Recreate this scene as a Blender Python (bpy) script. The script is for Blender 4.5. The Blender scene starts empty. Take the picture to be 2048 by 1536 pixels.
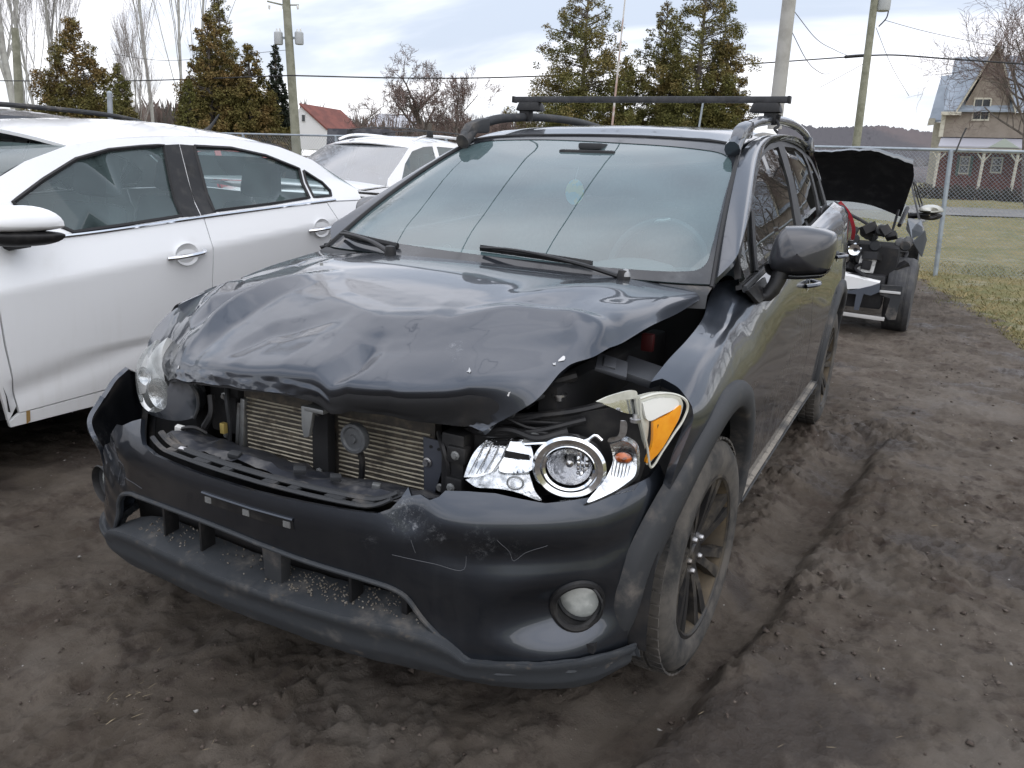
import bpy, bmesh, math, random
import numpy as np
from mathutils import Vector, Matrix
from mathutils.geometry import delaunay_2d_cdt
random.seed(7); RNG = np.random.default_rng(7)
SC = bpy.context.scene
COL = SC.collection
R = math.radians

# ------------------------------------------------------------------ camera
cd = bpy.data.cameras.new('camera'); cam = bpy.data.objects.new('camera', cd); COL.objects.link(cam)
cd.sensor_width = 36.0; cd.lens = 36.0 * 1598.0 / 2048.0; cd.clip_start = 0.05; cd.clip_end = 3000
yaw, pit, rol = -0.4720, 0.2653, 0.0424
f_ = Vector((math.sin(yaw)*math.cos(pit), math.cos(yaw)*math.cos(pit), -math.sin(pit)))
r_ = Vector((math.cos(yaw), -math.sin(yaw), 0)); u_ = r_.cross(f_)
r2 = r_*math.cos(rol) + u_*math.sin(rol); u2 = -r_*math.sin(rol) + u_*math.cos(rol)
cam.matrix_world = Matrix(((r2.x, u2.x, -f_.x, 1.2777), (r2.y, u2.y, -f_.y, -2.0144), (r2.z, u2.z, -f_.z, 1.3328), (0, 0, 0, 1)))
SC.camera = cam

# ------------------------------------------------------------------ sky, sun, exposure
SUN_EL, SUN_AZ = R(48), R(138)
w = bpy.data.worlds.new('World'); SC.world = w; w.use_nodes = True
nt = w.node_tree; nt.nodes.clear()
def wn(t): return nt.nodes.new(t)
out = wn('ShaderNodeOutputWorld'); bg = wn('ShaderNodeBackground')
sky = wn('ShaderNodeTexSky'); sky.sky_type = 'NISHITA'; sky.sun_disc = False
sky.sun_elevation = SUN_EL; sky.sun_rotation = SUN_AZ; sky.air_density = 1.0; sky.dust_density = 2.0
tc = wn('ShaderNodeTexCoord')
sep = wn('ShaderNodeSeparateXYZ'); nt.links.new(tc.outputs['Generated'], sep.inputs[0])
mx = wn('ShaderNodeMath'); mx.operation = 'MAXIMUM'; mx.inputs[1].default_value = 0.0; nt.links.new(sep.outputs[2], mx.inputs[0])
ad = wn('ShaderNodeMath'); ad.operation = 'ADD'; ad.inputs[1].default_value = 0.16; nt.links.new(mx.outputs[0], ad.inputs[0])
dx = wn('ShaderNodeMath'); dx.operation = 'DIVIDE'; nt.links.new(sep.outputs[0], dx.inputs[0]); nt.links.new(ad.outputs[0], dx.inputs[1])
dy = wn('ShaderNodeMath'); dy.operation = 'DIVIDE'; nt.links.new(sep.outputs[1], dy.inputs[0]); nt.links.new(ad.outputs[0], dy.inputs[1])
cmb = wn('ShaderNodeCombineXYZ'); nt.links.new(dx.outputs[0], cmb.inputs[0]); nt.links.new(dy.outputs[0], cmb.inputs[1])
mp = wn('ShaderNodeMapping'); mp.inputs['Location'].default_value = (3.1, 1.7, 0); mp.inputs['Rotation'].default_value = (0, 0, R(-35)); mp.inputs['Scale'].default_value = (0.42, 1.0, 1)
nt.links.new(cmb.outputs[0], mp.inputs[0])
ns = wn('ShaderNodeTexNoise'); ns.inputs['Scale'].default_value = 1.1; ns.inputs['Detail'].default_value = 6; ns.inputs['Roughness'].default_value = 0.5; ns.inputs['Distortion'].default_value = 0.3
nt.links.new(mp.outputs[0], ns.inputs[0])
rp = wn('ShaderNodeValToRGB'); rp.color_ramp.interpolation = 'EASE'
rp.color_ramp.elements[0].position = 0.40; rp.color_ramp.elements[0].color = (0.44, 0.49, 0.58, 1)
rp.color_ramp.elements[1].position = 0.60; rp.color_ramp.elements[1].color = (0.92, 0.92, 0.97, 1)
nt.links.new(ns.outputs['Fac'], rp.inputs[0])
# cloud veil pales to white near the horizon
hz = wn('ShaderNodeMapRange'); hz.inputs['From Min'].default_value = 0.0; hz.inputs['From Max'].default_value = 0.13; hz.inputs['To Min'].default_value = 0.8; hz.inputs['To Max'].default_value = 0.0
nt.links.new(sep.outputs[2], hz.inputs['Value'])
hm = wn('ShaderNodeMixRGB'); hm.inputs[2].default_value = (0.96, 0.96, 0.96, 1); nt.links.new(hz.outputs[0], hm.inputs[0]); nt.links.new(rp.outputs[0], hm.inputs[1])
skm = wn('ShaderNodeMixRGB'); skm.blend_type = 'MULTIPLY'; skm.inputs[0].default_value = 1; skm.inputs[2].default_value = (0.09, 0.09, 0.09, 1); nt.links.new(sky.outputs[0], skm.inputs[1])
ov = wn('ShaderNodeMixRGB'); ov.inputs[0].default_value = 0.90; nt.links.new(skm.outputs[0], ov.inputs[1]); nt.links.new(hm.outputs[0], ov.inputs[2])
# overcast dome: a little brighter towards the zenith
zm = wn('ShaderNodeMath'); zm.operation = 'MULTIPLY_ADD'; zm.inputs[1].default_value = 0.5; zm.inputs[2].default_value = 0.92; nt.links.new(mx.outputs[0], zm.inputs[0])
nt.links.new(ov.outputs[0], bg.inputs['Color']); nt.links.new(zm.outputs[0], bg.inputs['Strength'])
nt.links.new(bg.outputs[0], out.inputs[0])
sd = bpy.data.lights.new('sun', 'SUN'); sd.energy = 0.6; sd.angle = R(120); sd.color = (1.0, 0.97, 0.93)
so = bpy.data.objects.new('sun', sd); COL.objects.link(so)
sv = Vector((math.sin(SUN_AZ)*math.cos(SUN_EL), math.cos(SUN_AZ)*math.cos(SUN_EL), math.sin(SUN_EL)))
so.rotation_euler = sv.to_track_quat('Z', 'Y').to_euler()
SC.view_settings.view_transform = 'Standard'; SC.view_settings.look = 'None'; SC.view_settings.gamma = 1.0
SC.view_settings.use_curve_mapping = False; SC.view_settings.exposure = 0.76
SC.cycles.max_bounces = 8; SC.cycles.glossy_bounces = 4; SC.cycles.transmission_bounces = 6; SC.cycles.transparent_max_bounces = 10
SC.cycles.caustics_reflective = False; SC.cycles.caustics_refractive = False; SC.cycles.use_denoising = True
SC.cycles.sample_clamp_indirect = 4.0
# ------------------------------------------------------------------ curve and surface helpers
def herm(xs, ys):
    """smooth interpolating curve through (xs, ys); ys may be vectors"""
    xs = np.asarray(xs, float); ys = np.asarray(ys, float); one = ys.ndim == 1
    if one: ys = ys[:, None]
    d = np.diff(ys, axis=0)/np.diff(xs)[:, None]
    m = np.empty_like(ys); m[0] = d[0]; m[-1] = d[-1]
    h = np.diff(xs)[:, None]
    m[1:-1] = (d[:-1]*h[1:] + d[1:]*h[:-1])/(h[:-1]+h[1:])
    def ev(t):
        t = np.asarray(t, float); sh = t.shape; t = t.ravel()
        i = np.clip(np.searchsorted(xs, t, side='right')-1, 0, len(xs)-2)
        hh = (xs[i+1]-xs[i])[:, None]; s = np.clip((t-xs[i])[:, None]/hh, -0.3, 1.3)
        s2, s3 = s*s, s*s*s
        o = (2*s3-3*s2+1)*ys[i] + (s3-2*s2+s)*hh*m[i] + (-2*s3+3*s2)*ys[i+1] + (s3-s2)*hh*m[i+1]
        return o[:, 0].reshape(sh) if one else o.reshape(sh+(ys.shape[1],))
    return ev
def curve(pts, n):
    """n points along a smooth curve through pts (chord-length spaced)"""
    p = np.asarray(pts, float); t = np.r_[0, np.cumsum(np.linalg.norm(np.diff(p, axis=0), axis=1)**0.7)]
    return herm(t, p)(np.linspace(0, t[-1], n))
def net(rows, nu, nv):
    """smooth surface grid through a net of control points rows[v][u]"""
    A = np.array([curve(r, nu) for r in rows])
    return np.stack([curve(A[:, j], nv) for j in range(nu)], 1)
def surf(ys, profs):
    """loft: stations at ys, each a profile of k (x, z) points; returns f(y, w) -> (x, y, z), w in 0..1"""
    P = np.array(profs, float); k = P.shape[1]
    ev = herm(ys, P.reshape(len(ys), -1)); ws = np.linspace(0, 1, k)
    def f(y, w):
        y = np.atleast_1d(np.asarray(y, float)); w = np.atleast_1d(np.asarray(w, float))
        Q = ev(y).reshape(-1, k, 2); o = np.empty((len(y), 3)); h = 1.0/(k-1)
        m = np.empty_like(Q); m[:, 0] = Q[:, 1]-Q[:, 0]; m[:, -1] = Q[:, -1]-Q[:, -2]; m[:, 1:-1] = (Q[:, 2:]-Q[:, :-2])/2
        i = np.clip((w/h).astype(int), 0, k-2); s = np.clip(w/h-i, -.3, 1.3)[:, None]; r = np.arange(len(y)); s2, s3 = s*s, s*s*s
        o[:, [0, 2]] = (2*s3-3*s2+1)*Q[r, i]+(s3-2*s2+s)*m[r, i]+(-2*s3+3*s2)*Q[r, i+1]+(s3-s2)*m[r, i+1]
        o[:, 1] = y
        return o
    return f
# flank of the dark car below the glass: w = 0 sill .. 1 belt / hood shutline
FL_Y = [-0.46, -0.34, -0.236, -0.04, 0.10, 0.225, 0.34, 0.45, 0.56, 0.75, 1.0, 1.7, 2.25, 2.62, 3.05, 3.35, 3.50]
FL_W = [0.805, 0.852, 0.872, 0.884, 0.884, 0.880, 0.876, 0.874, 0.873, 0.872, 0.872, 0.872, 0.876, 0.884, 0.855, 0.79, 0.70]
FL_T = [(.775, .80), (.762, .868), (.762, .897), (.762, .928), (.752, .942), (.735, .953), (.714, .978), (.712, 1.015), (.742, 1.030), (.790, 1.036), (.793, 1.065), (.790, 1.13), (.780, 1.18), (.765, 1.205), (.735, 1.22), (.69, 1.20), (.62, 1.18)]
def flank_profile(y, W, T):
    x1, z1 = T; k = min(max((y-.15)/.6, 0), 1); k = k*k*(3-2*k)
    return [(W-.045, .285), (W-.022, .36), (W-.012, .47), (W-.003, .60), (W, .71), (W-.004-.004*k, min(.80, z1-.055)),
            (x1+(W-x1)*(.62+.08*k), z1-(.030+.045*k)), (x1+(W-x1)*(.30-.08*k), z1-(.010+.006*k)), (x1, z1)]
FLANK = surf(FL_Y, [flank_profile(y, W, T) for y, W, T in zip(FL_Y, FL_W, FL_T)])
# glasshouse flank
def glass_x(y, z):
    y = np.asarray(y, float); z = np.asarray(z, float)
    return .800-(z-1.0)*.32-.20*np.maximum(z-1.0, 0)**2-.016*np.maximum(y-1.4, 0)**2-.02*np.maximum(.9-y, 0)**2
# front bumper: s = signed arc length from the middle, z = height
def plan(pts):
    c = curve(np.array(pts), 160); L = np.r_[0, np.cumsum(np.linalg.norm(np.diff(c, axis=0), axis=1))]
    return herm(L[::6], c[::6]), L[-1]
BPR, BLR = plan([(0, -.785), (.15, -.778), (.30, -.757), (.45, -.715), (.57, -.660), (.67, -.592), (.745, -.515), (.80, -.43), (.84, -.33), (.862, -.22), (.87, -.10)])
BPL, BLL = plan([(0, -.785), (.15, -.780), (.30, -.766), (.45, -.742), (.60, -.705), (.72, -.655), (.805, -.585), (.855, -.50), (.88, -.40), (.89, -.30), (.89, -.20)])   # torn end pushed out
BZ = herm([.16, .20, .24, .31, .36, .44, .52, .57, .61, .65, .70, .76, .82], [-.070, -.050, -.030, -.018, -.020, -.012, -.004, 0, -.006, -.022, -.055, -.11, -.18])
BZc = herm([.16, .20, .24, .31, .36, .44, .52, .57, .61, .65, .70, .76, .82], [-.020, -.010, -.002, .0, -.004, -.008, -.004, 0, -.006, -.020, -.045, -.085, -.13])
def bumper(s, z):
    s = np.atleast_1d(np.asarray(s, float)); z = np.atleast_1d(np.asarray(z, float))
    a = np.abs(s); o = np.empty((len(s), 3))
    pr, qr, pl, ql = BPR(np.clip(a, 0, BLR)), BPR(np.clip(a+.01, 0, BLR+.01)), BPL(np.clip(a, 0, BLL)), BPL(np.clip(a+.01, 0, BLL+.01))
    L = (s < 0)[:, None]; p = np.where(L, pl, pr); t = np.where(L, ql, qr)-p; t /= np.linalg.norm(t, axis=1)[:, None]+1e-9
    k = np.clip((a-.35)/.45, 0, 1); k = k*k*(3-2*k)
    d = BZ(z)*(1-k)+BZc(z)*k
    o[:, 0] = (p[:, 0]-t[:, 1]*-d)*np.where(s < 0, -1, 1); o[:, 1] = p[:, 1]-t[:, 0]*d; o[:, 2] = z
    return o
# windscreen and roof
def lerp(a, b, t): return np.asarray(a, float)*(1-t)+np.asarray(b, float)*t
WB = [(-.725, .352, 1.02), (-.60, .262, 1.025), (-.32, .20, 1.03), (0, .18, 1.032), (.32, .20, 1.03), (.60, .262, 1.025), (.725, .352, 1.02)]
WT = [(-.585, 1.157, 1.438), (-.47, 1.215, 1.458), (-.25, 1.262, 1.470), (0, 1.275, 1.474), (.25, 1.262, 1.470), (.47, 1.215, 1.458), (.585, 1.157, 1.438)]
WSN = [[tuple(lerp(b, t, v)+np.array([0, -.02, .018])*4*v*(1-v)) for b, t in zip(WB, WT)] for v in (0, .25, .5, .75, 1)]
def wscreen(nu, nv, u0=0, u1=1, v0=0, v1=1):
    A = np.array([herm(np.linspace(0, 1, 7), np.array(r))(np.linspace(u0, u1, nu)) for r in WSN])
    return np.stack([herm(np.linspace(0, 1, 5), A[:, j])(np.linspace(v0, v1, nv)) for j in range(nu)], 1)
# ------------------------------------------------------------------ materials
MATS = {}
def mat(name, col=(.5, .5, .5), rough=.5, metal=0.0, coat=0.0, coat_r=.04, spec=.5, noise=None, bump=None, trans=0.0, ior=1.45, alpha=1.0, emis=None, dirt=None, rnoise=None):
    """noise=(scale, detail, colour2, lo, hi) mixes a second colour; bump=(scale, strength, distance); dirt=(colour, scale, lo, hi, rough)"""
    if name in MATS: return MATS[name]
    m = bpy.data.materials.new(name); m.use_nodes = True; MATS[name] = m
    n = m.node_tree; b = n.nodes['Principled BSDF']
    b.inputs['Base Color'].default_value = (*col, 1); b.inputs['Roughness'].default_value = rough; b.inputs['Metallic'].default_value = metal
    b.inputs['Coat Weight'].default_value = coat; b.inputs['Coat Roughness'].default_value = coat_r; b.inputs['Specular IOR Level'].default_value = spec
    b.inputs['Transmission Weight'].default_value = trans; b.inputs['IOR'].default_value = ior; b.inputs['Alpha'].default_value = alpha
    if emis: b.inputs['Emission Color'].default_value = (*emis[0], 1); b.inputs['Emission Strength'].default_value = emis[1]
    tcn = n.nodes.new('ShaderNodeTexCoord'); cur = None
    def tex(scale, detail, rough_=.6):
        t = n.nodes.new('ShaderNodeTexNoise'); t.inputs['Scale'].default_value = scale; t.inputs['Detail'].default_value = detail; t.inputs['Roughness'].default_value = rough_
        n.links.new(tcn.outputs['Object'], t.inputs['Vector']); return t
    def ramp(src, lo, hi):
        r = n.nodes.new('ShaderNodeMapRange'); r.inputs['From Min'].default_value = lo; r.inputs['From Max'].default_value = hi; r.interpolation_type = 'SMOOTHSTEP'
        n.links.new(src, r.inputs['Value']); return r.outputs[0]
    layers = []
    if noise: layers.append((noise[2], ramp(tex(noise[0], noise[1]).outputs['Fac'], noise[3], noise[4]), None))
    if dirt:
        for d in (dirt if isinstance(dirt, list) else [dirt]): layers.append((d[0], ramp(tex(d[1], 8, .68).outputs['Fac'], d[2], d[3]), d[4]))
    rcur = None; ccur = None
    for c2, fac, rg in layers:
        mxn = n.nodes.new('ShaderNodeMixRGB'); n.links.new(fac, mxn.inputs[0]); mxn.inputs[2].default_value = (*c2, 1)
        if cur is None: mxn.inputs[1].default_value = (*col, 1)
        else: n.links.new(cur, mxn.inputs[1])
        cur = mxn.outputs[0]
        if rg is not None:
            mr = n.nodes.new('ShaderNodeMix'); n.links.new(fac, mr.inputs[0]); mr.inputs[3].default_value = rg
            if rcur is None: mr.inputs[2].default_value = rough
            else: n.links.new(rcur, mr.inputs[2])
            rcur = mr.outputs[0]
            if coat:
                mc = n.nodes.new('ShaderNodeMix'); n.links.new(fac, mc.inputs[0]); mc.inputs[3].default_value = 0.05
                if ccur is None: mc.inputs[2].default_value = coat
                else: n.links.new(ccur, mc.inputs[2])
                ccur = mc.outputs[0]
    if cur is not None: n.links.new(cur, b.inputs['Base Color'])
    if rnoise:
        t = tex(rnoise[0], 6); rr = n.nodes.new('ShaderNodeMapRange'); rr.inputs['From Min'].default_value = .3; rr.inputs['From Max'].default_value = .7; rr.inputs['To Min'].default_value = rnoise[1]; rr.inputs['To Max'].default_value = rnoise[2]
        n.links.new(t.outputs['Fac'], rr.inputs['Value']); n.links.new(rr.outputs[0], b.inputs['Coat Roughness'] if coat else b.inputs['Roughness'])
    if rcur is not None: n.links.new(rcur, b.inputs['Roughness'])
    if ccur is not None: n.links.new(ccur, b.inputs['Coat Weight'])
    if bump:
        t = tex(bump[0], 6); bn = n.nodes.new('ShaderNodeBump'); bn.inputs['Strength'].default_value = bump[1]; bn.inputs['Distance'].default_value = bump[2]
        n.links.new(t.outputs['Fac'], bn.inputs['Height']); n.links.new(bn.outputs[0], b.inputs['Normal'])
        if coat: n.links.new(bn.outputs[0], b.inputs['Coat Normal'])
    return m
def thin_glass(name, tint=(.8, .85, .85), refl=1.0, base=.0, rough=0.0, haze=None):
    """thin sheet: fresnel mirror over tinted see-through, optional diffuse veil of dust and painted brightness"""
    if name in MATS: return MATS[name]
    m = bpy.data.materials.new(name); m.use_nodes = True; MATS[name] = m; n = m.node_tree; n.nodes.clear()
    o = n.nodes.new('ShaderNodeOutputMaterial'); g = n.nodes.new('ShaderNodeBsdfGlossy'); g.inputs['Roughness'].default_value = rough
    t = n.nodes.new('ShaderNodeBsdfTransparent'); t.inputs[0].default_value = (*tint, 1)
    fr = n.nodes.new('ShaderNodeFresnel'); fr.inputs['IOR'].default_value = 1.52
    geo = n.nodes.new('ShaderNodeNewGeometry')
    mm = n.nodes.new('ShaderNodeMath'); mm.operation = 'MULTIPLY_ADD'; mm.inputs[1].default_value = refl; mm.inputs[2].default_value = base; mm.use_clamp = True
    n.links.new(fr.outputs[0], mm.inputs[0])
    mix = n.nodes.new('ShaderNodeMixShader'); n.links.new(mm.outputs[0], mix.inputs[0]); n.links.new(t.outputs[0], mix.inputs[1]); n.links.new(g.outputs[0], mix.inputs[2])
    last = mix
    if haze:
        d = n.nodes.new('ShaderNodeBsdfDiffuse'); d.inputs[0].default_value = (*haze[0], 1)
        tcn = n.nodes.new('ShaderNodeTexCoord'); nz = n.nodes.new('ShaderNodeTexNoise'); nz.inputs['Scale'].default_value = 4; nz.inputs['Detail'].default_value = 8
        n.links.new(tcn.outputs['Object'], nz.inputs['Vector'])
        rr = n.nodes.new('ShaderNodeMapRange'); rr.inputs['From Min'].default_value = .3; rr.inputs['From Max'].default_value = .7; rr.inputs['To Min'].default_value = haze[1]; rr.inputs['To Max'].default_value = haze[2]
        n.links.new(nz.outputs['Fac'], rr.inputs['Value'])
        m2 = n.nodes.new('ShaderNodeMixShader'); n.links.new(rr.outputs[0], m2.inputs[0]); n.links.new(mix.outputs[0], m2.inputs[1]); n.links.new(d.outputs[0], m2.inputs[2]); last = m2
    n.links.new(last.outputs[0], o.inputs[0])
    return m

# ------------------------------------------------------------------ objects
def empty(name, loc=(0, 0, 0), rz=0.0, parent=None):
    o = bpy.data.objects.new(name, None); COL.objects.link(o); o.location = loc; o.rotation_euler = (0, 0, rz); o.empty_display_size = .1
    if parent: o.parent = parent
    return o
def tag(o, label=None, cat=None, group=None, kind=None):
    if label: o['label'] = label
    if cat: o['category'] = cat
    if group: o['group'] = group
    if kind: o['kind'] = kind
    return o
def thing(name, label, cat, loc=(0, 0, 0), rz=0.0, group=None):
    return tag(empty(name, loc, rz), label, cat, group)
def obj(name, verts, faces, m, parent=None, smooth=True, auto=None):
    me = bpy.data.meshes.new(name); me.from_pydata([tuple(map(float, v)) for v in verts], [], [tuple(map(int, f)) for f in faces]); me.update()
    return finish(name, me, m, parent, smooth, auto)
def finish(name, me, m, parent=None, smooth=True, auto=None):
    o = bpy.data.objects.new(name, me); COL.objects.link(o)
    for mm in (m if isinstance(m, (list, tuple)) else [m]): me.materials.append(mm)
    if parent: o.parent = parent
    if smooth:
        me.shade_smooth()
        if auto is not None: me.set_sharp_from_angle(angle=R(auto))
    return o
def gridfaces(nv, nu, closed=False, flip=False):
    F = []
    for i in range(nv-1):
        for j in range(nu if closed else nu-1):
            a, b, c, d = i*nu+j, i*nu+(j+1) % nu, (i+1)*nu+(j+1) % nu, (i+1)*nu+j
            F.append((a, d, c, b) if flip else (a, b, c, d))
    return F
def gridobj(name, G, m, parent=None, flip=False, thick=0.0, auto=None):
    nv, nu = G.shape[:2]; V = G.reshape(-1, 3); F = gridfaces(nv, nu, False, flip)
    o = obj(name, V, F, m, parent, True, auto)
    if thick: rim(o.data, thick)
    return o
def rim(me, t):
    """turn the open edge of a sheet inward by t so that it reads as a panel with thickness"""
    bm = bmesh.new(); bm.from_mesh(me); bm.normal_update()
    be = [e for e in bm.edges if e.is_boundary]; vn = {v: v.normal.copy() for e in be for v in e.verts}
    r = bmesh.ops.extrude_edge_only(bm, edges=be)
    nv = [g for g in r['geom'] if isinstance(g, bmesh.types.BMVert)]
    old = {tuple(np.round(v.co, 6)): n for v, n in vn.items()}
    for v in nv:
        n = old.get(tuple(np.round(v.co, 6)))
        if n is not None: v.co -= n*t
    bm.normal_update(); bm.to_mesh(me); bm.free()
    me.shade_smooth(); me.set_sharp_from_angle(angle=R(50))
def inpoly(pts, poly):
    pts = np.asarray(pts); x, y = pts[:, 0], pts[:, 1]; c = np.zeros(len(pts), bool); p = np.asarray(poly)
    x0, y0 = p[:, 0], p[:, 1]; x1, y1 = np.roll(x0, -1), np.roll(y0, -1)
    for a, b, cc, d in zip(x0, y0, x1, y1):
        if b == d: continue
        c ^= ((b > y) != (d > y)) & (x < (cc-a)*(y-b)/(d-b)+a)
    return c
def dense(poly, step):
    o = []; n = len(poly)
    for i in range(n):
        a, b = np.array(poly[i], float), np.array(poly[(i+1) % n], float); k = max(1, int(np.ceil(np.linalg.norm(b-a)/step)))
        for j in range(k): o.append(a+(b-a)*j/k)
    return np.array(o)
def smoothpoly(pts, step=.01):
    return dense([tuple(p) for p in curve(list(pts)+[pts[0]], len(pts)*6)[:-1]], step)
def panel(name, outline, f, m, parent=None, holes=(), step=.03, scale=(1, 1), thick=.012, flip=False, auto=None, edge=None):
    """sheet metal / plastic / glass cut to an outline in a surface's own (a, b) coordinates; f maps (a, b) arrays to xyz"""
    S = np.array(scale, float); edge = edge or step*.6
    loops = [dense(np.asarray(outline, float)*S, edge)]+[dense(np.asarray(h, float)*S, edge) for h in holes]
    lo, hi = loops[0].min(0), loops[0].max(0)
    gx, gy = np.meshgrid(np.arange(lo[0]+step/2, hi[0], step), np.arange(lo[1]+step/2, hi[1], step*.87)); gx[1::2] += step/2
    P = np.stack([gx.ravel(), gy.ravel()], 1); P = P[inpoly(P, loops[0])]
    for h in loops[1:]:
        if len(P): P = P[~inpoly(P, h)]
    B = np.concatenate(loops)
    if len(P):
        keep = np.ones(len(P), bool)
        for i in range(0, len(P), 2000):
            dd = ((P[i:i+2000, None]-B[None])**2).sum(-1).min(1); keep[i:i+2000] = dd > (edge*.55)**2
        P = P[keep]
    V = np.concatenate([B, P]) if len(P) else B; E = []; k = 0
    for L in loops: n = len(L); E += [(k+i, k+(i+1) % n) for i in range(n)]; k += n
    r = delaunay_2d_cdt([Vector(v) for v in V], E, [], 0, 1e-7)
    v2 = np.array([tuple(v) for v in r[0]]); T = np.array([t for t in r[2]])
    cen = v2[T].mean(1); ok = inpoly(cen, loops[0])
    for h in loops[1:]: ok &= ~inpoly(cen, h)
    T = T[ok]; v2 = v2/S; X = f(v2[:, 0], v2[:, 1])
    if flip: T = T[:, ::-1]
    o = obj(name, X, T, m, parent, True, auto)
    bm = bmesh.new(); bm.from_mesh(o.data); bmesh.ops.delete(bm, geom=[v for v in bm.verts if not v.link_faces], context='VERTS'); bm.to_mesh(o.data); bm.free(); o.data.shade_smooth()
    if thick: rim(o.data, thick)
    return o
class MB:
    """collects simple solids into one mesh"""
    def __init__(s): s.v = []; s.f = []
    def add(s, V, F):
        k = len(s.v); s.v += [tuple(map(float, v)) for v in V]; s.f += [tuple(int(i)+k for i in f) for f in F]; return s
    def box(s, c, d, rot=None, taper=1.0):
        V = np.array([(x, y, z) for x in (-.5, .5) for y in (-.5, .5) for z in (-.5, .5)])*np.array(d, float)
        if taper != 1.0: V[V[:, 2] > 0, :2] *= taper
        if rot is not None: V = V@np.array(Matrix.Rotation(rot[0], 3, 'X').to_4x4().to_3x3() if False else (Matrix.Rotation(rot[2], 3, 'Z')@Matrix.Rotation(rot[1], 3, 'Y')@Matrix.Rotation(rot[0], 3, 'X'))).T
        return s.add(V+np.array(c, float), [(0, 1, 3, 2), (4, 6, 7, 5), (0, 4, 5, 1), (2, 3, 7, 6), (0, 2, 6, 4), (1, 5, 7, 3)])
    def tube(s, pts, r, n=8, cap=True, flat=1.0):
        P = np.asarray(pts, float); m = len(P); rr = np.broadcast_to(np.asarray(r, float), (m,))
        T = np.gradient(P, axis=0); T /= np.linalg.norm(T, axis=1)[:, None]+1e-12
        up = np.array([0, 0, 1.0]) if abs(T[0, 2]) < .9 else np.array([1.0, 0, 0])
        V = []; a = np.linspace(0, 2*np.pi, n, endpoint=False)
        N = np.cross(T[0], up); N /= np.linalg.norm(N)
        for i in range(m):
            N = N-T[i]*(N@T[i]); N /= np.linalg.norm(N)+1e-12; Bn = np.cross(T[i], N)
            V.append(P[i]+rr[i]*(np.cos(a)[:, None]*N+flat*np.sin(a)[:, None]*Bn))
        F = gridfaces(m, n, True)
        if cap: F += [tuple(range(n-1, -1, -1)), tuple((m-1)*n+j for j in range(n))]
        return s.add(np.concatenate(V), F)
    def lathe(s, prof, n=32, axis='z', c=(0, 0, 0), a0=0, a1=2*np.pi, closed=True):
        pr = np.asarray(prof, float); a = np.linspace(a0, a1, n, endpoint=not closed)
        V = []
        for r, h in pr:
            x, y = r*np.cos(a), r*np.sin(a); hh = np.full(n, h)
            V.append(np.stack({'z': (x, y, hh), 'x': (hh, x, y), 'y': (x, hh, y)}[axis], 1))
        F = gridfaces(len(pr), n, closed)
        return s.add(np.concatenate(V)+np.array(c, float), F)
    def sheet(s, poly, t, f=None):
        """extruded flat polygon; poly in 3D, t thickness vector"""
        P = np.asarray(poly, float); n = len(P); t = np.asarray(t, float)
        return s.add(np.concatenate([P, P+t]), [tuple(range(n-1, -1, -1)), tuple(range(n, 2*n))]+[(i, (i+1) % n, n+(i+1) % n, n+i) for i in range(n)])
    def xf(s, M):
        M = np.array(M, float); V = np.array(s.v); s.v = [tuple(v) for v in V@M[:3, :3].T+M[:3, 3]]; return s
    def build(s, name, m, parent=None, smooth=True, auto=35, bevel=0.0):
        o = obj(name, s.v, s.f, m, parent, smooth, auto)
        if bevel:
            bm = bmesh.new(); bm.from_mesh(o.data); bmesh.ops.remove_doubles(bm, verts=bm.verts, dist=1e-5)
            ed = [e for e in bm.edges if len(e.link_faces) == 2 and e.calc_face_angle(0) > R(30)]
            bmesh.ops.bevel(bm, geom=ed, offset=bevel, segments=2, profile=.6, affect='EDGES', clamp_overlap=True); bm.to_mesh(o.data); bm.free()
            o.data.shade_smooth(); o.data.set_sharp_from_angle(angle=R(40))
        return o
def orient(o, d=None):
    bm = bmesh.new(); bm.from_mesh(o.data); bmesh.ops.recalc_face_normals(bm, faces=bm.faces); bm.to_mesh(o.data); bm.free(); return o
def copy_tree(o, parent=None):
    c = o.copy(); COL.objects.link(c); c.parent = parent
    for ch in list(o.children): copy_tree(ch, c)
    return c
def fast(name, V, F, m, parent=None, smooth=False):
    """large triangle soup"""
    me = bpy.data.meshes.new(name); V = np.asarray(V, np.float32); F = np.asarray(F, np.int32); k = F.shape[1]
    me.vertices.add(len(V)); me.vertices.foreach_set('co', V.ravel()); me.loops.add(F.size); me.loops.foreach_set('vertex_index', F.ravel())
    me.polygons.add(len(F)); me.polygons.foreach_set('loop_start', np.arange(0, F.size, k, dtype=np.int32)); me.polygons.foreach_set('loop_total', np.full(len(F), k, np.int32)); me.update(calc_edges=True); me.validate()
    return finish(name, me, m, parent, smooth)
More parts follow.
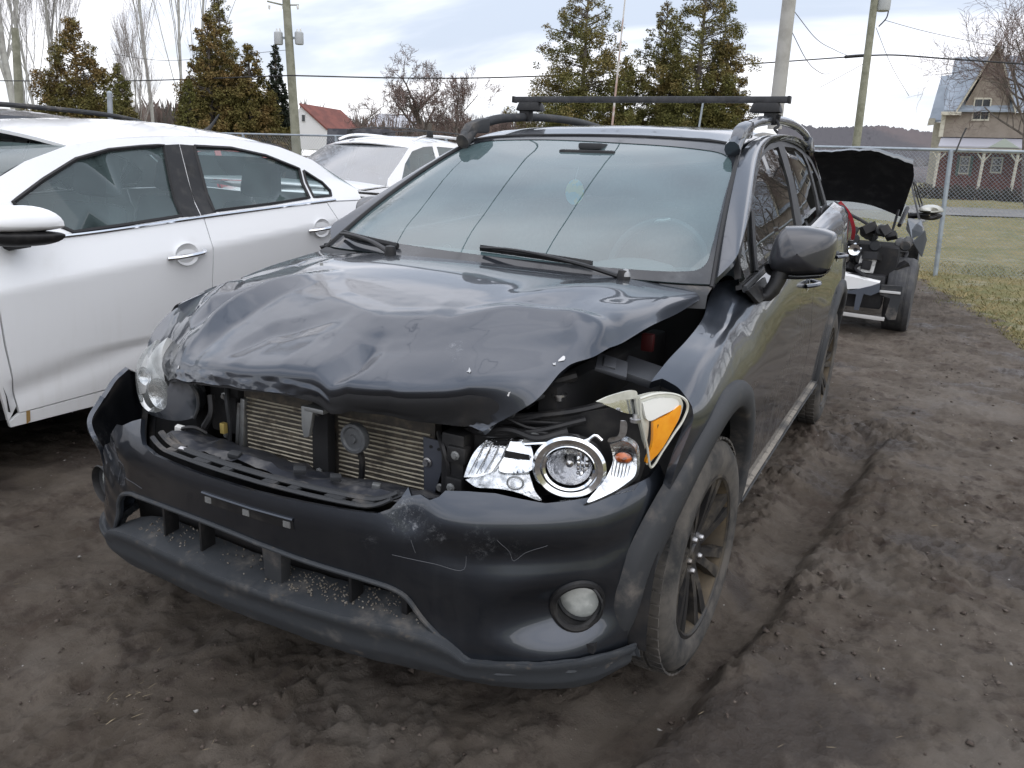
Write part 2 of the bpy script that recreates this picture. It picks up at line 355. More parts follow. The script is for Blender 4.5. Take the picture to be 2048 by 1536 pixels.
# ------------------------------------------------------------------ shared materials
def paint(name, base, metal=.0, rough=.42, dust=(.22, .20, .17), lo=.56, hi=1.05, scuffs=(), streak=0.0, film=.02, coat=1.0, spec=.15, zdirt=None):
    """car paint: tinted metallic under clear coat, thin dust, streaks run down the flanks, local scuffs [(x, y, z, r)]"""
    if name in MATS: return MATS[name]
    m = bpy.data.materials.new(name); m.use_nodes = True; MATS[name] = m; n = m.node_tree; b = n.nodes['Principled BSDF']
    L = n.links.new
    def N(t, **kw):
        x = n.nodes.new(t)
        for k, v in kw.items(): setattr(x, k, v)
        return x
    def M(op, a, c=None, clamp=False):
        x = N('ShaderNodeMath', operation=op); x.use_clamp = clamp
        for i, v in enumerate((a, c)):
            if v is None: continue
            if isinstance(v, (int, float)): x.inputs[i].default_value = v
            else: L(v, x.inputs[i])
        return x.outputs[0]
    def NZ(scale, detail=6, rough_=.6, vec=None):
        x = N('ShaderNodeTexNoise'); x.inputs['Scale'].default_value = scale; x.inputs['Detail'].default_value = detail; x.inputs['Roughness'].default_value = rough_
        L(vec if vec is not None else tc_.outputs['Object'], x.inputs['Vector']); return x.outputs['Fac']
    def MR(v, a, c, d=0.0, e=1.0):
        x = N('ShaderNodeMapRange'); x.interpolation_type = 'SMOOTHSTEP'; L(v, x.inputs['Value'])
        for k, q in zip(('From Min', 'From Max', 'To Min', 'To Max'), (a, c, d, e)): x.inputs[k].default_value = q
        return x.outputs[0]
    tc_ = N('ShaderNodeTexCoord')
    d1 = MR(NZ(3.2, 9, .7), lo, hi, film, .75)
    if streak:
        mp_ = N('ShaderNodeMapping'); mp_.inputs['Scale'].default_value = (1, 1, .09); L(tc_.outputs['Object'], mp_.inputs[0])
        s1 = MR(NZ(26, 5, .6, mp_.outputs[0]), .45, .72)
        sx = N('ShaderNodeSeparateXYZ'); L(tc_.outputs['Object'], sx.inputs[0])
        low = MR(sx.outputs[2], .95, .35); s2 = M('MULTIPLY', low, M('ADD', .25, M('MULTIPLY', s1, .75)))
        blot = MR(NZ(5, 6), .35, .65, .35, 1.0)
        d1 = M('MAXIMUM', d1, M('MULTIPLY', M('MULTIPLY', s2, blot), streak), True)
    cm = N('ShaderNodeMixRGB'); L(d1, cm.inputs[0]); cm.inputs[1].default_value = (*base, 1); cm.inputs[2].default_value = (*dust, 1); col = cm.outputs[0]
    rr = M('ADD', rough, M('MULTIPLY', d1, .35), True); ct = M('MULTIPLY', coat, M('SUBTRACT', 1.0, d1)); sc = None
    if scuffs:
        fine = MR(NZ(48, 12, .9), .50, .66); mid = NZ(7, 8, .7)
        for (x, y, z, r, amt) in scuffs:
            v = N('ShaderNodeVectorMath', operation='DISTANCE'); L(tc_.outputs['Object'], v.inputs[0]); v.inputs[1].default_value = (x, y, z)
            k = M('MULTIPLY', MR(M('ADD', v.outputs['Value'], M('MULTIPLY', M('SUBTRACT', mid, .5), r*2.2)), r, r*.30), amt)
            sc = k if sc is None else M('MAXIMUM', sc, k)
        sc = M('MULTIPLY', sc, fine)
        c2 = N('ShaderNodeMixRGB'); L(sc, c2.inputs[0]); L(col, c2.inputs[1]); c2.inputs[2].default_value = (.42, .44, .47, 1); col = c2.outputs[0]
        rr = M('MAXIMUM', rr, M('MULTIPLY', sc, .7)); ct = M('MULTIPLY', ct, M('SUBTRACT', 1.0, sc))
    L(col, b.inputs['Base Color']); L(rr, b.inputs['Roughness']); L(ct, b.inputs['Coat Weight'])
    b.inputs['Coat Roughness'].default_value = .035; b.inputs['Specular IOR Level'].default_value = spec
    L(M('MULTIPLY', M('SUBTRACT', 1.0, d1 if sc is None else M('MAXIMUM', d1, sc)), metal), b.inputs['Metallic'])
    bp_ = N('ShaderNodeBump'); bp_.inputs['Strength'].default_value = .02; bp_.inputs['Distance'].default_value = .004; L(NZ(7, 3), bp_.inputs['Height'])
    L(bp_.outputs[0], b.inputs['Coat Normal'])
    return m
SLATE = (.047, .055, .070)
M_PAINT = paint('slate_paint', SLATE, metal=.9, rough=.34)
M_HOOD = paint('slate_hood_paint', SLATE, metal=.9, rough=.34, film=.012, lo=.58, hi=1.15, scuffs=[(.36, -.50, .935, .030, .6), (.375, -.53, .92, .02, .5)])
M_FLANK = paint('slate_flank_paint', SLATE, metal=.9, rough=.34, streak=.62, film=.008, dust=(.23, .205, .175))
M_BUMP = paint('slate_bumper_paint', (.042, .050, .065), metal=.9, rough=.33, film=.006, streak=.06, lo=.60, hi=1.2,
               scuffs=[(.385, -.72, .605, .05, .9), (.44, -.70, .575, .035, .8), (.53, -.67, .565, .05, .5), (.60, -.63, .56, .04, .3), (-.60, -.70, .60, .06, .8), (-.72, -.64, .56, .09, .6), (-.80, -.58, .50, .08, .45), (-.55, -.71, .50, .05, .4), (-.1, -.77, .57, .015, .6), (.30, -.74, .54, .03, .4)])
M_PLASTIC = mat('grey_trim_plastic', (.036, .038, .041), .62, spec=.35, dirt=((.17, .15, .13), 7, .50, .80, .9), bump=(90, .25, .001))
M_LIP = mat('dusty_lip_plastic', (.038, .042, .047), .58, spec=.4, dirt=[((.13, .12, .108), 9, .52, .80, .95), ((.09, .08, .07), 30, .58, .70, .95)], bump=(60, .3, .002))
M_BLACK = mat('black_plastic', (.012, .012, .013), .48, spec=.4, noise=(14, 5, (.035, .033, .031), .45, .75))
M_MATT = mat('black_underbody', (.010, .010, .011), .85, noise=(9, 6, (.03, .026, .023), .5, .8))
M_RUBBER = mat('tyre_rubber', (.026, .027, .028), .78, spec=.3, dirt=((.105, .096, .085), 8, .32, .64, .95), bump=(40, .3, .002))
M_RIM = mat('black_alloy', (.028, .028, .029), .36, .4, dirt=((.10, .085, .065), 9, .42, .70, .9))
M_BARREL = mat('rusty_dusty_barrel', (.055, .043, .028), .75, noise=(12, 5, (.105, .080, .048), .38, .7))
M_CHROME = mat('chrome_reflector', (.86, .88, .90), .07, 1.0, rnoise=(30, .03, .14))
M_STEEL = mat('bare_steel', (.45, .45, .46), .35, 1.0, noise=(18, 5, (.22, .20, .18), .45, .7))
M_ALU = mat('dull_aluminium', (.33, .34, .34), .5, .8, noise=(16, 5, (.12, .11, .10), .45, .75))
M_FIN = mat('radiator_fins', (.055, .050, .044), .75, .2, noise=(35, 6, (.12, .10, .075), .4, .75), bump=(300, .6, .002))
M_TUBE = mat('radiator_tubes', (.44, .40, .31), .5, .4, noise=(30, 5, (.17, .145, .11), .45, .7))
M_GLASS = thin_glass('windscreen_glass', (.62, .78, .80), 1.25, .09, haze=((.42, .62, .65), .10, .16))  # teal veil: dust film plus sky brightness painted onto the glass
M_SIDEGL = thin_glass('side_glass', (.30, .34, .33), 1.0, .02, haze=((.3, .3, .28), .01, .04))
M_FRIT = mat('windscreen_black_band', (.020, .022, .026), .08, dirt=((.12, .125, .13), 6, .45, .9, .4))
M_SEAL = mat('rubber_seal', (.010, .010, .011), .6)
M_LENS = thin_glass('clear_lens', (.93, .94, .94), 1.1, .03, .02, haze=((.62, .64, .62), .10, .32))
M_CLEAR = thin_glass('clear_plastic', (.97, .97, .97), 1.1, .03)
M_AMBER = mat('amber_lens', (.88, .36, .02), .16, coat=1.0, spec=.6, noise=(20, 4, (.80, .27, .01), .4, .7))
M_PALE = mat('yellowed_clear_plastic', (.60, .60, .53), .22, coat=.6, noise=(12, 5, (.42, .42, .36), .4, .7))
M_FOG = mat('frosted_fog_glass', (.40, .42, .40), .2, coat=.8, noise=(20, 5, (.58, .60, .57), .40, .62), bump=(30, .3, .003))
M_RED = mat('red_tail_lens', (.42, .025, .045), .14, coat=1.0)
M_DASH = mat('grey_dashboard', (.17, .18, .185), .7)
M_SEAT = mat('dark_seat_cloth', (.045, .046, .05), .9, noise=(60, 4, (.07, .07, .075), .4, .7))
M_LINER = mat('light_headliner', (.42, .42, .41), .9)
M_CHIP = mat('bare_metal_chip', (.42, .43, .44), .6, noise=(40, 3, (.6, .6, .6), .4, .6))
M_WHITEB = mat('white_plastic', (.75, .75, .72), .5, noise=(15, 4, (.5, .48, .44), .45, .75))
M_YELLOW = mat('yellow_brass', (.55, .42, .14), .4, .6)
M_CRINK = mat('crinkled_chrome', (.80, .82, .84), .16, 1.0, noise=(20, 6, (.30, .32, .35), .46, .66), bump=(26, .7, .008))
# ================================================================== the dark crossover
CAMP = np.array([1.28, -2.01, 1.33])
CAR = thing('dark_crossover', 'dark slate crossover with crumpled hood and torn front bumper, roof bar on top', 'car')
def fl(y, w): return FLANK(y, w)
def mirx(f):
    def g(a, b):
        X = f(a, b); X[:, 0] *= -1; return X
    return g
def glf(y, z): return np.stack([glass_x(y, z), np.asarray(y, float), np.asarray(z, float)], 1)
def arc(cy, cz, r, a0, a1, n=24): return [(cy+r*math.cos(R(t)), cz+r*math.sin(R(t))) for t in np.linspace(a0, a1, n)]
# w of a height z on the flank at station y
_ws = np.linspace(0, 1, 201)
def w_at(y, z):
    P = FLANK(np.full(201, y), _ws); return float(np.interp(z, P[:, 2], _ws))
def yz(pts): return [(y, w_at(y, z)) for y, z in pts]

# ---- hood: buckled sheet
HN = [[(-.715, .315, 1.008), (-.54, .244, 1.021), (-.31, .184, 1.034), (0, .160, 1.042), (.33, .188, 1.036), (.56, .25, 1.024), (.698, .282, 1.003), (.712, .255, .988)],
      [(-.735, .055, .968), (-.55, .06, 1.002), (-.30, .05, 1.030), (0, .03, 1.043), (.30, .04, 1.042), (.55, .05, 1.030), (.683, .08, 1.003), (.701, .07, .972)],
      [(-.755, -.085, .935), (-.56, -.09, .980), (-.30, -.11, 1.013), (0, -.13, 1.031), (.30, -.11, 1.038), (.53, -.10, 1.030), (.668, -.09, 1.003), (.690, -.126, .966)],
      [(-.795, -.19, .920), (-.58, -.22, .952), (-.30, -.26, .985), (0, -.27, 1.010), (.30, -.26, 1.024), (.50, -.25, 1.020), (.648, -.25, .999), (.670, -.284, .946)],
      [(-.80, -.303, .880), (-.57, -.35, .912), (-.30, -.40, .945), (0, -.42, .972), (.28, -.41, .990), (.47, -.38, .998), (.625, -.37, .984), (.645, -.40, .933)],
      [(-.80, -.381, .817), (-.55, -.45, .852), (-.29, -.52, .890), (0, -.54, .915), (.26, -.52, .938), (.43, -.48, .956), (.595, -.43, .950), (.612, -.462, .922)],
      [(-.775, -.428, .770), (-.50, -.545, .795), (-.26, -.615, .838), (0, -.635, .855), (.24, -.640, .866), (.40, -.600, .890), (.55, -.545, .897), (.580, -.535, .868)],
      [(-.680, -.465, .712), (-.45, -.588, .752), (-.25, -.632, .788), (0, -.645, .798), (.24, -.618, .806), (.38, -.585, .810), (.44, -.580, .800), (.478, -.580, .793)]]
G = net(HN, 150, 130)
def segd(P, a, b):
    a, b = np.array(a, float), np.array(b, float); d = b-a; t = np.clip(((P-a)@d)/(d@d), 0, 1); q = P-(a+t[..., None]*d)
    side = np.sign(np.cross(np.broadcast_to(d[:2], q.shape[:-1]+(2,)), q[..., :2])); return np.linalg.norm(q, axis=-1), t, side
def ridge(G, pts, h, wd, sharp=True, fade=True):
    """raise (or sink) the sheet along a polyline in plan"""
    P = G.copy(); P[..., 2] = 0; best = np.full(G.shape[:2], 9.0); tt = np.zeros(G.shape[:2]); n = len(pts)-1
    for i in range(n):
        d, t, _ = segd(P, (*pts[i], 0), (*pts[i+1], 0)); k = d < best; best[k] = d[k]; tt[k] = (i+t[k])/n
    prof = np.maximum(0, 1-best/wd)**1.05 if sharp else np.exp(-(best/wd)**2)
    G[..., 2] += h*prof*((np.sin(np.pi*np.clip(tt, .02, .98))**.5) if fade else 1)
ridge(G, [(-.758, -.085), (-.70, -.20), (-.63, -.31)], -.030, .022, True, False)          # fold running in from the edge
ridge(G, [(-.72, -.13), (-.66, -.24), (-.585, -.345), (-.52, -.43)], .022, .055, True)
ridge(G, [(-.475, -.56), (-.45, -.44), (-.39, -.31), (-.31, -.20)], .036, .085, True)       # raised buckle
ridge(G, [(-.56, -.45), (-.52, -.34), (-.45, -.24)], -.026, .06, True)
ridge(G, [(-.66, -.37), (-.57, -.43), (-.49, -.54)], .018, .045, True)
ridge(G, [(-.30, -.38), (-.05, -.44), (.25, -.40)], -.010, .16, False)
ridge(G, [(.10, -.66), (.145, -.59), (.15, -.53)], -.030, .045, True)                       # dent near the tip
ridge(G, [(.27, -.64), (.36, -.60), (.44, -.57)], -.014, .05, False)
ridge(G, [(-.30, -.20), (-.12, -.36), (.10, -.45), (.30, -.43)], .010, .06, True)
ridge(G, [(.30, -.43), (.44, -.36), (.56, -.33), (.66, -.33)], .012, .05, True)
ridge(G, [(-.27, -.60), (-.20, -.50), (-.02, -.46)], -.012, .05, True)
ridge(G, [(.57, -.33), (.615, -.40), (.60, -.46)], .008, .035, True)
ridge(G, [(.37, -.48), (.40, -.30), (.50, -.05), (.58, .12)], .007, .06, False)            # pressed styling crease, near side
ridge(G, [(-.36, -.30), (-.42, -.10), (-.52, .12)], .006, .06, False)
def fbm2(shape, beta=2.2, seed=0, cut=None):
    r = np.random.default_rng(seed); n = r.standard_normal(shape); fy = np.fft.fftfreq(shape[0])[:, None]; fx = np.fft.fftfreq(shape[1])[None]
    k = np.hypot(fx, fy); k[0, 0] = 1; a = k**(-beta/2); a[0, 0] = 0
    if cut: a[k < cut] *= (k[k < cut]/cut)**2
    f = np.fft.ifft2(np.fft.fft2(n)*a).real; return f/f.std()
def fold(G, a, b, slope, cap, s0=.0):
    """bend the sheet down on one side of a line in plan: a hard crease"""
    a, b = np.array(a, float), np.array(b, float); d = b-a; L = np.linalg.norm(d); d /= L; q = G[..., :2]-a; t = q@d; s = q[..., 0]*d[1]-q[..., 1]*d[0]
    w_ = np.clip(t/.12, 0, 1)*np.clip((L-t)/.12, 0, 1); G[..., 2] -= w_*np.minimum(slope*np.maximum(s, 0), cap)*np.exp(-np.maximum(s-.22, 0)/.12)
fold(G, (-.70, -.02), (-.36, -.62), .14, .026)
fold(G, (.02, -.44), (.66, -.31), .10, .014); fold(G, (-.42, -.28), (.02, -.43), .12, .016)
fr = np.linspace(0, 1, 130)[:, None]
G[..., 2] += fbm2((130, 150), 3.6, 3, .03)*.0005*np.clip((fr-.35)/.3, 0, 1)
G[-6:, :, 1] += (fbm2((130, 150), 3.2, 5, .02)*.0025)[-6:]                                     # ragged leading edge
G[-3:, :, 2] += (fbm2((130, 150), 3.2, 6, .02)*.002)[-3:]
hood = gridobj('hood', G, M_HOOD, CAR, flip=True, thick=.016)
gi = G[4:-3, 4:-4].copy(); gi[..., 2] -= .022
gridobj('hood_underside', gi, M_MATT, CAR)
for (x, y, z, r) in [(.600, -.455, .945, .008), (.592, -.47, .93, .005), (.435, -.56, .905, .007), (.44, -.585, .805, .008), (.40, -.59, .812, .007), (.53, -.56, .87, .004), (-.468, -.57, .775, .005)]:
    k = np.argmin(((G-np.array([x, y, z]))**2).sum(-1)); c = G.reshape(-1, 3)[k]; i_, j_ = divmod(int(k), 150); i_, j_ = min(max(i_, 1), 128), min(max(j_, 1), 148)
    e1 = G[i_, j_+1]-G[i_, j_-1]; e1 /= np.linalg.norm(e1); e2 = G[i_+1, j_]-G[i_-1, j_]; e2 -= (e2@e1)*e1; e2 /= np.linalg.norm(e2)+1e-9; nn = np.cross(e1, e2); nn = nn if nn@(CAMP-c) > 0 else -nn
    a = np.sort(RNG.uniform(0, 6.28, 7)); rr = r*RNG.uniform(.35, 1.1, 7); chip = MB(); chip.sheet([c+nn*.0012+e1*q*math.cos(t)+e2*q*1.7*math.sin(t) for t, q in zip(a, rr)], nn*.0006); chip.build('paint_chip', M_CHIP, hood, False)
# ---- front fenders
arch_f = lambda r, a0, a1, n=26: arc(0, .345, r, a0, a1, n)
F_OUT = [(-.315, .995), (-.236, .995), (-.04, .995), (.10, .995), (.225, .995), (.34, .995), (.45, .995), (.50, .97), (.535, .90), (.54, .80), (.545, .50), (.55, .28), (.55, .10)]
F_ARCH = yz(arch_f(.44, -8, 172))[0:]
F_OUT = F_OUT+[p for p in F_ARCH if p[0] < .52]+yz([(-.365, .61), (-.365, .655), (-.355, .695), (-.335, .735), (-.312, .768), (-.288, .80), (-.278, .825)])+[(-.285, .93)]
fender = panel('front_fender', F_OUT, fl, M_FLANK, CAR, step=.028, scale=(1, .8), thick=.02)
panel('front_fender', [(-y, w) if False else (y, w) for y, w in F_OUT], mirx(fl), M_FLANK, CAR, step=.035, scale=(1, .8), thick=.02, flip=True)
# ---- doors, quarter panels, sills
def both(name, outline, m, step=.05, thick=.02, f=fl, scale=(1, .8), holes=(), parent=CAR):
    a = panel(name, outline, f, m, parent, holes, step, scale, thick); b = panel(name, outline, mirx(f), m, parent, holes, step*1.3, scale, thick, flip=True); return a, b
D1 = [(.548, .115), (.549, .30), (.545, .52), (.541, .80), (.60, .99), (.75, .995), (1.0, .995), (1.56, .995), (1.575, .80), (1.585, .5), (1.60, .30), (1.62, .115)]
D2 = [(1.626, .115), (1.606, .30), (1.591, .5), (1.581, .80), (1.567, .995), (2.0, .995), (2.4, .995), (2.52, .995), (2.56, .85)]+yz([(2.50, .875), (2.34, .75), (2.22, .60), (2.185, .50), (2.17, .40)])+[(2.165, .115)]
fd = both('front_door', D1, M_FLANK); rd = both('rear_door', D2, M_FLANK)
Q = [(2.567, .85), (2.527, .995), (3.0, .995), (3.35, .995), (3.49, .99), (3.49, .6), (3.49, .05), (3.10, .02)]+yz([(3.06, .36)])+yz(arc(2.635, .345, .44, 6, 140, 22))
both('quarter_panel', Q, M_FLANK)
SILL = [(.42, -.02), (.42, .105), (1.2, .105), (2.22, .105), (2.22, -.02), (1.2, -.02)]
def flo(d):
    def g(y, w):
        X = FLANK(y, w); X[:, 0] += d; return X
    return g
both('side_sill', SILL, mat('dusty_sill_plastic', (.06, .058, .055), .7, dirt=[((.27, .245, .21), 4, .36, .56, .95), ((.10, .09, .08), 16, .52, .66, .9)]), f=flo(.016), thick=.05)
for sx in (1, -1):
    ridgeb = MB(); P = FLANK(np.linspace(.45, 2.2, 24), np.full(24, .075)); P[:, 0] += .018; P[:, 0] *= sx; ridgeb.tube(P, .006, 6); ridgeb.build('sill_ridge', M_PLASTIC, CAR)
# ---- wheel arch trims
def archtrim(cy, name='wheel_arch_trim'):
    for sx in (1, -1):
        a = np.radians(np.linspace(-18 if cy < 1 else -12, 192 if cy < 1 else 190, 60)); rows = []
        for r, dx in ((.400, -.045), (.402, .004), (.410, .014), (.440, .018), (.468, .014), (.476, .004), (.477, -.02)):
            rr = r*(1-.06*np.clip((np.abs(np.degrees(a)-90)-70)/30, 0, 1))
            y = cy+rr*np.cos(a); z = .345+rr*np.sin(a)
            yc = np.clip(y, -.458, 3.4); x = np.array([FLANK([yy], [w_at(yy, max(zz, .29))])[0, 0] for yy, zz in zip(yc, z)])-.55*np.maximum(-.458-y, 0)
            rows.append(np.stack([(x+dx)*sx, y, z], 1))
        gridobj(name, np.array(rows), M_PLASTIC, CAR, flip=(sx > 0))
archtrim(0); archtrim(2.635)
# ---- front bumper skin
def smo(pts, n=60): return [tuple(p) for p in curve(pts, n)]
UP_R = [(.0, .600), (.16, .604), (.27, .607), (.325, .610), (.352, .622), (.372, .645), (.386, .668), (.395, .652), (.415, .657), (.437, .648), (.458, .657), (.470, .669), (.52, .671), (.58, .670), (.634, .661), (.69, .652), (.759, .655), (.89, .662), (.977, .672), (1.025, .690)]
CORN_R = [(1.028, .66), (.992, .60), (.945, .50), (.920, .40), (.912, .32)]
LOW_R = [(.918, .262), (.855, .262), (.717, .268), (.60, .272), (.548, .276), (.52, .292), (.432, .365), (.385, .425), (.36, .437), (.30, .448), (.15, .460), (0, .470)]
LOW_L = [(-.15, .478), (-.30, .474), (-.44, .463), (-.52, .452), (-.575, .43), (-.60, .40), (-.615, .35), (-.66, .28), (-.72, .25), (-.85, .235), (-.98, .24)]
CORN_L = [(-1.05, .30), (-1.06, .45), (-1.05, .60), (-1.01, .68), (-.955, .705)]
UP_L = [(-.90, .69), (-.865, .665), (-.85, .64), (-.80, .655), (-.775, .60), (-.745, .545), (-.735, .49), (-.725, .455), (-.715, .50), (-.70, .535), (-.655, .555), (-.63, .585), (-.60, .60), (-.575, .63), (-.54, .635), (-.50, .655), (-.465, .668), (-.445, .64), (-.42, .615), (-.36, .603), (-.22, .600)]
fogc, fogz = .775, .405
FOGH = [(fogc+.060*math.cos(t), fogz-.004+.058*math.sin(t)) for t in np.linspace(0, 2*np.pi, 36, endpoint=False)]
FOGL = [(-.80+.06*math.cos(t), fogz-.02+.055*math.sin(t)) for t in np.linspace(0, 2*np.pi, 30, endpoint=False)]
def bumpd(s, z):
    X = bumper(s, z); s = np.atleast_1d(s); z = np.atleast_1d(z)
    # scooped fog lamp bay and pressed plate area
    k = np.clip(1-np.hypot((s-.74)/.20, (z-.385)/.105), 0, 1); k = k*k*(3-2*k)
    X[:, 1] += .035*k; X[:, 0] -= .012*k
    # crease along the corner: crown above, tuck below
    c = np.clip((s-.35)/.25, 0, 1)*np.clip((1.05-s)/.1, 0, 1); zc = .585+.09*np.clip((s-.80)/.22, 0, 1)**1.3
    X[:, 1] += c*.020*np.exp(-((z-zc+.055)/.04)**2)
    # cracks and dents
    for (a, b, h, r) in ((.40, .60, .012, .05), (.47, .555, .006, .04), (-.66, .55, .025, .07), (-.78, .58, -.03, .08), (-.58, .50, .012, .05), (-.88, .45, .02, .06)):
        X[:, 1] += h*np.exp(-(((s-a)/r)**2+((z-b)/(r*.8))**2))
    n_ = np.sin(s*61+z*23)*np.sin(z*71-s*19); X[:, 1] += .0025*n_*np.clip((np.abs(s+.75)-.35)/-.2, 0, 1)
    return X
SLOTS = [[(-.155, .552), (.115, .552), (.115, .560), (-.155, .560)]]
bump_out = UP_R+CORN_R+LOW_R+LOW_L[:]+CORN_L+UP_L
bumper_o = panel('front_bumper', bump_out, bumpd, M_BUMP, CAR, holes=[FOGH, FOGL], step=.016, thick=.012, edge=.012)
sl = MB()
for s in (-.145, -.02, .10):
    c = bumper([s], [.543])[0]; sl = MB(); sl.box(c+np.array([0, .002, 0]), (.020, .012, .015)); sl.build('plate_clip', M_ALU, bumper_o, False)
sl = MB()
P0, P1 = bumper(np.linspace(-.165, .118, 20), np.full(20, .556)), bumper(np.linspace(-.165, .118, 20), np.full(20, .532))
sl.add(np.concatenate([P0+np.array([0, -.0015, 0]), P1+np.array([0, -.0015, 0])]), gridfaces(2, 20)); sl.build('plate_slot', M_BLACK, bumper_o)
sl = MB(); sl.tube(bumper(np.linspace(-.165, .118, 20), np.full(20, .558))+np.array([0, -.002, 0]), .0035, 6); sl.build('plate_ledge', M_BUMP, bumper_o)
for pts in ([(-.60, .455), (-.59, .50), (-.585, .52)], [(-.585, .455), (-.55, .485), (-.50, .492), (-.44, .490)], [(-.725, .455), (-.73, .40), (-.735, .36)], [(.36, .52), (.45, .508), (.515, .500), (.516, .53)], [(.585, .575), (.605, .545), (.615, .52), (.64, .54), (.69, .56)], [(.40, .56), (.41, .53)]):
    q = np.array(smo(pts, 16)); cr = MB(); cr.tube(bumpd(q[:, 0], q[:, 1])+np.array([0, -.0005, 0]), .0006, 5); cr.build('crack', mat('crack_edge', (.085, .09, .10), .5), bumper_o)
# moulded bead along the lower opening
bd = MB(); q = np.array(smo(LOW_L[::-1][3:]+LOW_R[::-1][1:9], 90)); bd.tube(bumpd(q[:, 0], q[:, 1])+np.array([0, -.002, -.002]), .006, 8); bd.build('opening_bead', M_LIP, bumper_o)
# ---- lower lip: black dusty plastic
def lipf(s, t):
    """t 0..1 from the bottom edge round the nose to the top ledge"""
    s = np.atleast_1d(s); t = np.atleast_1d(t); a = np.abs(s)
    mid = np.clip(1-(a/np.where(s < 0, .68, .52))**8, 0, 1)
    ztop = .358*mid+.284*(1-mid)-.03*np.clip(-s-.2, 0, .4)
    zb = .246-.052*np.clip(a/.8, 0, 1)+.02*np.clip((a-.82)/.1, 0, 1)
    tt = np.clip(t/.72, 0, 1); z = zb+(ztop-zb)*tt; X = bumper(s, z)
    t2 = np.clip((t-.72)/.28, 0, 1); inn = .115*t2*mid+.018*t2*(1-mid)
    out_ = .020*np.exp(-((tt-.93)/.22)**2)*(.4+.6*mid)+.010-.035*np.clip(.35-tt, 0, 1)
    nx = X[:, 0]*.9; ny = np.full(len(s), -1.0)*np.clip(1.25-a, .25, 1); L = np.hypot(nx, ny)+1e-9
    X[:, 0] += nx/L*out_; X[:, 1] += ny/L*out_+inn; X[:, 2] += t2*.012*mid-.05*0
    return X
gs_, gt_ = np.meshgrid(np.linspace(-1.0, .925, 150), np.linspace(0, 1, 26)); LG = lipf(gs_.ravel(), gt_.ravel()).reshape(26, 150, 3)
LG[..., 2] += fbm2((26, 150), 2.5, 9, .03)*.0012
lip = gridobj('bumper_lip', LG, M_LIP, CAR, flip=False, thick=.03)
# dirt and stones lying on the lip
db = MB()
for i in range(420):
    s = random.choice([random.gauss(.30, .10), random.gauss(-.45, .10), random.gauss(.12, .07), random.uniform(-.5, .42)]); t = random.uniform(.80, 1)
    if abs(s) > .50: continue
    c = lipf([s], [t])[0]; r = random.uniform(.0015, .0045)
    V = RNG.uniform(-1, 1, (6, 3)); V = np.array([(1, 0, 0), (-1, 0, 0), (0, 1, 0), (0, -1, 0), (0, 0, 1), (0, 0, -1)])*RNG.uniform(.5, 1.2, (6, 1))*r
    db.add(V+c, [(0, 2, 4), (2, 1, 4), (1, 3, 4), (3, 0, 4), (2, 0, 5), (1, 2, 5), (3, 1, 5), (0, 3, 5)])
tag(db.build('lip_grit', mat('dry_grit', (.13, .115, .095), .95, noise=(60, 2, (.24, .22, .19), .5, .7)), lip, False), kind='stuff')
# lower grille: vertical vanes and slats inside the lower opening
lg = []
for s, wd in ((-.40, .008), (-.24, .008), (.018, .050), (.235, .009), (.37, .016)):
    v = MB(); c = bumper([s], [.40])[0]
    if wd > .03: v.box((c[0], c[1]+.035, .408), (wd, .03, .105), taper=1.25)
    else: v.box((c[0], c[1]+.045, .405), (wd, .045, .125))
    v.build('grille_vane', M_PLASTIC if wd > .03 else M_BLACK, CAR, bevel=.003)
for z, dy in ((.415, .085),):
    v = MB(); P = bumper(np.linspace(-.55, .40, 30), np.full(30, z)); P[:, 1] += dy; v.tube(P, .012, 6, flat=.6); v.build('grille_slat', M_PLASTIC, CAR)
v = MB(); P0 = bumper(np.linspace(-.78, .43, 24), np.full(24, .48)); P1 = bumper(np.linspace(-.78, .43, 24), np.full(24, .18)); P0[:, 1] += .10; P1[:, 1] += .10; P1[:, 2] = .18
v.add(np.concatenate([P0, P1]), gridfaces(2, 24)); v.build('grille_backing', M_MATT, CAR)
for s0, s1, z0, z1 in ((.36, .44, .355, .42),):                      # side pocket of the opening
    v = MB(); v.add([bumper([.375], [.43])[0]+(0, .02, 0), bumper([.45], [.35])[0]+(0, .02, 0), bumper([.40], [.35])[0]+(0, .12, 0), bumper([.36], [.43])[0]+(0, .12, 0)], [(0, 1, 2, 3)]); v.build('grille_pocket', M_LIP, CAR)
# ---- fog lamp
def fogl(s0, z0, sgn):
    c = bumpd([s0], [z0])[0]; e = bumpd([s0+.03], [z0])[0]-bumpd([s0-.03], [z0])[0]; e /= np.linalg.norm(e); up = np.array([0, 0, 1.0]); nn = np.cross(e, up); nn /= np.linalg.norm(nn)
    if nn[1] > 0: nn = -nn
    fw = np.array([.18*sgn, -1, -.02]); fw /= np.linalg.norm(fw); ri = np.cross(up, -fw); ri /= np.linalg.norm(ri); u3 = np.cross(-fw, ri)
    if u3[2] < 0: u3 = -u3
    c = c+fw*.010; Mx = np.eye(4); Mx[:3, 0] = ri; Mx[:3, 1] = u3; Mx[:3, 2] = fw; Mx[:3, 3] = c
    b = MB(); b.lathe([(.059, -.002), (.056, .002), (.053, -.006), (.051, -.02), (.049, -.035)], 40).xf(Mx); root = b.build('fog_lamp', M_BLACK, CAR)
    b = MB(); b.lathe([(.0005, -.016), (.02, -.017), (.036, -.020), (.046, -.026), (.049, -.034)], 40).xf(Mx); b.build('fog_lamp_glass', M_FOG, root)
    b = MB(); b.lathe([(.046, -.026), (.049, -.016), (.054, -.022)], 40).xf(Mx); b.build('fog_lamp_ring', M_PLASTIC, root)
fogl(fogc, fogz-.006, 1); fogl(-.80, fogz-.02, -1)
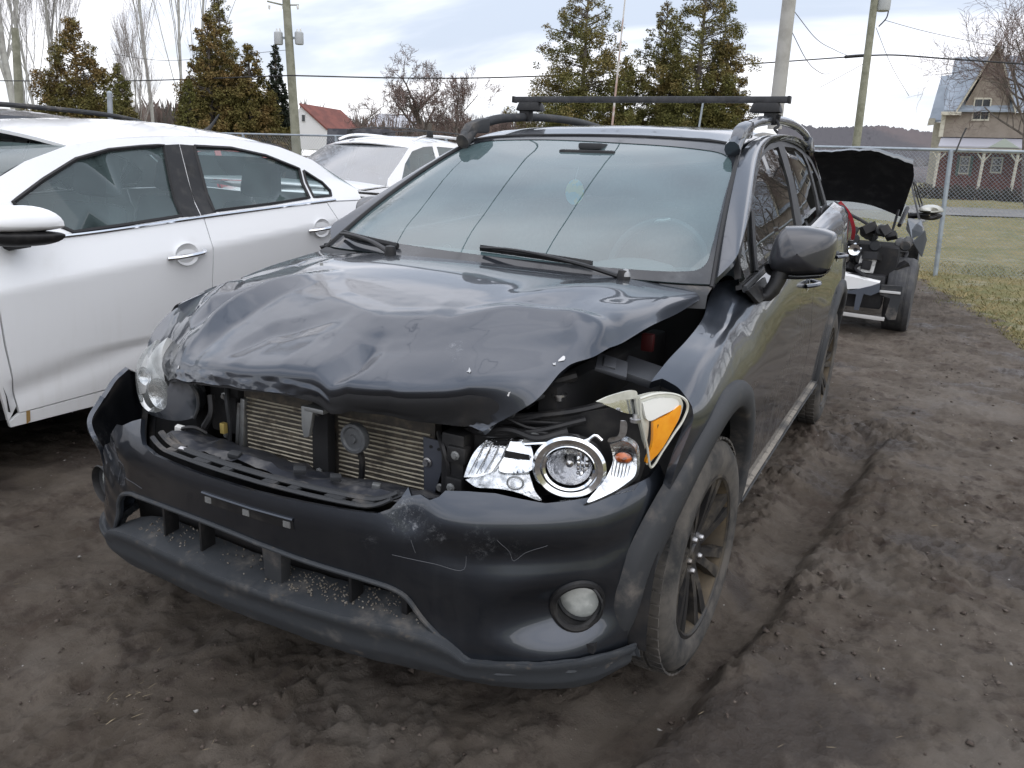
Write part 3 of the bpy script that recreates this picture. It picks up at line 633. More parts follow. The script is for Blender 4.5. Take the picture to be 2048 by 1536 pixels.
b = MB(); q = np.array(FOGH+FOGH[:1]); b.tube(bumpd(q[:, 0], q[:, 1])+np.array([.001, -.003, 0]), .009, 8, cap=False); b.build('fog_lamp_surround', M_BLACK, CAR)
# ---- grille frame ledge behind the bumper skin
gf = MB()
for z, dy, r in ((.612, .02, .007), (.618, .045, .009), (.606, .075, .006)):
    q = np.linspace(-.40, .345, 40); P = bumper(q, np.full(40, z)); P[:, 1] += dy; P[:, 2] += .03*np.clip((np.abs(q+.03)-.30)/.08, 0, 1)**2; gf.tube(P, r, 6, flat=.7)
for s in (-.33, -.21, -.12, .02, .09, .20, .27):
    c = bumper([s], [.610])[0]; gf.box(c+np.array([0, .045, .004]), (random.uniform(.02, .05), .045, .006), rot=(0, 0, -s*.4))
gf.build('grille_frame', M_PLASTIC, CAR)
sh = MB()   # crushed plastic deck between frame and radiator
q = np.linspace(-.46, .36, 40); rows = []
for k, (dy, z) in enumerate(((.09, .604), (.12, .608), (.16, .596), (.20, .588), (.25, .566), (.27, .535))):
    P = bumper(q, np.full(40, .60)); P[:, 1] = np.minimum(P[:, 1]+dy, -.50+.004*k); P[:, 2] = z; rows.append(P)
SG = np.array(rows); SG[..., 2] += fbm2((6, 40), 1.6, 12)*.005; sh.add(SG.reshape(-1, 3), gridfaces(6, 40)); sh.build('radiator_deck', mat('dusty_deck_plastic', (.03, .033, .042), .5, dirt=((.15, .145, .14), 12, .45, .75, .9)), CAR, True, 25)
# clips on the deck
for x, y, m_, d in ((-.30, -.715, M_STEEL, .02), (.03, -.66, M_PLASTIC, .03), (.13, -.65, M_PLASTIC, .026), (-.17, -.67, M_PLASTIC, .03), (.24, -.64, M_ALU, .02)):
    b = MB(); b.box((x, y, .617), (d, d*.7, .014), rot=(.2, .1, random.random())); b.build('clip', m_, CAR, bevel=.003)
# ---- radiator and condenser
rad = MB(); rad.box((-.015, -.468, .625), (.62, .03, .30)); rad = rad.build('radiator', M_FIN, CAR, False)
rad['label'] = 'finned radiator behind the missing grille'
for k in range(15):
    z = .535+k*.0118
    for x0, x1 in ((-.312, -.050), (.006, .283)):
        b = MB(); sag = random.uniform(-.002, .002); P = [(x, -.4865-.0012*math.sin(x*9+k), z+.0035*(x+.02)/.3+sag*math.sin((x-x0)/(x1-x0)*3.1)+random.uniform(-.0006, .0006)) for x in np.linspace(x0, x1, 9)]; b.tube(P, .0026, 5); b.build('radiator_tube', M_TUBE, rad)
b = MB(); b.box((-.325, -.488, .61), (.016, .02, .17), rot=(0, .10, 0)); b.box((-.345, -.484, .605), (.012, .02, .15), rot=(0, .12, 0)); b.build('radiator_tank', M_ALU, rad, bevel=.003)
b = MB(); b.box((-.015, -.475, .795), (.66, .05, .03)); b.box((-.02, -.515, .62), (.052, .03, .24)); b.build('radiator_support', M_MATT, CAR, bevel=.004)
b = MB(); b.sheet([(-.034, -.58, .745), (.006, -.58, .748), (-.004, -.58, .70), (-.012, -.58, .668), (-.028, -.58, .664), (-.034, -.58, .69)], (0, .012, 0)); b.box((.01, -.57, .742), (.06, .03, .012)); b.build('hood_latch', M_ALU, CAR, bevel=.003)
b = MB(); b.lathe([(.0005, -.012), (.010, -.012), (.012, -.006), (.026, -.005), (.030, -.009), (.037, -.008), (.039, 0), (.036, .012), (.012, .018)], 36, 'y', (.115, -.56, .685)); b.build('horn', mat('grey_horn', (.10, .105, .11), .5, .3, noise=(20, 5, (.05, .05, .05), .4, .7)), CAR)
b = MB(); b.tube([(.115, -.545, .66), (.118, -.535, .62), (.112, -.53, .575), (.10, -.53, .55)], .008, 8); b.build('horn_bracket', M_BLACK, CAR)
b = MB(); b.sheet([(.292, -.53, .715), (.352, -.53, .712), (.345, -.53, .64), (.325, -.53, .575), (.296, -.53, .57)], (0, .006, 0)); b.build('side_bracket', mat('slate_bracket', (.05, .055, .07), .5, .2), CAR, bevel=.002)
b = MB()
for x, z in ((.315, .695), (.337, .693)): b.lathe([(.0005, -.0015), (.004, -.0015), (.004, .001)], 10, 'y', (x, -.5305, z))
b.build('bracket_hole', M_MATT, CAR)
b = MB(); b.lathe([(.0005, -.012), (.007, -.012), (.008, -.004), (.012, -.003), (.012, 0)], 12, 'y', (.307, -.531, .655)); b.build('bracket_bolt', M_STEEL, CAR)
b = MB(); b.box((.385, -.52, .66), (.06, .06, .17)); b.box((.40, -.545, .70), (.05, .03, .04)); b.box((.395, -.545, .62), (.045, .03, .05)); b.build('lamp_support', M_BLACK, CAR, bevel=.006)
# dark bay: floor, firewall, inner wings, bumper beam
b = MB(); b.box((0, -.05, .30), (1.5, .95, .02)); b.build('engine_bay_floor', M_MATT, CAR, False)
b = MB(); b.box((0, .40, .70), (1.40, .04, .62)); b.build('firewall', M_MATT, CAR, False)
b = MB(); b.box((0, -.43, .44), (1.2, .05, .16)); b.build('bumper_beam', M_MATT, CAR, bevel=.01)
for sx in (1, -1):
    b = MB(); b.box((sx*.56, .0, .60), (.05, .86, .52)); b.build('inner_wing', M_MATT, CAR, bevel=.01)
    a = np.radians(np.linspace(-10, 190, 30)); rows = [np.stack([np.full(30, x), .43*np.cos(a), .345+.43*np.sin(a)], 1) for x in (sx*.60, sx*.84)]
    gridobj('wheel_liner', np.array(rows), M_MATT, CAR); rows = [r+np.array([0, 2.635, 0]) for r in rows]; gridobj('wheel_liner', np.array(rows), M_MATT, CAR)
b = MB(); b.box((0, -.02, .66), (.78, .66, .40)); b.build('engine', M_MATT, CAR, bevel=.03)
b = MB(); b.box((.36, -.15, .87), (.18, .22, .04), rot=(0, .1, .2)); b.box((.44, .10, .88), (.12, .10, .10)); b.build('bay_box', M_BLACK, CAR, bevel=.01)
b = MB(); b.box((.63, .06, .885), (.035, .02, .05)); b.build('red_cap', mat('red_plastic', (.06, .008, .008), .5), CAR, bevel=.006)
# rail, strut and hoses seen under the lifted hood, by the near lamp
b = MB(); b.tube(curve([(.42, -.50, .775), (.52, -.47, .79), (.64, -.42, .815), (.74, -.36, .852)], 14), .013, 8, flat=.7); b.build('wing_rail', M_BLACK, CAR)
b = MB(); b.tube([(.50, -.42, .80), (.56, -.38, .86), (.60, -.36, .875)], .012, 8); b.tube(curve([(.40, -.50, .745), (.46, -.53, .755), (.56, -.50, .77), (.66, -.44, .80)], 12), .008, 8); b.build('lamp_bracket', M_BLACK, CAR)
b = MB(); b.lathe([(.0005, -.01), (.010, -.010), (.011, 0), (.017, .001), (.017, .006)], 14, 'z', (.585, -.42, .838)); b.build('wing_bolt', M_STEEL, CAR)
b = MB(); b.box((.66, -.30, .895), (.075, .11, .010), rot=(.1, .25, .35)); b.box((.655, -.30, .902), (.03, .07, .008), rot=(.1, .25, .35)); b.build('fender_bracket', mat('grey_pressed_steel', (.035, .037, .042), .5, .3), CAR, bevel=.003)
b = MB(); b.box((.70, -.18, .86), (.10, .18, .02), rot=(0, .25, .25)); b.build('inner_fender_edge', mat('slate_inner_panel', (.022, .024, .028), .5), CAR, bevel=.005)
wb = MB()
for k in range(7):
    p = np.array([random.uniform(.36, .46), -.50, random.uniform(.70, .76)]); wb.tube(curve([p, p+(.05, -.02, .02+.01*k/3), p+(.12, .0, random.uniform(.0, .05)), p+(.22, .06, random.uniform(.01, .06))], 14), random.uniform(.003, .006), 6)
wb.build('wiring_loom', M_BLACK, CAR)
# left side of the opening: connectors and hoses
b = MB(); b.lathe([(.0005, .040), (.03, .037), (.048, .022), (.053, 0)], 24, 'z', (-.415, -.575, .555)); b.build('dome_cap', M_PLASTIC, CAR)
b = MB(); b.box((-.475, -.575, .598), (.026, .016, .022), rot=(.2, .2, .4)); b.build('pale_connector', M_WHITEB, CAR, bevel=.002)
b = MB(); b.box((-.352, -.535, .615), (.016, .014, .030)); b.build('yellow_connector', M_YELLOW, CAR, bevel=.002)
b = MB(); b.tube(curve([(-.47, -.575, .60), (-.44, -.58, .612), (-.41, -.575, .615), (-.39, -.56, .60)], 10), .006, 6); b.tube(curve([(-.40, -.53, .70), (-.39, -.54, .65), (-.41, -.55, .61)], 8), .010, 6); b.build('hose', M_BLACK, CAR)
b = MB(); b.box((-.40, -.46, .66), (.10, .06, .16)); b.box((-.36, -.48, .72), (.06, .04, .06)); b.build('washer_bottle', M_MATT, CAR, bevel=.01)

# small fixings round the opening
for x, y, z in ((-.30, -.495, .79), (-.12, -.505, .79), (.10, -.505, .79), (.26, -.50, .79), (-.02, -.535, .72), (-.02, -.535, .56), (.345, -.535, .60), (.40, -.562, .70), (.39, -.562, .62), (-.36, -.52, .70), (-.38, -.50, .58)):
    b = MB(); b.lathe([(.0005, -.007), (.006, -.007), (.007, -.002), (.011, -.001), (.011, .002)], 8, 'y', (x, y, z)); b.build('bolt', M_ALU, CAR)
for k, pts in enumerate(([(-.37, -.50, .72), (-.34, -.53, .69), (-.345, -.52, .63), (-.36, -.51, .56)], [(.33, -.52, .73), (.36, -.55, .71), (.375, -.55, .66), (.36, -.54, .58)], [(.40, -.50, .78), (.46, -.49, .80), (.54, -.44, .83), (.58, -.36, .85)], [(.45, -.54, .76), (.52, -.53, .775), (.58, -.52, .765), (.64, -.49, .785)])):
    b = MB(); b.tube(curve(pts, 16), .006+.002*(k % 2), 7); b.build('hose', M_BLACK if k % 2 else M_PLASTIC, CAR)
b = MB(); b.box((.47, -.48, .80), (.07, .04, .03), rot=(.2, .1, .3)); b.build('relay_box', M_PLASTIC, CAR, bevel=.005)
b = MB(); b.box((.53, -.36, .865), (.05, .05, .02), rot=(.1, .3, .4)); b.build('wing_bracket', M_ALU, CAR, bevel=.004)
# ---- near headlamp: lens broken away, bright reflectors bare
HL = empty('headlight', (0, 0, 0), 0, CAR); HL['label'] = 'broken headlight with bare chrome reflectors and amber corner lens'
hd = np.array([.953, .302, 0]); hn = np.array([.302, -.953, 0])              # along the lamp, out of the lamp
def hp(x, z, d=0.0):
    t = (x-.40)/.953; return np.array([.40, -.585, 0])+hd*t+np.array([0, 0, z])+hn*d
def hsheet(name, pts, m, d0=0.0, t=.006, bow=0.0, step=.008, tilt=0.0):
    c = np.mean(pts, 0)
    def f(a, b):
        return np.array([hp(x, z, d0-bow*(((x-c[0])/.05)**2+((z-c[1])/.05)**2)-tilt*(z-c[1])) for x, z in zip(a, b)])
    return panel(name, smoothpoly(pts, step), f, m, HL, step=step, thick=t)
bk = MB(); bk.sheet([hp(x, z, -.075) for x, z in [(.41, .62), (.80, .66), (.83, .80), (.74, .83), (.44, .76)]], -hn*.02)
bk.build('lamp_housing', M_BLACK, HL, False)
def dish(name, cx, cz, rx, rz, depth, m, ring=None, n=44, k=9, d0=0.0, flat=.25):
    b = MB(); a = np.linspace(0, 2*np.pi, n, endpoint=False); V = []
    for i in range(k):
        q = 1-i/(k-1)*.97
        V.append(np.array([hp(cx+rx*q*math.cos(t), cz+rz*q*math.sin(t), d0-depth*(1-q**2)) for t in a]))
    b.add(np.concatenate(V), gridfaces(k, n, True)); return b.build(name, m, HL)
M_FACET = mat('facetted_reflector', (.90, .91, .93), .10, 1.0, noise=(26, 2, (.45, .46, .48), .52, .56), bump=(55, .6, .004))
dish('main_reflector', .655, .716, .047, .047, .055, M_FACET, d0=.004)
b = MB(); a = np.linspace(0, 2*np.pi, 56, endpoint=False); V = []
for r, d in ((.047, .002), (.049, .010), (.054, .013), (.058, .006), (.060, .009), (.071, .012), (.077, .006), (.078, -.012)):
    V.append(np.array([hp(.655+r*math.cos(t), .709+r*.93*math.sin(t), d) for t in a]))
b.add(np.concatenate(V), gridfaces(8, 56, True)); b.build('reflector_ring', M_CHROME, HL)
for i in range(7):                                                          # pillow optics inside the bowl
    for j in range(3):
        x, z = .672+.0085*j, .690+.0115*i
        if math.hypot(x-.655, z-.716) > .040: continue
        q = MB(); q.box(hp(x, z, -.02), (.007, .012, .010), rot=(random.uniform(-.3, .3), random.uniform(-.3, .3), .3)); q.build('reflector_optic', M_FACET, HL, bevel=.002)
b = MB(); b.lathe([(.0005, .022), (.008, .020), (.010, .010), (.010, -.02)], 16, 'y'); b.xf(np.block([[np.array(Matrix.Rotation(.31, 3, 'Z'))@np.diag([1, -1, 1]), hp(.655, .716, -.02)[:, None]], [np.zeros((1, 3)), 1]])); b.build('bulb_cap', mat('bulb_cap_metal', (.55, .55, .56), .2, 1.0), HL)
hsheet('side_reflector', [(.432, .660), (.439, .689), (.448, .712), (.475, .740), (.526, .745), (.516, .715), (.505, .690), (.470, .668)], M_CRINK, -.015, .02, .008, tilt=.65)
hsheet('square_reflector', [(.524, .744), (.559, .748), (.571, .735), (.578, .696), (.508, .689), (.516, .715)], M_CRINK, -.022, .02, -.012, tilt=.55)
b = MB(); b.sheet([hp(x, z, -.012) for x, z in [(.517, .727), (.568, .722), (.57, .711), (.515, .712)]], -hn*.004); b.build('lamp_slot', M_BLACK, HL, False)
hsheet('marker_reflector', [(.434, .651), (.503, .684), (.539, .689), (.565, .686), (.576, .668), (.586, .647), (.602, .628), (.553, .641), (.515, .645), (.484, .643), (.461, .641)], mat('frosted_reflector', (.70, .72, .74), .22, 1.0, noise=(40, 5, (.34, .35, .36), .45, .65), bump=(70, .8, .004)), .004, .012, .004, tilt=.5)
turn = hsheet('turn_reflector', [(.734, .766), (.764, .777), (.783, .767), (.791, .738), (.790, .708), (.775, .691), (.742, .669), (.700, .657), (.729, .692), (.743, .730)], M_CRINK, -.006, .02, -.014, .006, .40)
dish('turn_bulb', .764, .742, .017, .013, -.012, mat('amber_bulb', (.42, .09, .01), .12, coat=1, noise=(50, 4, (.12, .03, .01), .4, .6)), k=6, d0=.0)
hsheet('reflector_fragment', [(.604, .640), (.640, .645), (.640, .632), (.612, .624)], M_CHROME, .006, .006)
hsheet('chrome_tab', [(.752, .821), (.762, .821), (.764, .789), (.748, .776), (.729, .772), (.731, .779), (.748, .786)], M_STEEL, -.01, .005)
hsheet('chrome_clip', [(.551, .750), (.559, .764), (.572, .774), (.590, .768), (.585, .757)], M_ALU, -.012, .006)
b = MB(); b.tube([hp(x, z, .002) for x, z in curve([(.560, .752), (.62, .762), (.69, .776), (.704, .788), (.718, .778)], 20)], .004, 6); b.build('reflector_trim', M_CHROME, HL)
b = MB(); b.lathe([(.0005, .012), (.006, .012), (.007, .004), (.012, .003), (.012, -.004)], 14, 'z', hp(.781, .823, -.02)); b.build('lamp_bolt', M_STEEL, HL)
for k in range(7):
    x = .742+.0065*k; b = MB(); b.tube([hp(x-.012, .672+.004*k, .006), hp(x, .70, .004), hp(x+.003, .735-.002*k, -.004)], .0012, 5); b.build('reflector_rib', M_ALU, HL)
for k in range(4):
    b = MB(); b.tube([hp(.445+.017*k, .672+.004*k, .012), hp(.458+.017*k, .705, -.012), hp(.470+.016*k, .735, -.036)], .0014, 5); b.build('reflector_rib', M_ALU, HL)
b = MB(); a = np.linspace(0, 2*np.pi, 25); b.tube([hp(.545+.017*math.cos(t), .664+.014*math.sin(t), .012) for t in a], .0022, 6, cap=False); b.build('marker_ring', M_ALU, HL)
b = MB(); b.sheet([hp(x, z, .002) for x, z in [(.60, .622), (.70, .640), (.79, .672), (.80, .690), (.79, .685), (.70, .652), (.60, .634)]], hn*.003); b.build('lens_fragment', M_CLEAR, HL, False)
# corner lens
def cf(z_off=0.0):
    e = np.array([.105, .175, 0]); e /= np.linalg.norm(e); n3 = np.array([e[1], -e[0], 0])
    return e, n3
ce, cn = cf()
def cpt(x, y, z, d=0.0): return np.array([x, y, z])+cn*d
def csheet(name, pts, m, d0, bow=.008, t=.008):
    P = np.array(pts); q = (P[:, :2]-np.array([.745, -.455]))@ce[:2]; uv = np.stack([q, P[:, 2]], 1); c = (.10, .79)
    def f(a, b):
        X = np.array([.745, -.455, 0])[None]+np.outer(a, ce); X[:, 2] = b; dd = d0-bow*(((a-c[0])/.09)**2+((b-c[1])/.09)**2)
        return X+np.outer(dd, cn)
    return panel(name, smoothpoly(uv.tolist(), .008), f, m, HL, step=.009, thick=t)
A_OUT = [(.768, -.418, .864), (.786, -.387, .869), (.806, -.354, .868), (.825, -.323, .859), (.838, -.301, .844), (.842, -.294, .829), (.837, -.303, .799), (.824, -.324, .768), (.810, -.347, .734), (.794, -.373, .698), (.786, -.388, .745), (.780, -.397, .777), (.772, -.411, .822)]
csheet('corner_lens_shell', A_OUT, M_PALE, .000)
csheet('amber_reflector', [(.789, -.383, .806), (.800, -.363, .813), (.813, -.342, .820), (.831, -.311, .834), (.8305, -.312, .813), (.819, -.332, .776), (.802, -.362, .728), (.787, -.386, .710), (.7905, -.380, .755)], M_AMBER, .012)
csheet('corner_reflector_top', [(.774, -.408, .852), (.800, -.364, .858), (.826, -.320, .846), (.829, -.315, .838), (.800, -.363, .818), (.782, -.394, .812)], mat('reflection_white', (.80, .80, .76), .25, coat=1.0), .010)  # bright reflection on the lamp top painted in as plain white
b = MB(); P = np.array(A_OUT+A_OUT[:1]); b.tube(curve(P+cn*.006, 70), .003, 6); b.build('lens_rim', M_CLEAR if False else M_PALE, HL)
csheet('lens_shard', [(.712, -.511, .868), (.730, -.480, .877), (.767, -.419, .877), (.768, -.418, .866), (.745, -.455, .864), (.729, -.482, .860)], M_PALE, -.002, .0, .004)
csheet('chrome_shard', [(.733, -.476, .850), (.768, -.417, .857), (.771, -.413, .824), (.758, -.434, .828), (.745, -.452, .838)], M_CHROME, -.012, .01, .006)
# ---- far headlamp: hazy lens still in place
HF = empty('headlight', (0, 0, 0), 0, CAR); HF['label'] = 'hazy headlight beside the torn bumper corner'
LZ = [(x+.042, z) for x, z in [(-.685, .815), (-.735, .772), (-.768, .725), (-.780, .677), (-.765, .648), (-.736, .629), (-.700, .618), (-.662, .613), (-.620, .622), (-.595, .640), (-.585, .675), (-.603, .71), (-.637, .735), (-.668, .760), (-.683, .785)]]
def lf(x, z, d=0.0): return np.stack([x, -.552+1.7*np.maximum(-x-.63, 0)**1.6+.9*np.maximum(z-.70, 0)**1.5+1.2*(z-.68)**2+d, z], 1)
panel('lens', smoothpoly(LZ, .01), lf, M_LENS, HF, step=.012, thick=.012, flip=False)
panel('lamp_back', smoothpoly([(x*.985-.010, z) for x, z in LZ], .01), lambda x, z: lf(x, z, .035), mat('pale_lamp_bezel', (.55, .56, .55), .3, noise=(14, 4, (.36, .37, .37), .4, .7)), HF, step=.014, thick=.02, flip=False)
def fdish(name, cx, cz, cy, r, depth, m, k=8, n=36):
    b = MB(); a = np.linspace(0, 2*np.pi, n, endpoint=False); V = [np.stack([cx+r*q*np.cos(a), np.full(n, cy+depth*(1-q*q)), cz+r*q*np.sin(a)], 1) for q in np.linspace(1, .03, k)]
    b.add(np.concatenate(V), gridfaces(k, n, True)); return b.build(name, m, HF)
fdish('main_reflector', -.606, .668, -.530, .046, .012, M_FACET); fdish('turn_reflector', -.682, .705, -.515, .028, .01, M_CHROME)
HS = [(-.545, .70), (-.525, .728), (-.49, .738), (-.455, .735), (-.437, .700), (-.437, .665), (-.447, .636), (-.50, .612), (-.56, .602), (-.62, .604), (-.65, .612), (-.60, .618), (-.555, .645)]
panel('lamp_housing', smoothpoly(HS, .012), lambda x, z: np.stack([x, -.552+3.2*np.maximum(x+.50, 0)**2+1.6*(z-.67)**2, z], 1), mat('dark_lamp_bezel', (.025, .028, .032), .15, coat=.8, noise=(8, 3, (.08, .085, .095), .45, .6)), HF, step=.014, thick=.04, flip=False)
b = MB(); b.tube(curve([(-.455, -.555, .738), (-.436, -.545, .700), (-.434, -.545, .665), (-.447, -.55, .63)], 14), .005, 6); b.build('housing_edge', M_PLASTIC, HF)

# ---- windscreen, cowl, wipers
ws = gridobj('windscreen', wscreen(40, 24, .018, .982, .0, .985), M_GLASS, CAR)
def wpt(u, v, d=0.0):
    e = 1e-3; P = wscreen(1, 1, u, u, v, v)[0, 0]; a = wscreen(1, 1, u+e, u+e, v, v)[0, 0]-P; b_ = wscreen(1, 1, u, u, v+e, v+e)[0, 0]-P; n3 = np.cross(a, b_); n3 /= np.linalg.norm(n3); n3 = -n3 if n3[1] > 0 else n3
    return P+n3*d
WPT = lambda uv, d=0.0: np.array([wpt(u, v, d) for u, v in uv])
FR_IN = [(.10, .085), (.20, .075), (.32, .062), (.50, .045), (.70, .043), (.86, .056), (.93, .075), (.955, .11), (.965, .20), (.972, .5), (.974, .78), (.955, .845), (.91, .878), (.75, .905), (.55, .918), (.28, .945), (.10, .935), (.045, .90), (.030, .80), (.028, .5), (.030, .2), (.055, .11)]
FR_OUT = [(.012, .0), (.5, .0), (.988, .0), (.988, .5), (.988, .992), (.5, .992), (.012, .992), (.012, .5)]
panel('windscreen_border', FR_OUT, lambda a, b: WPT(list(zip(a, b)), .0025), M_FRIT, CAR, holes=[smoothpoly(FR_IN, .01)], step=.03, thick=0, flip=False)
b = MB()
for u in (.008, .992): b.tube(np.array([wpt(u, v, .004) for v in np.linspace(-.02, .995, 24)]), .0075, 6)
b.tube(np.array([wpt(u, .995, .003) for u in np.linspace(.01, .99, 30)]), .007, 6); b.build('windscreen_seal', M_SEAL, CAR)
cw = np.array([[np.array(p)+np.array([0, dy, dz]) for p in curve(WB, 40)] for dy, dz in ((.03, -.004), (-.02, -.004), (-.07, -.022), (-.08, -.06))])
gridobj('cowl', cw, M_PLASTIC, CAR, flip=False)
def wiper(name, pts, blade):
    b = MB(); b.tube(curve([tuple(wpt(u, v, d)) for u, v, d in pts], 24), np.linspace(.013, .006, 24), 8, flat=.6); root = b.build(name, M_BLACK, CAR)
    b = MB(); b.tube(curve([tuple(wpt(u, v, .012)) for u, v in blade], 20), .007, 6, flat=1.6); b.build('wiper_blade', M_BLACK, root)
    b = MB(); p = wpt(*pts[0][:2], .02); b.lathe([(.0005, .022), (.016, .018), (.02, 0), (.02, -.02)], 16, 'z', p); b.build('wiper_cap', M_BLACK, root)
wiper('wiper', [(.76, -.015, .015), (.68, .015, .028), (.56, .042, .035), (.50, .058, .02)], [(.495, .068), (.59, .058), (.70, .040)])
wiper('wiper', [(.335, -.01, .015), (.27, .025, .028), (.18, .05, .03), (.10, .062, .02)], [(.09, .080), (.18, .068), (.33, .035)])
b = MB(); b.lathe([(.0005, .016), (.008, .014), (.014, .002), (.016, -.006)], 14, 'z', (.50, .205, 1.045)); b.build('washer_nozzle', M_ALU, CAR)

# ---- roof, pillars
RY = [1.20, 1.30, 1.45, 1.75, 2.2, 2.7, 3.05, 3.25]
RC = [1.474, 1.490, 1.518, 1.545, 1.556, 1.535, 1.485, 1.43]; RE = [1.448, 1.470, 1.492, 1.512, 1.522, 1.505, 1.455, 1.40]; RX = [.575, .585, .590, .593, .590, .58, .56, .54]
rows = []
for k, (y, c, e, x) in enumerate(zip(RY, RC, RE, RX)):
    dy = (.075 if k == 0 else .05 if k == 1 else .02 if k == 2 else 0)
    rows.append([(-x, y-(.035 if k == 0 else 0), e), (-x*.8, y+dy*.4, e+(c-e)*.55), (-x*.42, y+dy*.85, c-(c-e)*.12), (0, y+dy, c), (x*.42, y+dy*.85, c-(c-e)*.12), (x*.8, y+dy*.4, e+(c-e)*.55), (x, y-(.035 if k == 0 else 0), e)])
gridobj('roof', net(rows, 40, 40), M_PAINT, CAR, flip=False, thick=.02)
gridobj('headliner', net([[(p[0]*.97, p[1]+.03, p[2]-.035) for p in r] for r in rows], 16, 12), M_LINER, CAR)
# A-pillar and cant rail: strip from the screen edge over to the door frame
TOPF = [(.46, 1.11), (.683, 1.196), (.914, 1.286), (1.117, 1.365), (1.33, 1.429), (1.589, 1.470), (1.894, 1.493), (2.447, 1.512), (2.843, 1.497), (3.10, 1.436), (3.22, 1.325), (3.22, 1.20)]
innr = [tuple(wpt(.994, v, .0)) for v in (.02, .24, .47, .70, .90)]+[(.590, 1.40, 1.484), (.594, 1.75, 1.511), (.592, 2.2, 1.521), (.585, 2.6, 1.510), (.570, 2.95, 1.470), (.555, 3.2, 1.40), (.57, 3.32, 1.25)]
outr = [(float(glass_x(y, z))+.004, y, z) for y, z in TOPF]
nI, nO = curve(innr, 90), curve(outr, 90)
mid = (nI+nO)/2; push = np.stack([np.full(90, .018), np.full(90, -.006), np.full(90, .014)], 1)
m1 = nI*.72+nO*.28+push*.8; m2 = nI*.3+nO*.7+push*.75
AP = np.array([nI, m1, mid+push, m2, nO])
for sx in (1, -1):
    q = AP.copy(); q[..., 0] *= sx; gridobj('roof_pillar', net([list(r[::6]) for r in q], 90, 12), M_PAINT, CAR, flip=(sx > 0), thick=.012)
# cowl corner between fender top, screen edge and mirror
for sx in (1, -1):
    q = np.array([[FLANK([y], [.992])[0] for y in (.34, .42, .46)], [FLANK([.52], [.97])[0], (.745, .47, 1.055), tuple(wpt(.994, .10))]]); 
# ---- side glass and door frames
GF = [(.417, 1.020), (.475, 1.092), (.597, 1.155), (.809, 1.234), (1.076, 1.340), (1.247, 1.400), (1.451, 1.437), (1.787, 1.466), (1.735, 1.321), (1.640, 1.202), (1.575, 1.098), (1.0, 1.058), (.6, 1.032)]
GR = [(1.975, 1.474), (2.346, 1.482), (2.62, 1.462), (2.70, 1.40), (2.60, 1.25), (2.50, 1.152), (1.75, 1.110), (1.82, 1.202), (1.90, 1.33)]
GQ = [(2.78, 1.455), (2.95, 1.42), (3.06, 1.33), (3.02, 1.20), (2.64, 1.158), (2.72, 1.28), (2.79, 1.40)]
FRM = [(y, z) for y, z in TOPF[:10]]+[(3.20, 1.33), (3.18, 1.165), (2.6, 1.146), (2.05, 1.118), (1.2, 1.060), (.75, 1.036), (.42, 1.008)]
def glo(d):
    def g(y, z): return np.stack([glass_x(y, z)+d, np.asarray(y, float), np.asarray(z, float)], 1)
    return g
both('door_frame', FRM, M_BLACK, .06, .02, glo(.002), (1, 1), [GF, GR, GQ])
for gname, P in (('front_window', GF), ('rear_window', GR), ('quarter_window', GQ)): both(gname, P, M_SIDEGL, .10, 0, glo(-.004), (1, 1))
for sx in (1, -1):
    b = MB(); b.tube([(sx*(float(glass_x(y, z))+.003), y, z) for y, z in ((.79, 1.218), (.70, 1.13), (.64, 1.04))], .007, 6); b.tube(curve([(sx*(float(glass_x(y, z))+.008), y, z) for y, z in FRM[::-1][:6]], 30), .008, 6, flat=1.4); b.build('window_trim', M_PLASTIC, CAR)
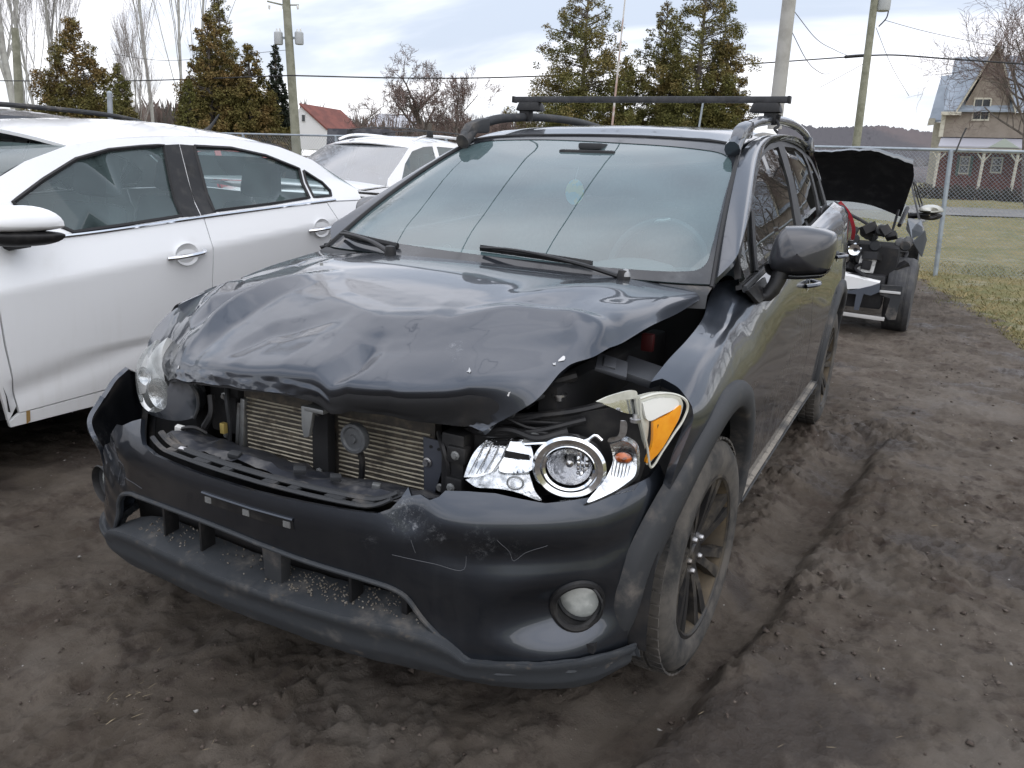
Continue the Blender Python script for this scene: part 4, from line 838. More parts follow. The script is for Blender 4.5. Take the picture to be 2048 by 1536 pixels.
# ---- door mirrors
MO = [(.865, 1.190), (.937, 1.192), (.992, 1.182), (1.010, 1.174), (1.016, 1.152), (1.009, 1.080), (.998, 1.054), (.960, 1.044), (.899, 1.038), (.836, 1.050), (.826, 1.070), (.828, 1.106), (.842, 1.160)]
mo = curve(MO+MO[:1], 61)[:-1]; mc = mo.mean(0)
for sx in (1, -1):
    rows = []
    for q, d in ((.02, -.078), (.30, -.072), (.58, -.055), (.80, -.030), (.94, 0.0), (1.0, .035), (.985, .075), (.96, .08)):
        P = mc+(mo-mc)*q; rows.append(np.stack([P[:, 0]*sx, .60+d+.12*(P[:, 0]-.92)+.10*(P[:, 1]-1.11)*(1 if d < 0 else 0), P[:, 1]], 1))
    fold = (0., 0.) if sx > 0 else (.085, .17)
    rows = [q_+np.array([fold[0], fold[1], 0]) for q_ in rows]
    rows = list(np.stack([curve(np.array(rows)[:, j], 28) for j in range(60)], 1))
    b = MB(); b.add(np.concatenate(rows), gridfaces(28, 60, True)); root = b.build('door_mirror', paint('slate_mirror_paint', (.022, .024, .031), film=.05), CAR)
    orient(root)
    P = mc+(mo-mc)*.93; b = MB(); b.add(np.array([fold[0], fold[1], 0])+np.stack([P[:, 0]*sx, np.full(60, .672)+.12*(P[:, 0]-.92), P[:, 1]], 1), [tuple(range(60))]); b.build('mirror_glass', mat('mirror_glass', (.8, .8, .8), .03, 1.0), root, False)
    low = mo[(mo[:, 1] < 1.078)]; low = low[np.argsort(low[:, 0])]
    b = MB(); V = [np.array([fold[0], fold[1], 0])+np.stack([low[:, 0]*sx, np.full(len(low), y)+.12*(low[:, 0]-.92), low[:, 1]-.004+(.0 if k else .0)], 1) for k, y in enumerate((.565, .60, .64, .676))]; b.add(np.concatenate(V), gridfaces(4, len(low))); b.build('mirror_underside', M_BLACK, root)
    b = MB(); st = [((.874, .60, 1.060), .030, .038), ((.865, .585, 1.02), .028, .036), ((.850, .575, .985), .030, .038), ((.825, .57, .972), .036, .045), ((.800, .57, .970), .04, .05)]
    a = np.linspace(0, 2*np.pi, 18, endpoint=False); b.add(np.concatenate([np.stack([sx*(c[0]+rx*np.cos(a)*(.9)), c[1]+ry*np.sin(a), np.full(18, c[2])-.3*rx*np.cos(a)*(i > 2)], 1) for i, (c, rx, ry) in enumerate(st)]), gridfaces(5, 18, True)); orient(b.build('mirror_arm', M_BLACK, root))
    b = MB(); b.sheet([(sx*.803, .40, 1.004), (sx*.803, .66, 1.018), (sx*.835, .62, .965), (sx*.83, .46, .960)], (sx*.012, 0, .006)); b.build('mirror_foot', M_BLACK, root, bevel=.004)
# ---- door handles
for (y, z) in ((1.40, .925), (2.36, .965)):
    for sx in (1, -1):
        P = FLANK([y], [w_at(y, z)])[0]; x = P[0]
        b = MB(); b.tube(curve([(sx*(x+.002), y-.085, z), (sx*(x+.032), y-.05, z+.004), (sx*(x+.036), y+.03, z+.006), (sx*(x+.004), y+.085, z+.004)], 16), .012, 8, flat=.75); b.build('door_handle', M_PAINT, (fd if y < 2 else rd)[0 if sx > 0 else 1])
        b = MB(); b.lathe([(.045, 0), (.03, -.012), (.001, -.016)], 20, 'x', (0, 0, 0)); b.xf(np.diag([sx, 1, .6, 1])); b.xf(np.block([[np.eye(3), np.array([[sx*(x+.002)], [y-.01], [z]])], [np.zeros((1, 3)), 1]])); b.build('handle_recess', mat('pale_recess', (.30, .32, .34), .35), (fd if y < 2 else rd)[0 if sx > 0 else 1])  # recess paler than the door paint around it
# ---- tail: tailgate, rear lamps, rear bumper
tg = [[(x*.60, 3.22, 1.42), (x*.60, 3.40, 1.22), (x*.66, 3.52, .98), (x*.68, 3.54, .62)] for x in np.linspace(-1, 1, 7)]
gridobj('tailgate', net([list(r) for r in np.array(tg).transpose(1, 0, 2)], 16, 16), M_PAINT, CAR)
rb = [[(-.84, 3.0, z), (-.84, 3.30, z), (-.72, 3.56, z), (0, 3.62, z), (.72, 3.56, z), (.84, 3.30, z), (.84, 3.0, z)] for z in (.30, .45, .60, .70)]
gridobj('rear_bumper', net(rb, 50, 8), M_PLASTIC, CAR, flip=True)
for sx in (1, -1):
    b = MB(); P = np.array([[(.738, 3.10, 1.205), (.72, 3.24, 1.195), (.68, 3.38, 1.18)], [(.79, 3.12, 1.15), (.775, 3.28, 1.14), (.715, 3.44, 1.13)], [(.825, 3.17, 1.07), (.80, 3.33, 1.06), (.73, 3.48, 1.05)], [(.825, 3.24, .99), (.795, 3.36, .98), (.72, 3.49, .97)]]); P[..., 0] = (P[..., 0]+.012)*sx
    g = net([list(r) for r in P], 12, 14); o = gridobj('tail_lamp', g, M_RED, CAR, flip=sx < 0, thick=.02)
# ---- roof rails and the roof bar
for sx in (1, -1):
    path = curve([(.575, 1.05, 1.425), (.580, 1.16, 1.488), (.582, 1.32, 1.532), (.583, 1.55, 1.560), (.582, 2.0, 1.585), (.578, 2.5, 1.580), (.570, 2.85, 1.545), (.565, 3.0, 1.485)], 60); path[:, 0] *= sx
    b = MB(); b.tube(path, np.interp(np.linspace(0, 1, 60), [0, .06, .15, .85, 1], [.030, .024, .018, .017, .024]), 10, flat=1.15); root = b.build('roof_rail', M_PAINT if sx > 0 else M_PLASTIC, CAR)
    for y0, y1, z0, z1 in ((1.06, 1.26, 1.462, 1.540), (2.80, 2.98, 1.475, 1.56)):
        f_in = 1 if y0 < 2 else -1
        b = MB(); q = [(y0 if f_in > 0 else y1, z0), (y0+.05 if f_in > 0 else y1-.05, z0+.045), ((y0+y1)/2+.03*f_in, z1-.01), (y1 if f_in > 0 else y0, z1), (y1 if f_in > 0 else y0, z0+.012)]
        b.sheet([(sx*.556, y, z) for y, z in q], (sx*.046, 0, 0)); b.build('rail_foot', M_PAINT if sx > 0 else M_PLASTIC, root, bevel=.012)
bar = MB(); bar.box((0, 1.66, 1.651), (1.295, .036, .026)); bar = bar.build('roof_bar', mat('black_steel_bar', (.022, .023, .026), .42, noise=(20, 4, (.05, .05, .055), .4, .7)), CAR, bevel=.004)
b = MB()
for sx in (1, -1): b.box((sx*.648, 1.66, 1.651), (.010, .040, .030))
for sx in (1, -1):
    b = MB(); b.box((sx*.650, 1.66, 1.651), (.012, .040, .030)); b.build('bar_end_cap', M_BLACK, bar, bevel=.003)
    b = MB(); b.box((sx*.560, 1.66, 1.618), (.135, .075, .042), taper=.8); b.build('bar_clamp', M_BLACK, bar, bevel=.012)
    b = MB(); b.box((sx*.583, 1.66, 1.582), (.055, .05, .065)); b.build('clamp_foot', M_SEAL, bar, bevel=.008)
b = MB(); b.box((.612, 1.655, 1.575), (.018, .03, .03), rot=(.3, .2, 0)); b.tube(curve([(.61, 1.64, 1.57), (.625, 1.63, 1.545), (.615, 1.60, 1.53), (.63, 1.60, 1.515)], 10), .006, 6); b.build('clamp_strap', M_SEAL, bar)
# ---- cabin
b = MB(); dsh = [[(x, .42+.10*abs(x), 1.005), (x, .55, 1.02), (x, .72, 1.01-.01*abs(x)), (x, .82, .95), (x, .84, .70)] for x in np.linspace(-.70, .70, 9)]
gridobj('dashboard', net([list(r) for r in np.array(dsh).transpose(1, 0, 2)], 30, 20), M_DASH, CAR)
b = MB(); b.lathe([(.16, .0), (.13, .03), (.06, .045), (.0005, .05)], 24, 'z', (.36, .70, .99)); b.build('instrument_hood', M_DASH, CAR)
sw = MB(); a = np.linspace(0, 2*np.pi, 33); sw.tube(np.stack([.36+.185*np.cos(a), .95+.07*np.sin(a), .985+.17*np.sin(a)], 1), .016, 8, cap=False)
sw.tube([(.20, .945, .98), (.36, .93, .97), (.52, .945, .98)], .02, 8); sw.build('steering_wheel', mat('grey_wheel_rim', (.09, .095, .10), .6), CAR)
b = MB(); b.tube(curve([(.33, .985, 1.150), (.345, .975, 1.158), (.365, .98, 1.160), (.385, .99, 1.166)], 8), .006, 6); b.build('wheel_tag', M_WHITEB, CAR)
def seat(x, y, w=.50):
    b = MB(); b.box((x, y+.02, .60), (w, .50, .16)); b.build('seat_base', M_SEAT, CAR, bevel=.05)
    b = MB(); b.box((x, y+.30, .90), (w*.96, .14, .58), rot=(-.22, 0, 0), taper=.85); b.build('seat_back', M_SEAT, CAR, bevel=.05)
    b = MB(); b.box((x, y+.40, 1.27), (.27, .10, .19), rot=(-.15, 0, 0), taper=.85); b.build('headrest', M_SEAT, CAR, bevel=.04)
seat(.37, 1.15); seat(-.37, 1.15); seat(.40, 2.05, .5); seat(-.40, 2.05, .5); seat(0, 2.05, .35)
b = MB(); b.box((0, 1.9, .42), (1.5, 3.0, .04)); b.build('cabin_floor', M_MATT, CAR, False)
b = MB(); b.box((0, 1.06, 1.375), (.24, .03, .07)); b.build('rear_view_mirror', M_BLACK, CAR, bevel=.012)
b = MB(); b.box((0.0, 1.13, 1.425), (.10, .10, .025)); b.build('overhead_sensor', M_PLASTIC, CAR, bevel=.008)
# ---- wheels
def wheel(loc, steer=0.0, sx=1, roll=0.0):
    root = empty('wheel', loc, 0, CAR); root.rotation_euler = (roll, 0, steer if sx > 0 else math.pi+steer)
    t = MB(); t.lathe([(.212, .075), (.222, .096), (.243, .105), (.270, .108), (.297, .102), (.315, .086), (.323, .060), (.325, .0), (.323, -.060), (.315, -.086), (.29, -.103), (.25, -.106), (.215, -.09)], 72, 'x'); ty = t.build('tyre', M_RUBBER, root)
    tr = MB()
    for k in range(60):
        a0 = 2*math.pi*k/60; ca, sa = math.cos(a0), math.sin(a0)
        for q, x in ((0, -.07), (.5, -.025), (0, .025), (.5, .07)):
            a1 = a0+q*2*math.pi/60; ca, sa = math.cos(a1), math.sin(a1); rr = .325 if abs(x) < .05 else .321
            V = np.array([(x+dx, rr*ca-dt*sa, rr*sa+dt*ca) for dx in (-.019, .019) for dt in (-.013, .013)]); V2 = V.copy(); V2[:, 1] += .006*ca; V2[:, 2] += .006*sa
            tr.add(np.concatenate([V, V2]), [(4, 5, 7, 6), (0, 1, 5, 4), (2, 6, 7, 3), (0, 4, 6, 2), (1, 3, 7, 5)])
    tr.build('tread', M_RUBBER, ty, False)
    r = MB(); r.lathe([(.226, .092), (.220, .098), (.213, .096), (.206, .083), (.198, .05), (.193, -.02), (.198, -.08)], 64, 'x'); rm = r.build('rim', M_BARREL, root)
    r = MB(); r.lathe([(.228, .090), (.226, .099), (.218, .100), (.211, .094)], 64, 'x'); r.build('rim_lip', M_RIM, rm)
    r = MB(); r.lathe([(.20, -.03), (.001, -.03)], 40, 'x'); r.build('brake_disc', mat('brake_disc', (.10, .075, .05), .7, .3), rm)
    for k in range(14):
        s_ = MB(); a0 = 2*math.pi*(k//2)/7+(.14 if k % 2 else -.14)
        for (r0, x0, w0), (r1, x1, w1) in (((.050, .066, .013), (.13, .082, .012)), ((.13, .082, .012), (.214, .094, .017))):
            V = []
            for rr, xx, ww in ((r0, x0, w0), (r1, x1, w1)):
                for dt in (-1, 1):
                    for dx in (0, -.03): V.append((xx+dx, rr*math.cos(a0)-dt*ww*math.sin(a0), rr*math.sin(a0)+dt*ww*math.cos(a0)))
            s_.add(V, [(0, 4, 6, 2), (1, 3, 7, 5), (0, 1, 5, 4), (2, 6, 7, 3)])
        s_.build('spoke', M_RIM, rm, True, 30)
    r = MB(); r.lathe([(.075, .035), (.072, .058), (.060, .066), (.034, .066), (.030, .072), (.0005, .074)], 32, 'x'); r.build('hub', M_RIM, rm)
    for k in range(5):
        a0 = 2*math.pi*k/5+.3; n_ = MB(); n_.lathe([(.0005, .080), (.007, .078), (.010, .070), (.010, .060)], 10, 'x', (0, .050*math.cos(a0), .050*math.sin(a0))); n_.build('lug_nut', M_STEEL, rm)
    return root
wheel((.765, 0, .335), R(-3), 1, .4); wheel((-.765, 0, .335), R(-3), -1, 1.1); wheel((.765, 2.635, .335), 0, 1, .9); wheel((-.765, 2.635, .335), 0, -1, .2)
b = MB(); b.box((0, 1.3, .30), (1.45, 3.6, .06)); b.build('underbody', M_MATT, CAR, False)
# ---- air freshener hanging from the rear-view mirror
AF = thing('air_freshener', 'pale yellow and blue oval air freshener hanging behind the windscreen', 'air freshener', (-.039, 1.05, 1.244))
b = MB(); a = np.linspace(0, 2*np.pi, 28, endpoint=False); b.sheet([(.040*math.cos(t), -.001, .050*math.sin(t)) for t in a], (0, .003, 0)); b.build('card', mat('pale_yellow_card', (.90, .90, .42), .6, noise=(18, 2, (.25, .75, .85), .48, .54)), AF, False)
b = MB(); b.tube([(0, 0, .048), (.008, 0, .09), (.02, 0, .13)], .0012, 5); b.build('string', M_WHITEB, AF)
# ================================================================== ground
CAM = np.array([1.2777, -2.0144, 1.3328]); CR, CU, CF = np.array(r2), np.array(u2), np.array(f_)
def far(px, py, depth):
    """world point seen at photo position (px, py) of the 2048 x 1536 frame, depth metres ahead of the camera"""
    return CAM+depth*(CF+CR*((px-1024)/1598.)+CU*((768-py)/1598.))
T1, T2, T3, T4 = fbm2((512, 512), 2.8, 21), fbm2((512, 512), 2.3, 22), fbm2((512, 512), 2.4, 23), fbm2((512, 512), 2.5, 24, .012)
def tile(T, x, y, size):
    u = (np.asarray(x, float)/size % 1)*512; v = (np.asarray(y, float)/size % 1)*512
    i, j = np.floor(u).astype(int), np.floor(v).astype(int); a, b = u-i, v-j; i, j, i1, j1 = i % 512, j % 512, (i+1) % 512, (j+1) % 512
    return T[i, j]*(1-a)*(1-b)+T[i1, j]*a*(1-b)+T[i, j1]*(1-a)*b+T[i1, j1]*a*b
def sst(a, b, x): t = np.clip((x-a)/(b-a), 0, 1); return t*t*(3-2*t)
def grass_edge(y): return np.interp(y, [-40, -3, 2, 6.2, 8.5, 11, 14, 16], [3.2, 3.0, 2.75, 2.15, 1.75, 1.25, -1, -40])
def height(x, y):
    x = np.asarray(x, float); y = np.asarray(y, float)
    h = .055*sst(13, 60, np.hypot(x, y))*0
    d = np.hypot(x-1.3, y+2.0); h = h+.62*sst(15, 46, d)+.004*np.maximum(d-46, 0)*sst(46, 90, d)
    near = 1-sst(9, 16, d); g = sst(-.25, .35, x-grass_edge(y))
    h = h+(.012*tile(T1, x, y, 3.7)+.0022*tile(T4, x, y, 1.3))*near+.03*tile(T1, x, y, 17.)*sst(6, 20, d)
    # cloddy patches
    cl = np.clip(tile(T3, x+5, y+2, 2.9)-.35, 0, 2)*(1-g)*near; h = h+cl*.0045*(tile(T4, x, y, .41)+.3)
    rg_ = np.clip(.35+.75*tile(T3, x+1.3, y+4, 3.7), 0, 1.3); h = h+near*(1-g)*rg_*(.0030*tile(T4, x+3, y+1, .62)+.0020*tile(T4, x, y, .23))
    # wheel track, right side of the dark car
    xr = np.interp(y, [-3, -.9, -.25, .04, .38, 1.0, 2.19, 2.6, 5], [.70, .80, .91, .945, 1.01, 1.08, 1.18, 1.24, 1.45]); xl = xr-np.interp(y, [-1, .4, 1.7, 2.5], [.26, .20, .24, .30])
    xr = xr+.012*tile(T2, y, y*.3, 1.7)+.006*tile(T2, y, x, .4)
    fade = sst(-1.9, -.9, y)*(1-sst(2.25, 2.75, y))
    trk = sst(-.05, .10, x-xl)*(1-sst(-.045, .025, x-xr)); h = h*(1-.8*trk*fade)-.058*trk*fade
    h = h-.004*np.sin((x-xr)*120+tile(T1, x, y, 1.1)*1.5)*trk*fade
    bk = np.exp(-((x-xr-.07)/.06)**2)*fade; h = h+bk*(.018+.007*tile(T2, x, y, .45))
    bl = np.exp(-((x-xl+.05)/.06)**2)*sst(-.2, .5, y)*fade; h = h+bl*(.010+.008*tile(T2, x, y, .5))
    # churned mud by the rear wheel
    for cx, cy, r, a in ((.86, 2.35, .22, .05), (1.15, 2.65, .25, .05), (1.32, 2.5, .16, .045), (.80, 1.66, .17, .045), (.95, 1.74, .14, .03), (1.31, 1.69, .16, .03), (1.21, 1.16, .16, .03), (1.37, 1.13, .14, .025), (1.13, .69, .14, .03), (1.59, 1.05, .12, -.03), (.99, -.04, .10, .03), (1.53, .03, .25, .012), (-.30, -1.02, .25, .012), (-1.3, -.3, .3, .015), (-.75, -.55, .3, .02)):
        k = np.exp(-(((x-cx)/r)**2+((y-cy)/r)**2)); h = h+k*a*(.30+.30*tile(T2, x+cx, y, .6)+.22*tile(T2, x, y+cy, .19))
    # faint tracks in front and to the left
    for x0, w, dep in ((-.36, .20, .018), (-1.22, .12, .012)):
        xx = x-(x0+.05*(y+.6)); t = sst(-w-.01, -w+.06, xx)*(1-sst(-.010, .008, xx))*(1-sst(.2, .8, y)); h = h-dep*t
    return h
def lines(seg):
    o = []
    for a, b, n in seg: o += list(np.linspace(a, b, n, endpoint=False))
    return np.array(o+[seg[-1][1]])
gx = lines([(-400, -60, 14), (-60, -12, 40), (-12, -3.2, 88), (-3.2, -.9, 92), (-.9, 2.4, 230), (2.4, 6, 60), (6, 16, 50), (16, 60, 36), (60, 400, 14)])
gy = lines([(-120, -10, 16), (-10, -2.2, 40), (-2.2, 3.2, 300), (3.2, 7.5, 130), (7.5, 16, 100), (16, 40, 60), (40, 90, 30), (90, 600, 24)])
GX, GY = np.meshgrid(gx, gy); GZ = height(GX, GY)
M_GROUND = bpy.data.materials.new('mud_and_dormant_grass'); M_GROUND.use_nodes = True
def ground_nodes():
    n = M_GROUND.node_tree; b = n.nodes['Principled BSDF']; L = n.links.new
    tcn = n.nodes.new('ShaderNodeTexCoord')
    def nz(s, d, r=.62, vec=None):
        t = n.nodes.new('ShaderNodeTexNoise'); t.inputs['Scale'].default_value = s; t.inputs['Detail'].default_value = d; t.inputs['Roughness'].default_value = r; L(vec or tcn.outputs['Object'], t.inputs['Vector']); return t.outputs['Fac']
    def mr(v, a, c, d=0., e=1.):
        x = n.nodes.new('ShaderNodeMapRange'); x.interpolation_type = 'SMOOTHSTEP'; L(v, x.inputs['Value'])
        for k, q in zip(('From Min', 'From Max', 'To Min', 'To Max'), (a, c, d, e)): x.inputs[k].default_value = q
        return x.outputs[0]
    def mix(f, a, c):
        x = n.nodes.new('ShaderNodeMixRGB'); L(f, x.inputs[0])
        for i, v in ((1, a), (2, c)):
            if isinstance(v, tuple): x.inputs[i].default_value = (*v, 1)
            else: L(v, x.inputs[i])
        return x.outputs[0]
    at_ = n.nodes.new('ShaderNodeAttribute'); at_.attribute_name = 'grass'
    mud = mix(mr(nz(2.1, 10, .7), .40, .62), (.074, .059, .045), (.117, .097, .078))
    mud = mix(mr(nz(9, 8, .7), .50, .68), mud, (.043, .031, .024))
    mud = mix(mr(nz(3.1, 9, .72), .52, .66), mud, (.054, .039, .029))
    mud = mix(mr(nz(.9, 5), .52, .66), mud, (.127, .109, .091))
    mud = mix(mr(nz(75, 3, .7), .69, .75), mud, (.30, .28, .25))
    grs = mix(mr(nz(1.1, 7), .38, .64), (.185, .155, .065), (.115, .118, .042)); grs = mix(mr(nz(7, 8, .75), .48, .70), grs, (.26, .215, .11)); grs = mix(mr(nz(30, 6, .8), .55, .72), grs, (.07, .065, .025))
    add = n.nodes.new('ShaderNodeMath'); add.operation = 'ADD'; L(at_.outputs['Fac'], add.inputs[0]); L(mr(nz(3.3, 8, .75), .2, .8, -.42, .42), add.inputs[1])
    gf = mr(add.outputs[0], .40, .62)
    wet = mr(nz(1.3, 7, .6), .54, .64); mud = mix(wet, mud, (.050, .039, .031)); rg = mr(nz(1.3, 7, .6), .52, .64, .88, .34); L(rg, b.inputs['Roughness'])
    L(mix(gf, mud, grs), b.inputs['Base Color']); b.inputs['Specular IOR Level'].default_value = .35
    h1 = nz(34, 12, .8); h2 = nz(160, 5, .7); sm = n.nodes.new('ShaderNodeMath'); sm.operation = 'MULTIPLY_ADD'; L(h2, sm.inputs[0]); sm.inputs[1].default_value = .25; L(h1, sm.inputs[2])
    bp = n.nodes.new('ShaderNodeBump'); bp.inputs['Strength'].default_value = .9; bp.inputs['Distance'].default_value = .014; L(sm.outputs[0], bp.inputs['Height']); L(bp.outputs[0], b.inputs['Normal'])
ground_nodes()
ground = obj('ground', np.stack([GX, GY, GZ], -1).reshape(-1, 3), gridfaces(len(gy), len(gx)), M_GROUND); tag(ground, kind='structure')
at_ = ground.data.attributes.new('grass', 'FLOAT', 'POINT')
gmask = sst(-.5, .5, GX-grass_edge(GY)); at_.data.foreach_set('value', gmask.ravel().astype(np.float32))
# loose clods, pebbles and straw lying on the mud
def scatter_bits(name, n, m, rlo, rhi, region, flat=.7, seed=1, dens=None):
    r = np.random.default_rng(seed); x = r.uniform(region[0], region[1], n); y = r.uniform(region[2], region[3], n); ok = x < grass_edge(y)+.3
    if dens is not None: ok &= r.random(n) < dens(x, y)
    x, y = x[ok], y[ok]; n = len(x); s = rlo*(rhi/rlo)**(r.random(n)**2.2)
    base = np.array([(1, 0, 0), (-1, 0, 0), (0, 1, 0), (0, -1, 0), (0, 0, 1), (0, 0, -1)], float); F8 = np.array([(0, 2, 4), (2, 1, 4), (1, 3, 4), (3, 0, 4), (2, 0, 5), (1, 2, 5), (3, 1, 5), (0, 3, 5)])
    V = (base[None]*r.uniform(.5, 1.3, (n, 6, 1))+r.uniform(-.3, .3, (n, 6, 3)))*s[:, None, None]*np.array([1, 1, flat]); a = r.uniform(0, 6.28, n); ca, sa = np.cos(a)[:, None], np.sin(a)[:, None]
    V = np.stack([V[..., 0]*ca-V[..., 1]*sa, V[..., 0]*sa+V[..., 1]*ca, V[..., 2]], -1)+np.stack([x, y, height(x, y)+s*.2], 1)[:, None]
    return fast(name, V.reshape(-1, 3), (F8[None]+(np.arange(n)*6)[:, None, None]).reshape(-1, 3), m)
def dn(x, y):
    xr = np.interp(y, [-3, -.9, -.25, .04, .38, 1.0, 2.19, 2.6, 5], [.70, .80, .91, .945, 1.01, 1.08, 1.18, 1.24, 1.45])
    return np.clip(.18+.9*tile(T3, x+5, y+2, 2.9)+.8*np.exp(-((x-xr-.10)/.12)**2)-1.2*np.exp(-((x-xr+.12)/.08)**2), .03, 1)
M_CLOD = mat('mud_clods', (.062, .047, .038), .9, noise=(9, 5, (.11, .089, .074), .4, .65), bump=(60, .6, .006))
tag(scatter_bits('mud_clods', 22000, M_CLOD, .0015, .012, (-3.2, 2.6, -2, 6.5), .6, 3, dn), 'small dark clods of loose mud lying around the cars', 'mud clods', kind='stuff')
tag(scatter_bits('mud_lumps', 480, M_CLOD, .007, .024, (.7, 1.9, -1.2, 3.2), .45, 13, dn), 'larger broken mud lumps along the wheel track beside the crossover', 'mud lumps', kind='stuff')
tag(scatter_bits('pebbles', 700, mat('pale_pebbles', (.34, .33, .31), .7, noise=(50, 3, (.20, .19, .17), .4, .7)), .003, .009, (-3.2, 2.6, -2, 7.5), .6, 5), 'scattered small pale pebbles pressed into the mud', 'pebbles', kind='stuff')
def straw(name, n, m, pick, l0, l1, up, wd, seed, label, cat):
    r = np.random.default_rng(seed); XY = pick(r, n); n = len(XY); z = height(XY[:, 0], XY[:, 1])+.002; a = r.uniform(0, 6.28, n); l = r.uniform(l0, l1, n); u = r.uniform(up[0], up[1], n)*l
    d = np.stack([np.cos(a), np.sin(a), 0*a], 1); s = np.stack([-d[:, 1], d[:, 0], 0*a], 1)*(wd*r.uniform(.6, 1.4, n))[:, None]; p = np.column_stack([XY, z]); up_ = np.stack([0*a, 0*a, u], 1)
    V = np.stack([p-s, p+s, p+d*(l*.55)[:, None]+up_*.8+s*.7, p+d*l[:, None]+up_], 1).reshape(-1, 3); k = np.arange(n)*4
    F = np.concatenate([np.stack([k, k+1, k+2], 1), np.stack([k, k+2, k+3], 1)])
    return tag(fast(name, V, F, m), label, cat, kind='stuff')
M_STRAW = mat('dry_straw', (.28, .23, .15), .8, noise=(6, 2, (.18, .14, .09), .4, .6))
spots = [(1.95, 5.6, .18), (.05, -1.0, .06), (-.33, -.92, .05), (1.62, 2.9, .12), (1.75, .05, .25), (1.68, 1.4, .15), (.45, -.95, .10), (-.9, -.9, .3), (1.3, -.45, .3)]
def pick_straw(r, n):
    c = np.array(spots)[r.integers(len(spots), size=n)]; return np.column_stack([r.normal(c[:, 0], c[:, 2]), r.normal(c[:, 1], c[:, 2])])
straw('straw_bits', 260, M_STRAW, pick_straw, .008, .032, (0, .35), .0006, 8, 'dry straw bits strewn over the mud', 'straw')
def pick_turf(r, n):
    n *= 3; y = 4+26*r.random(n)**1.6; x = grass_edge(y)+r.uniform(-.35, 9, n)*np.where(y > 8, 1, .35)
    ok = r.random(n) < np.clip((x-grass_edge(y)+.45)/.5, .05, 1)*np.clip(tile(T3, x, y, 4.)*.5+.75, .2, 1); return np.column_stack([x, y])[ok][:n//3]
def pick_tuft(r, n):
    k = r.random(n) < .35; y = np.where(k, 11.85+r.normal(0, .35, n), r.uniform(6, 11.8, n)); x = np.where(k, r.uniform(.6, 4.5, n), grass_edge(y)+np.abs(r.normal(0, .5, n))-.1); return np.column_stack([x, y])
straw('lawn_grass', 70000, mat('dormant_lawn', (.19, .155, .06), .8, noise=(1.3, 6, (.11, .115, .038), .38, .58)), pick_turf, .012, .04, (.4, 1.5), .0026, 9, 'short dormant yellow green lawn beyond the mud', 'grass')
straw('straw_grass_tufts', 700, mat('straw_grass', (.36, .28, .14), .8, noise=(3, 4, (.22, .17, .07), .4, .62)), pick_tuft, .03, .08, (.2, 1.0), .0018, 10, 'long straw coloured grass along the fence line', 'grass')
# road beyond the field
def strip(name, d0, d1, m, dz):
    a = np.linspace(-1.2, 1.35, 60); rows = []
    P = []
    for t in np.linspace(0, 1, 8):
        y = np.full(60, d0+(d1-d0)*t); x = np.linspace(-70, 70, 60); P.append(np.stack([x, y+.10*x*0, height(x, y)+dz], 1))
    return tag(gridobj(name, np.array(P), m), kind='structure')
strip('road', 29.5, 35.5, mat('worn_asphalt', (.16, .155, .15), .85, noise=(.8, 6, (.21, .205, .20), .35, .65), bump=(30, .4, .01)), .03)
# ================================================================== other vehicles
M_WHITE = paint('white_paint', (.80, .81, .82), metal=0, rough=.32, film=.0, dust=(.50, .48, .44), lo=.52, hi=1.1, streak=.22)
M_WHITE2 = paint('white_suv_paint', (.80, .80, .80), metal=0, rough=.3, film=.0, dust=(.6, .58, .55), lo=.6, hi=1.2)
M_CARGL = thin_glass('car_side_glass', (.66, .75, .75), 1.1, .03, haze=((.42, .58, .58), .07, .13))
M_WSGL = thin_glass('car_windscreen', (.35, .42, .45), 1.4, .22, haze=((.55, .60, .66), .08, .16))
M_WHEELB = mat('plain_wheel', (.20, .20, .21), .4, .6)
M_CHR = mat('chrome_trim', (.75, .76, .78), .12, 1.0)
def simple_wheel(root, x, y, r=.33, m=M_WHEELB):
    sx = 1 if x > 0 else -1
    b = MB(); b.lathe([(r*.66, .10*sx), (r*.75, .115*sx), (r*.93, .105*sx), (r, .07*sx), (r, -.10*sx), (r*.7, -.11*sx)], 36, 'x', (x-.10*sx, y, r)); w_ = orient(b.build('wheel', M_RUBBER, root))
    b = MB(); b.lathe([(r*.66, .10*sx), (r*.60, .08*sx), (r*.3, .075*sx), (.001, .09*sx)], 36, 'x', (x-.10*sx, y, r)); orient(b.build('rim', m, w_))
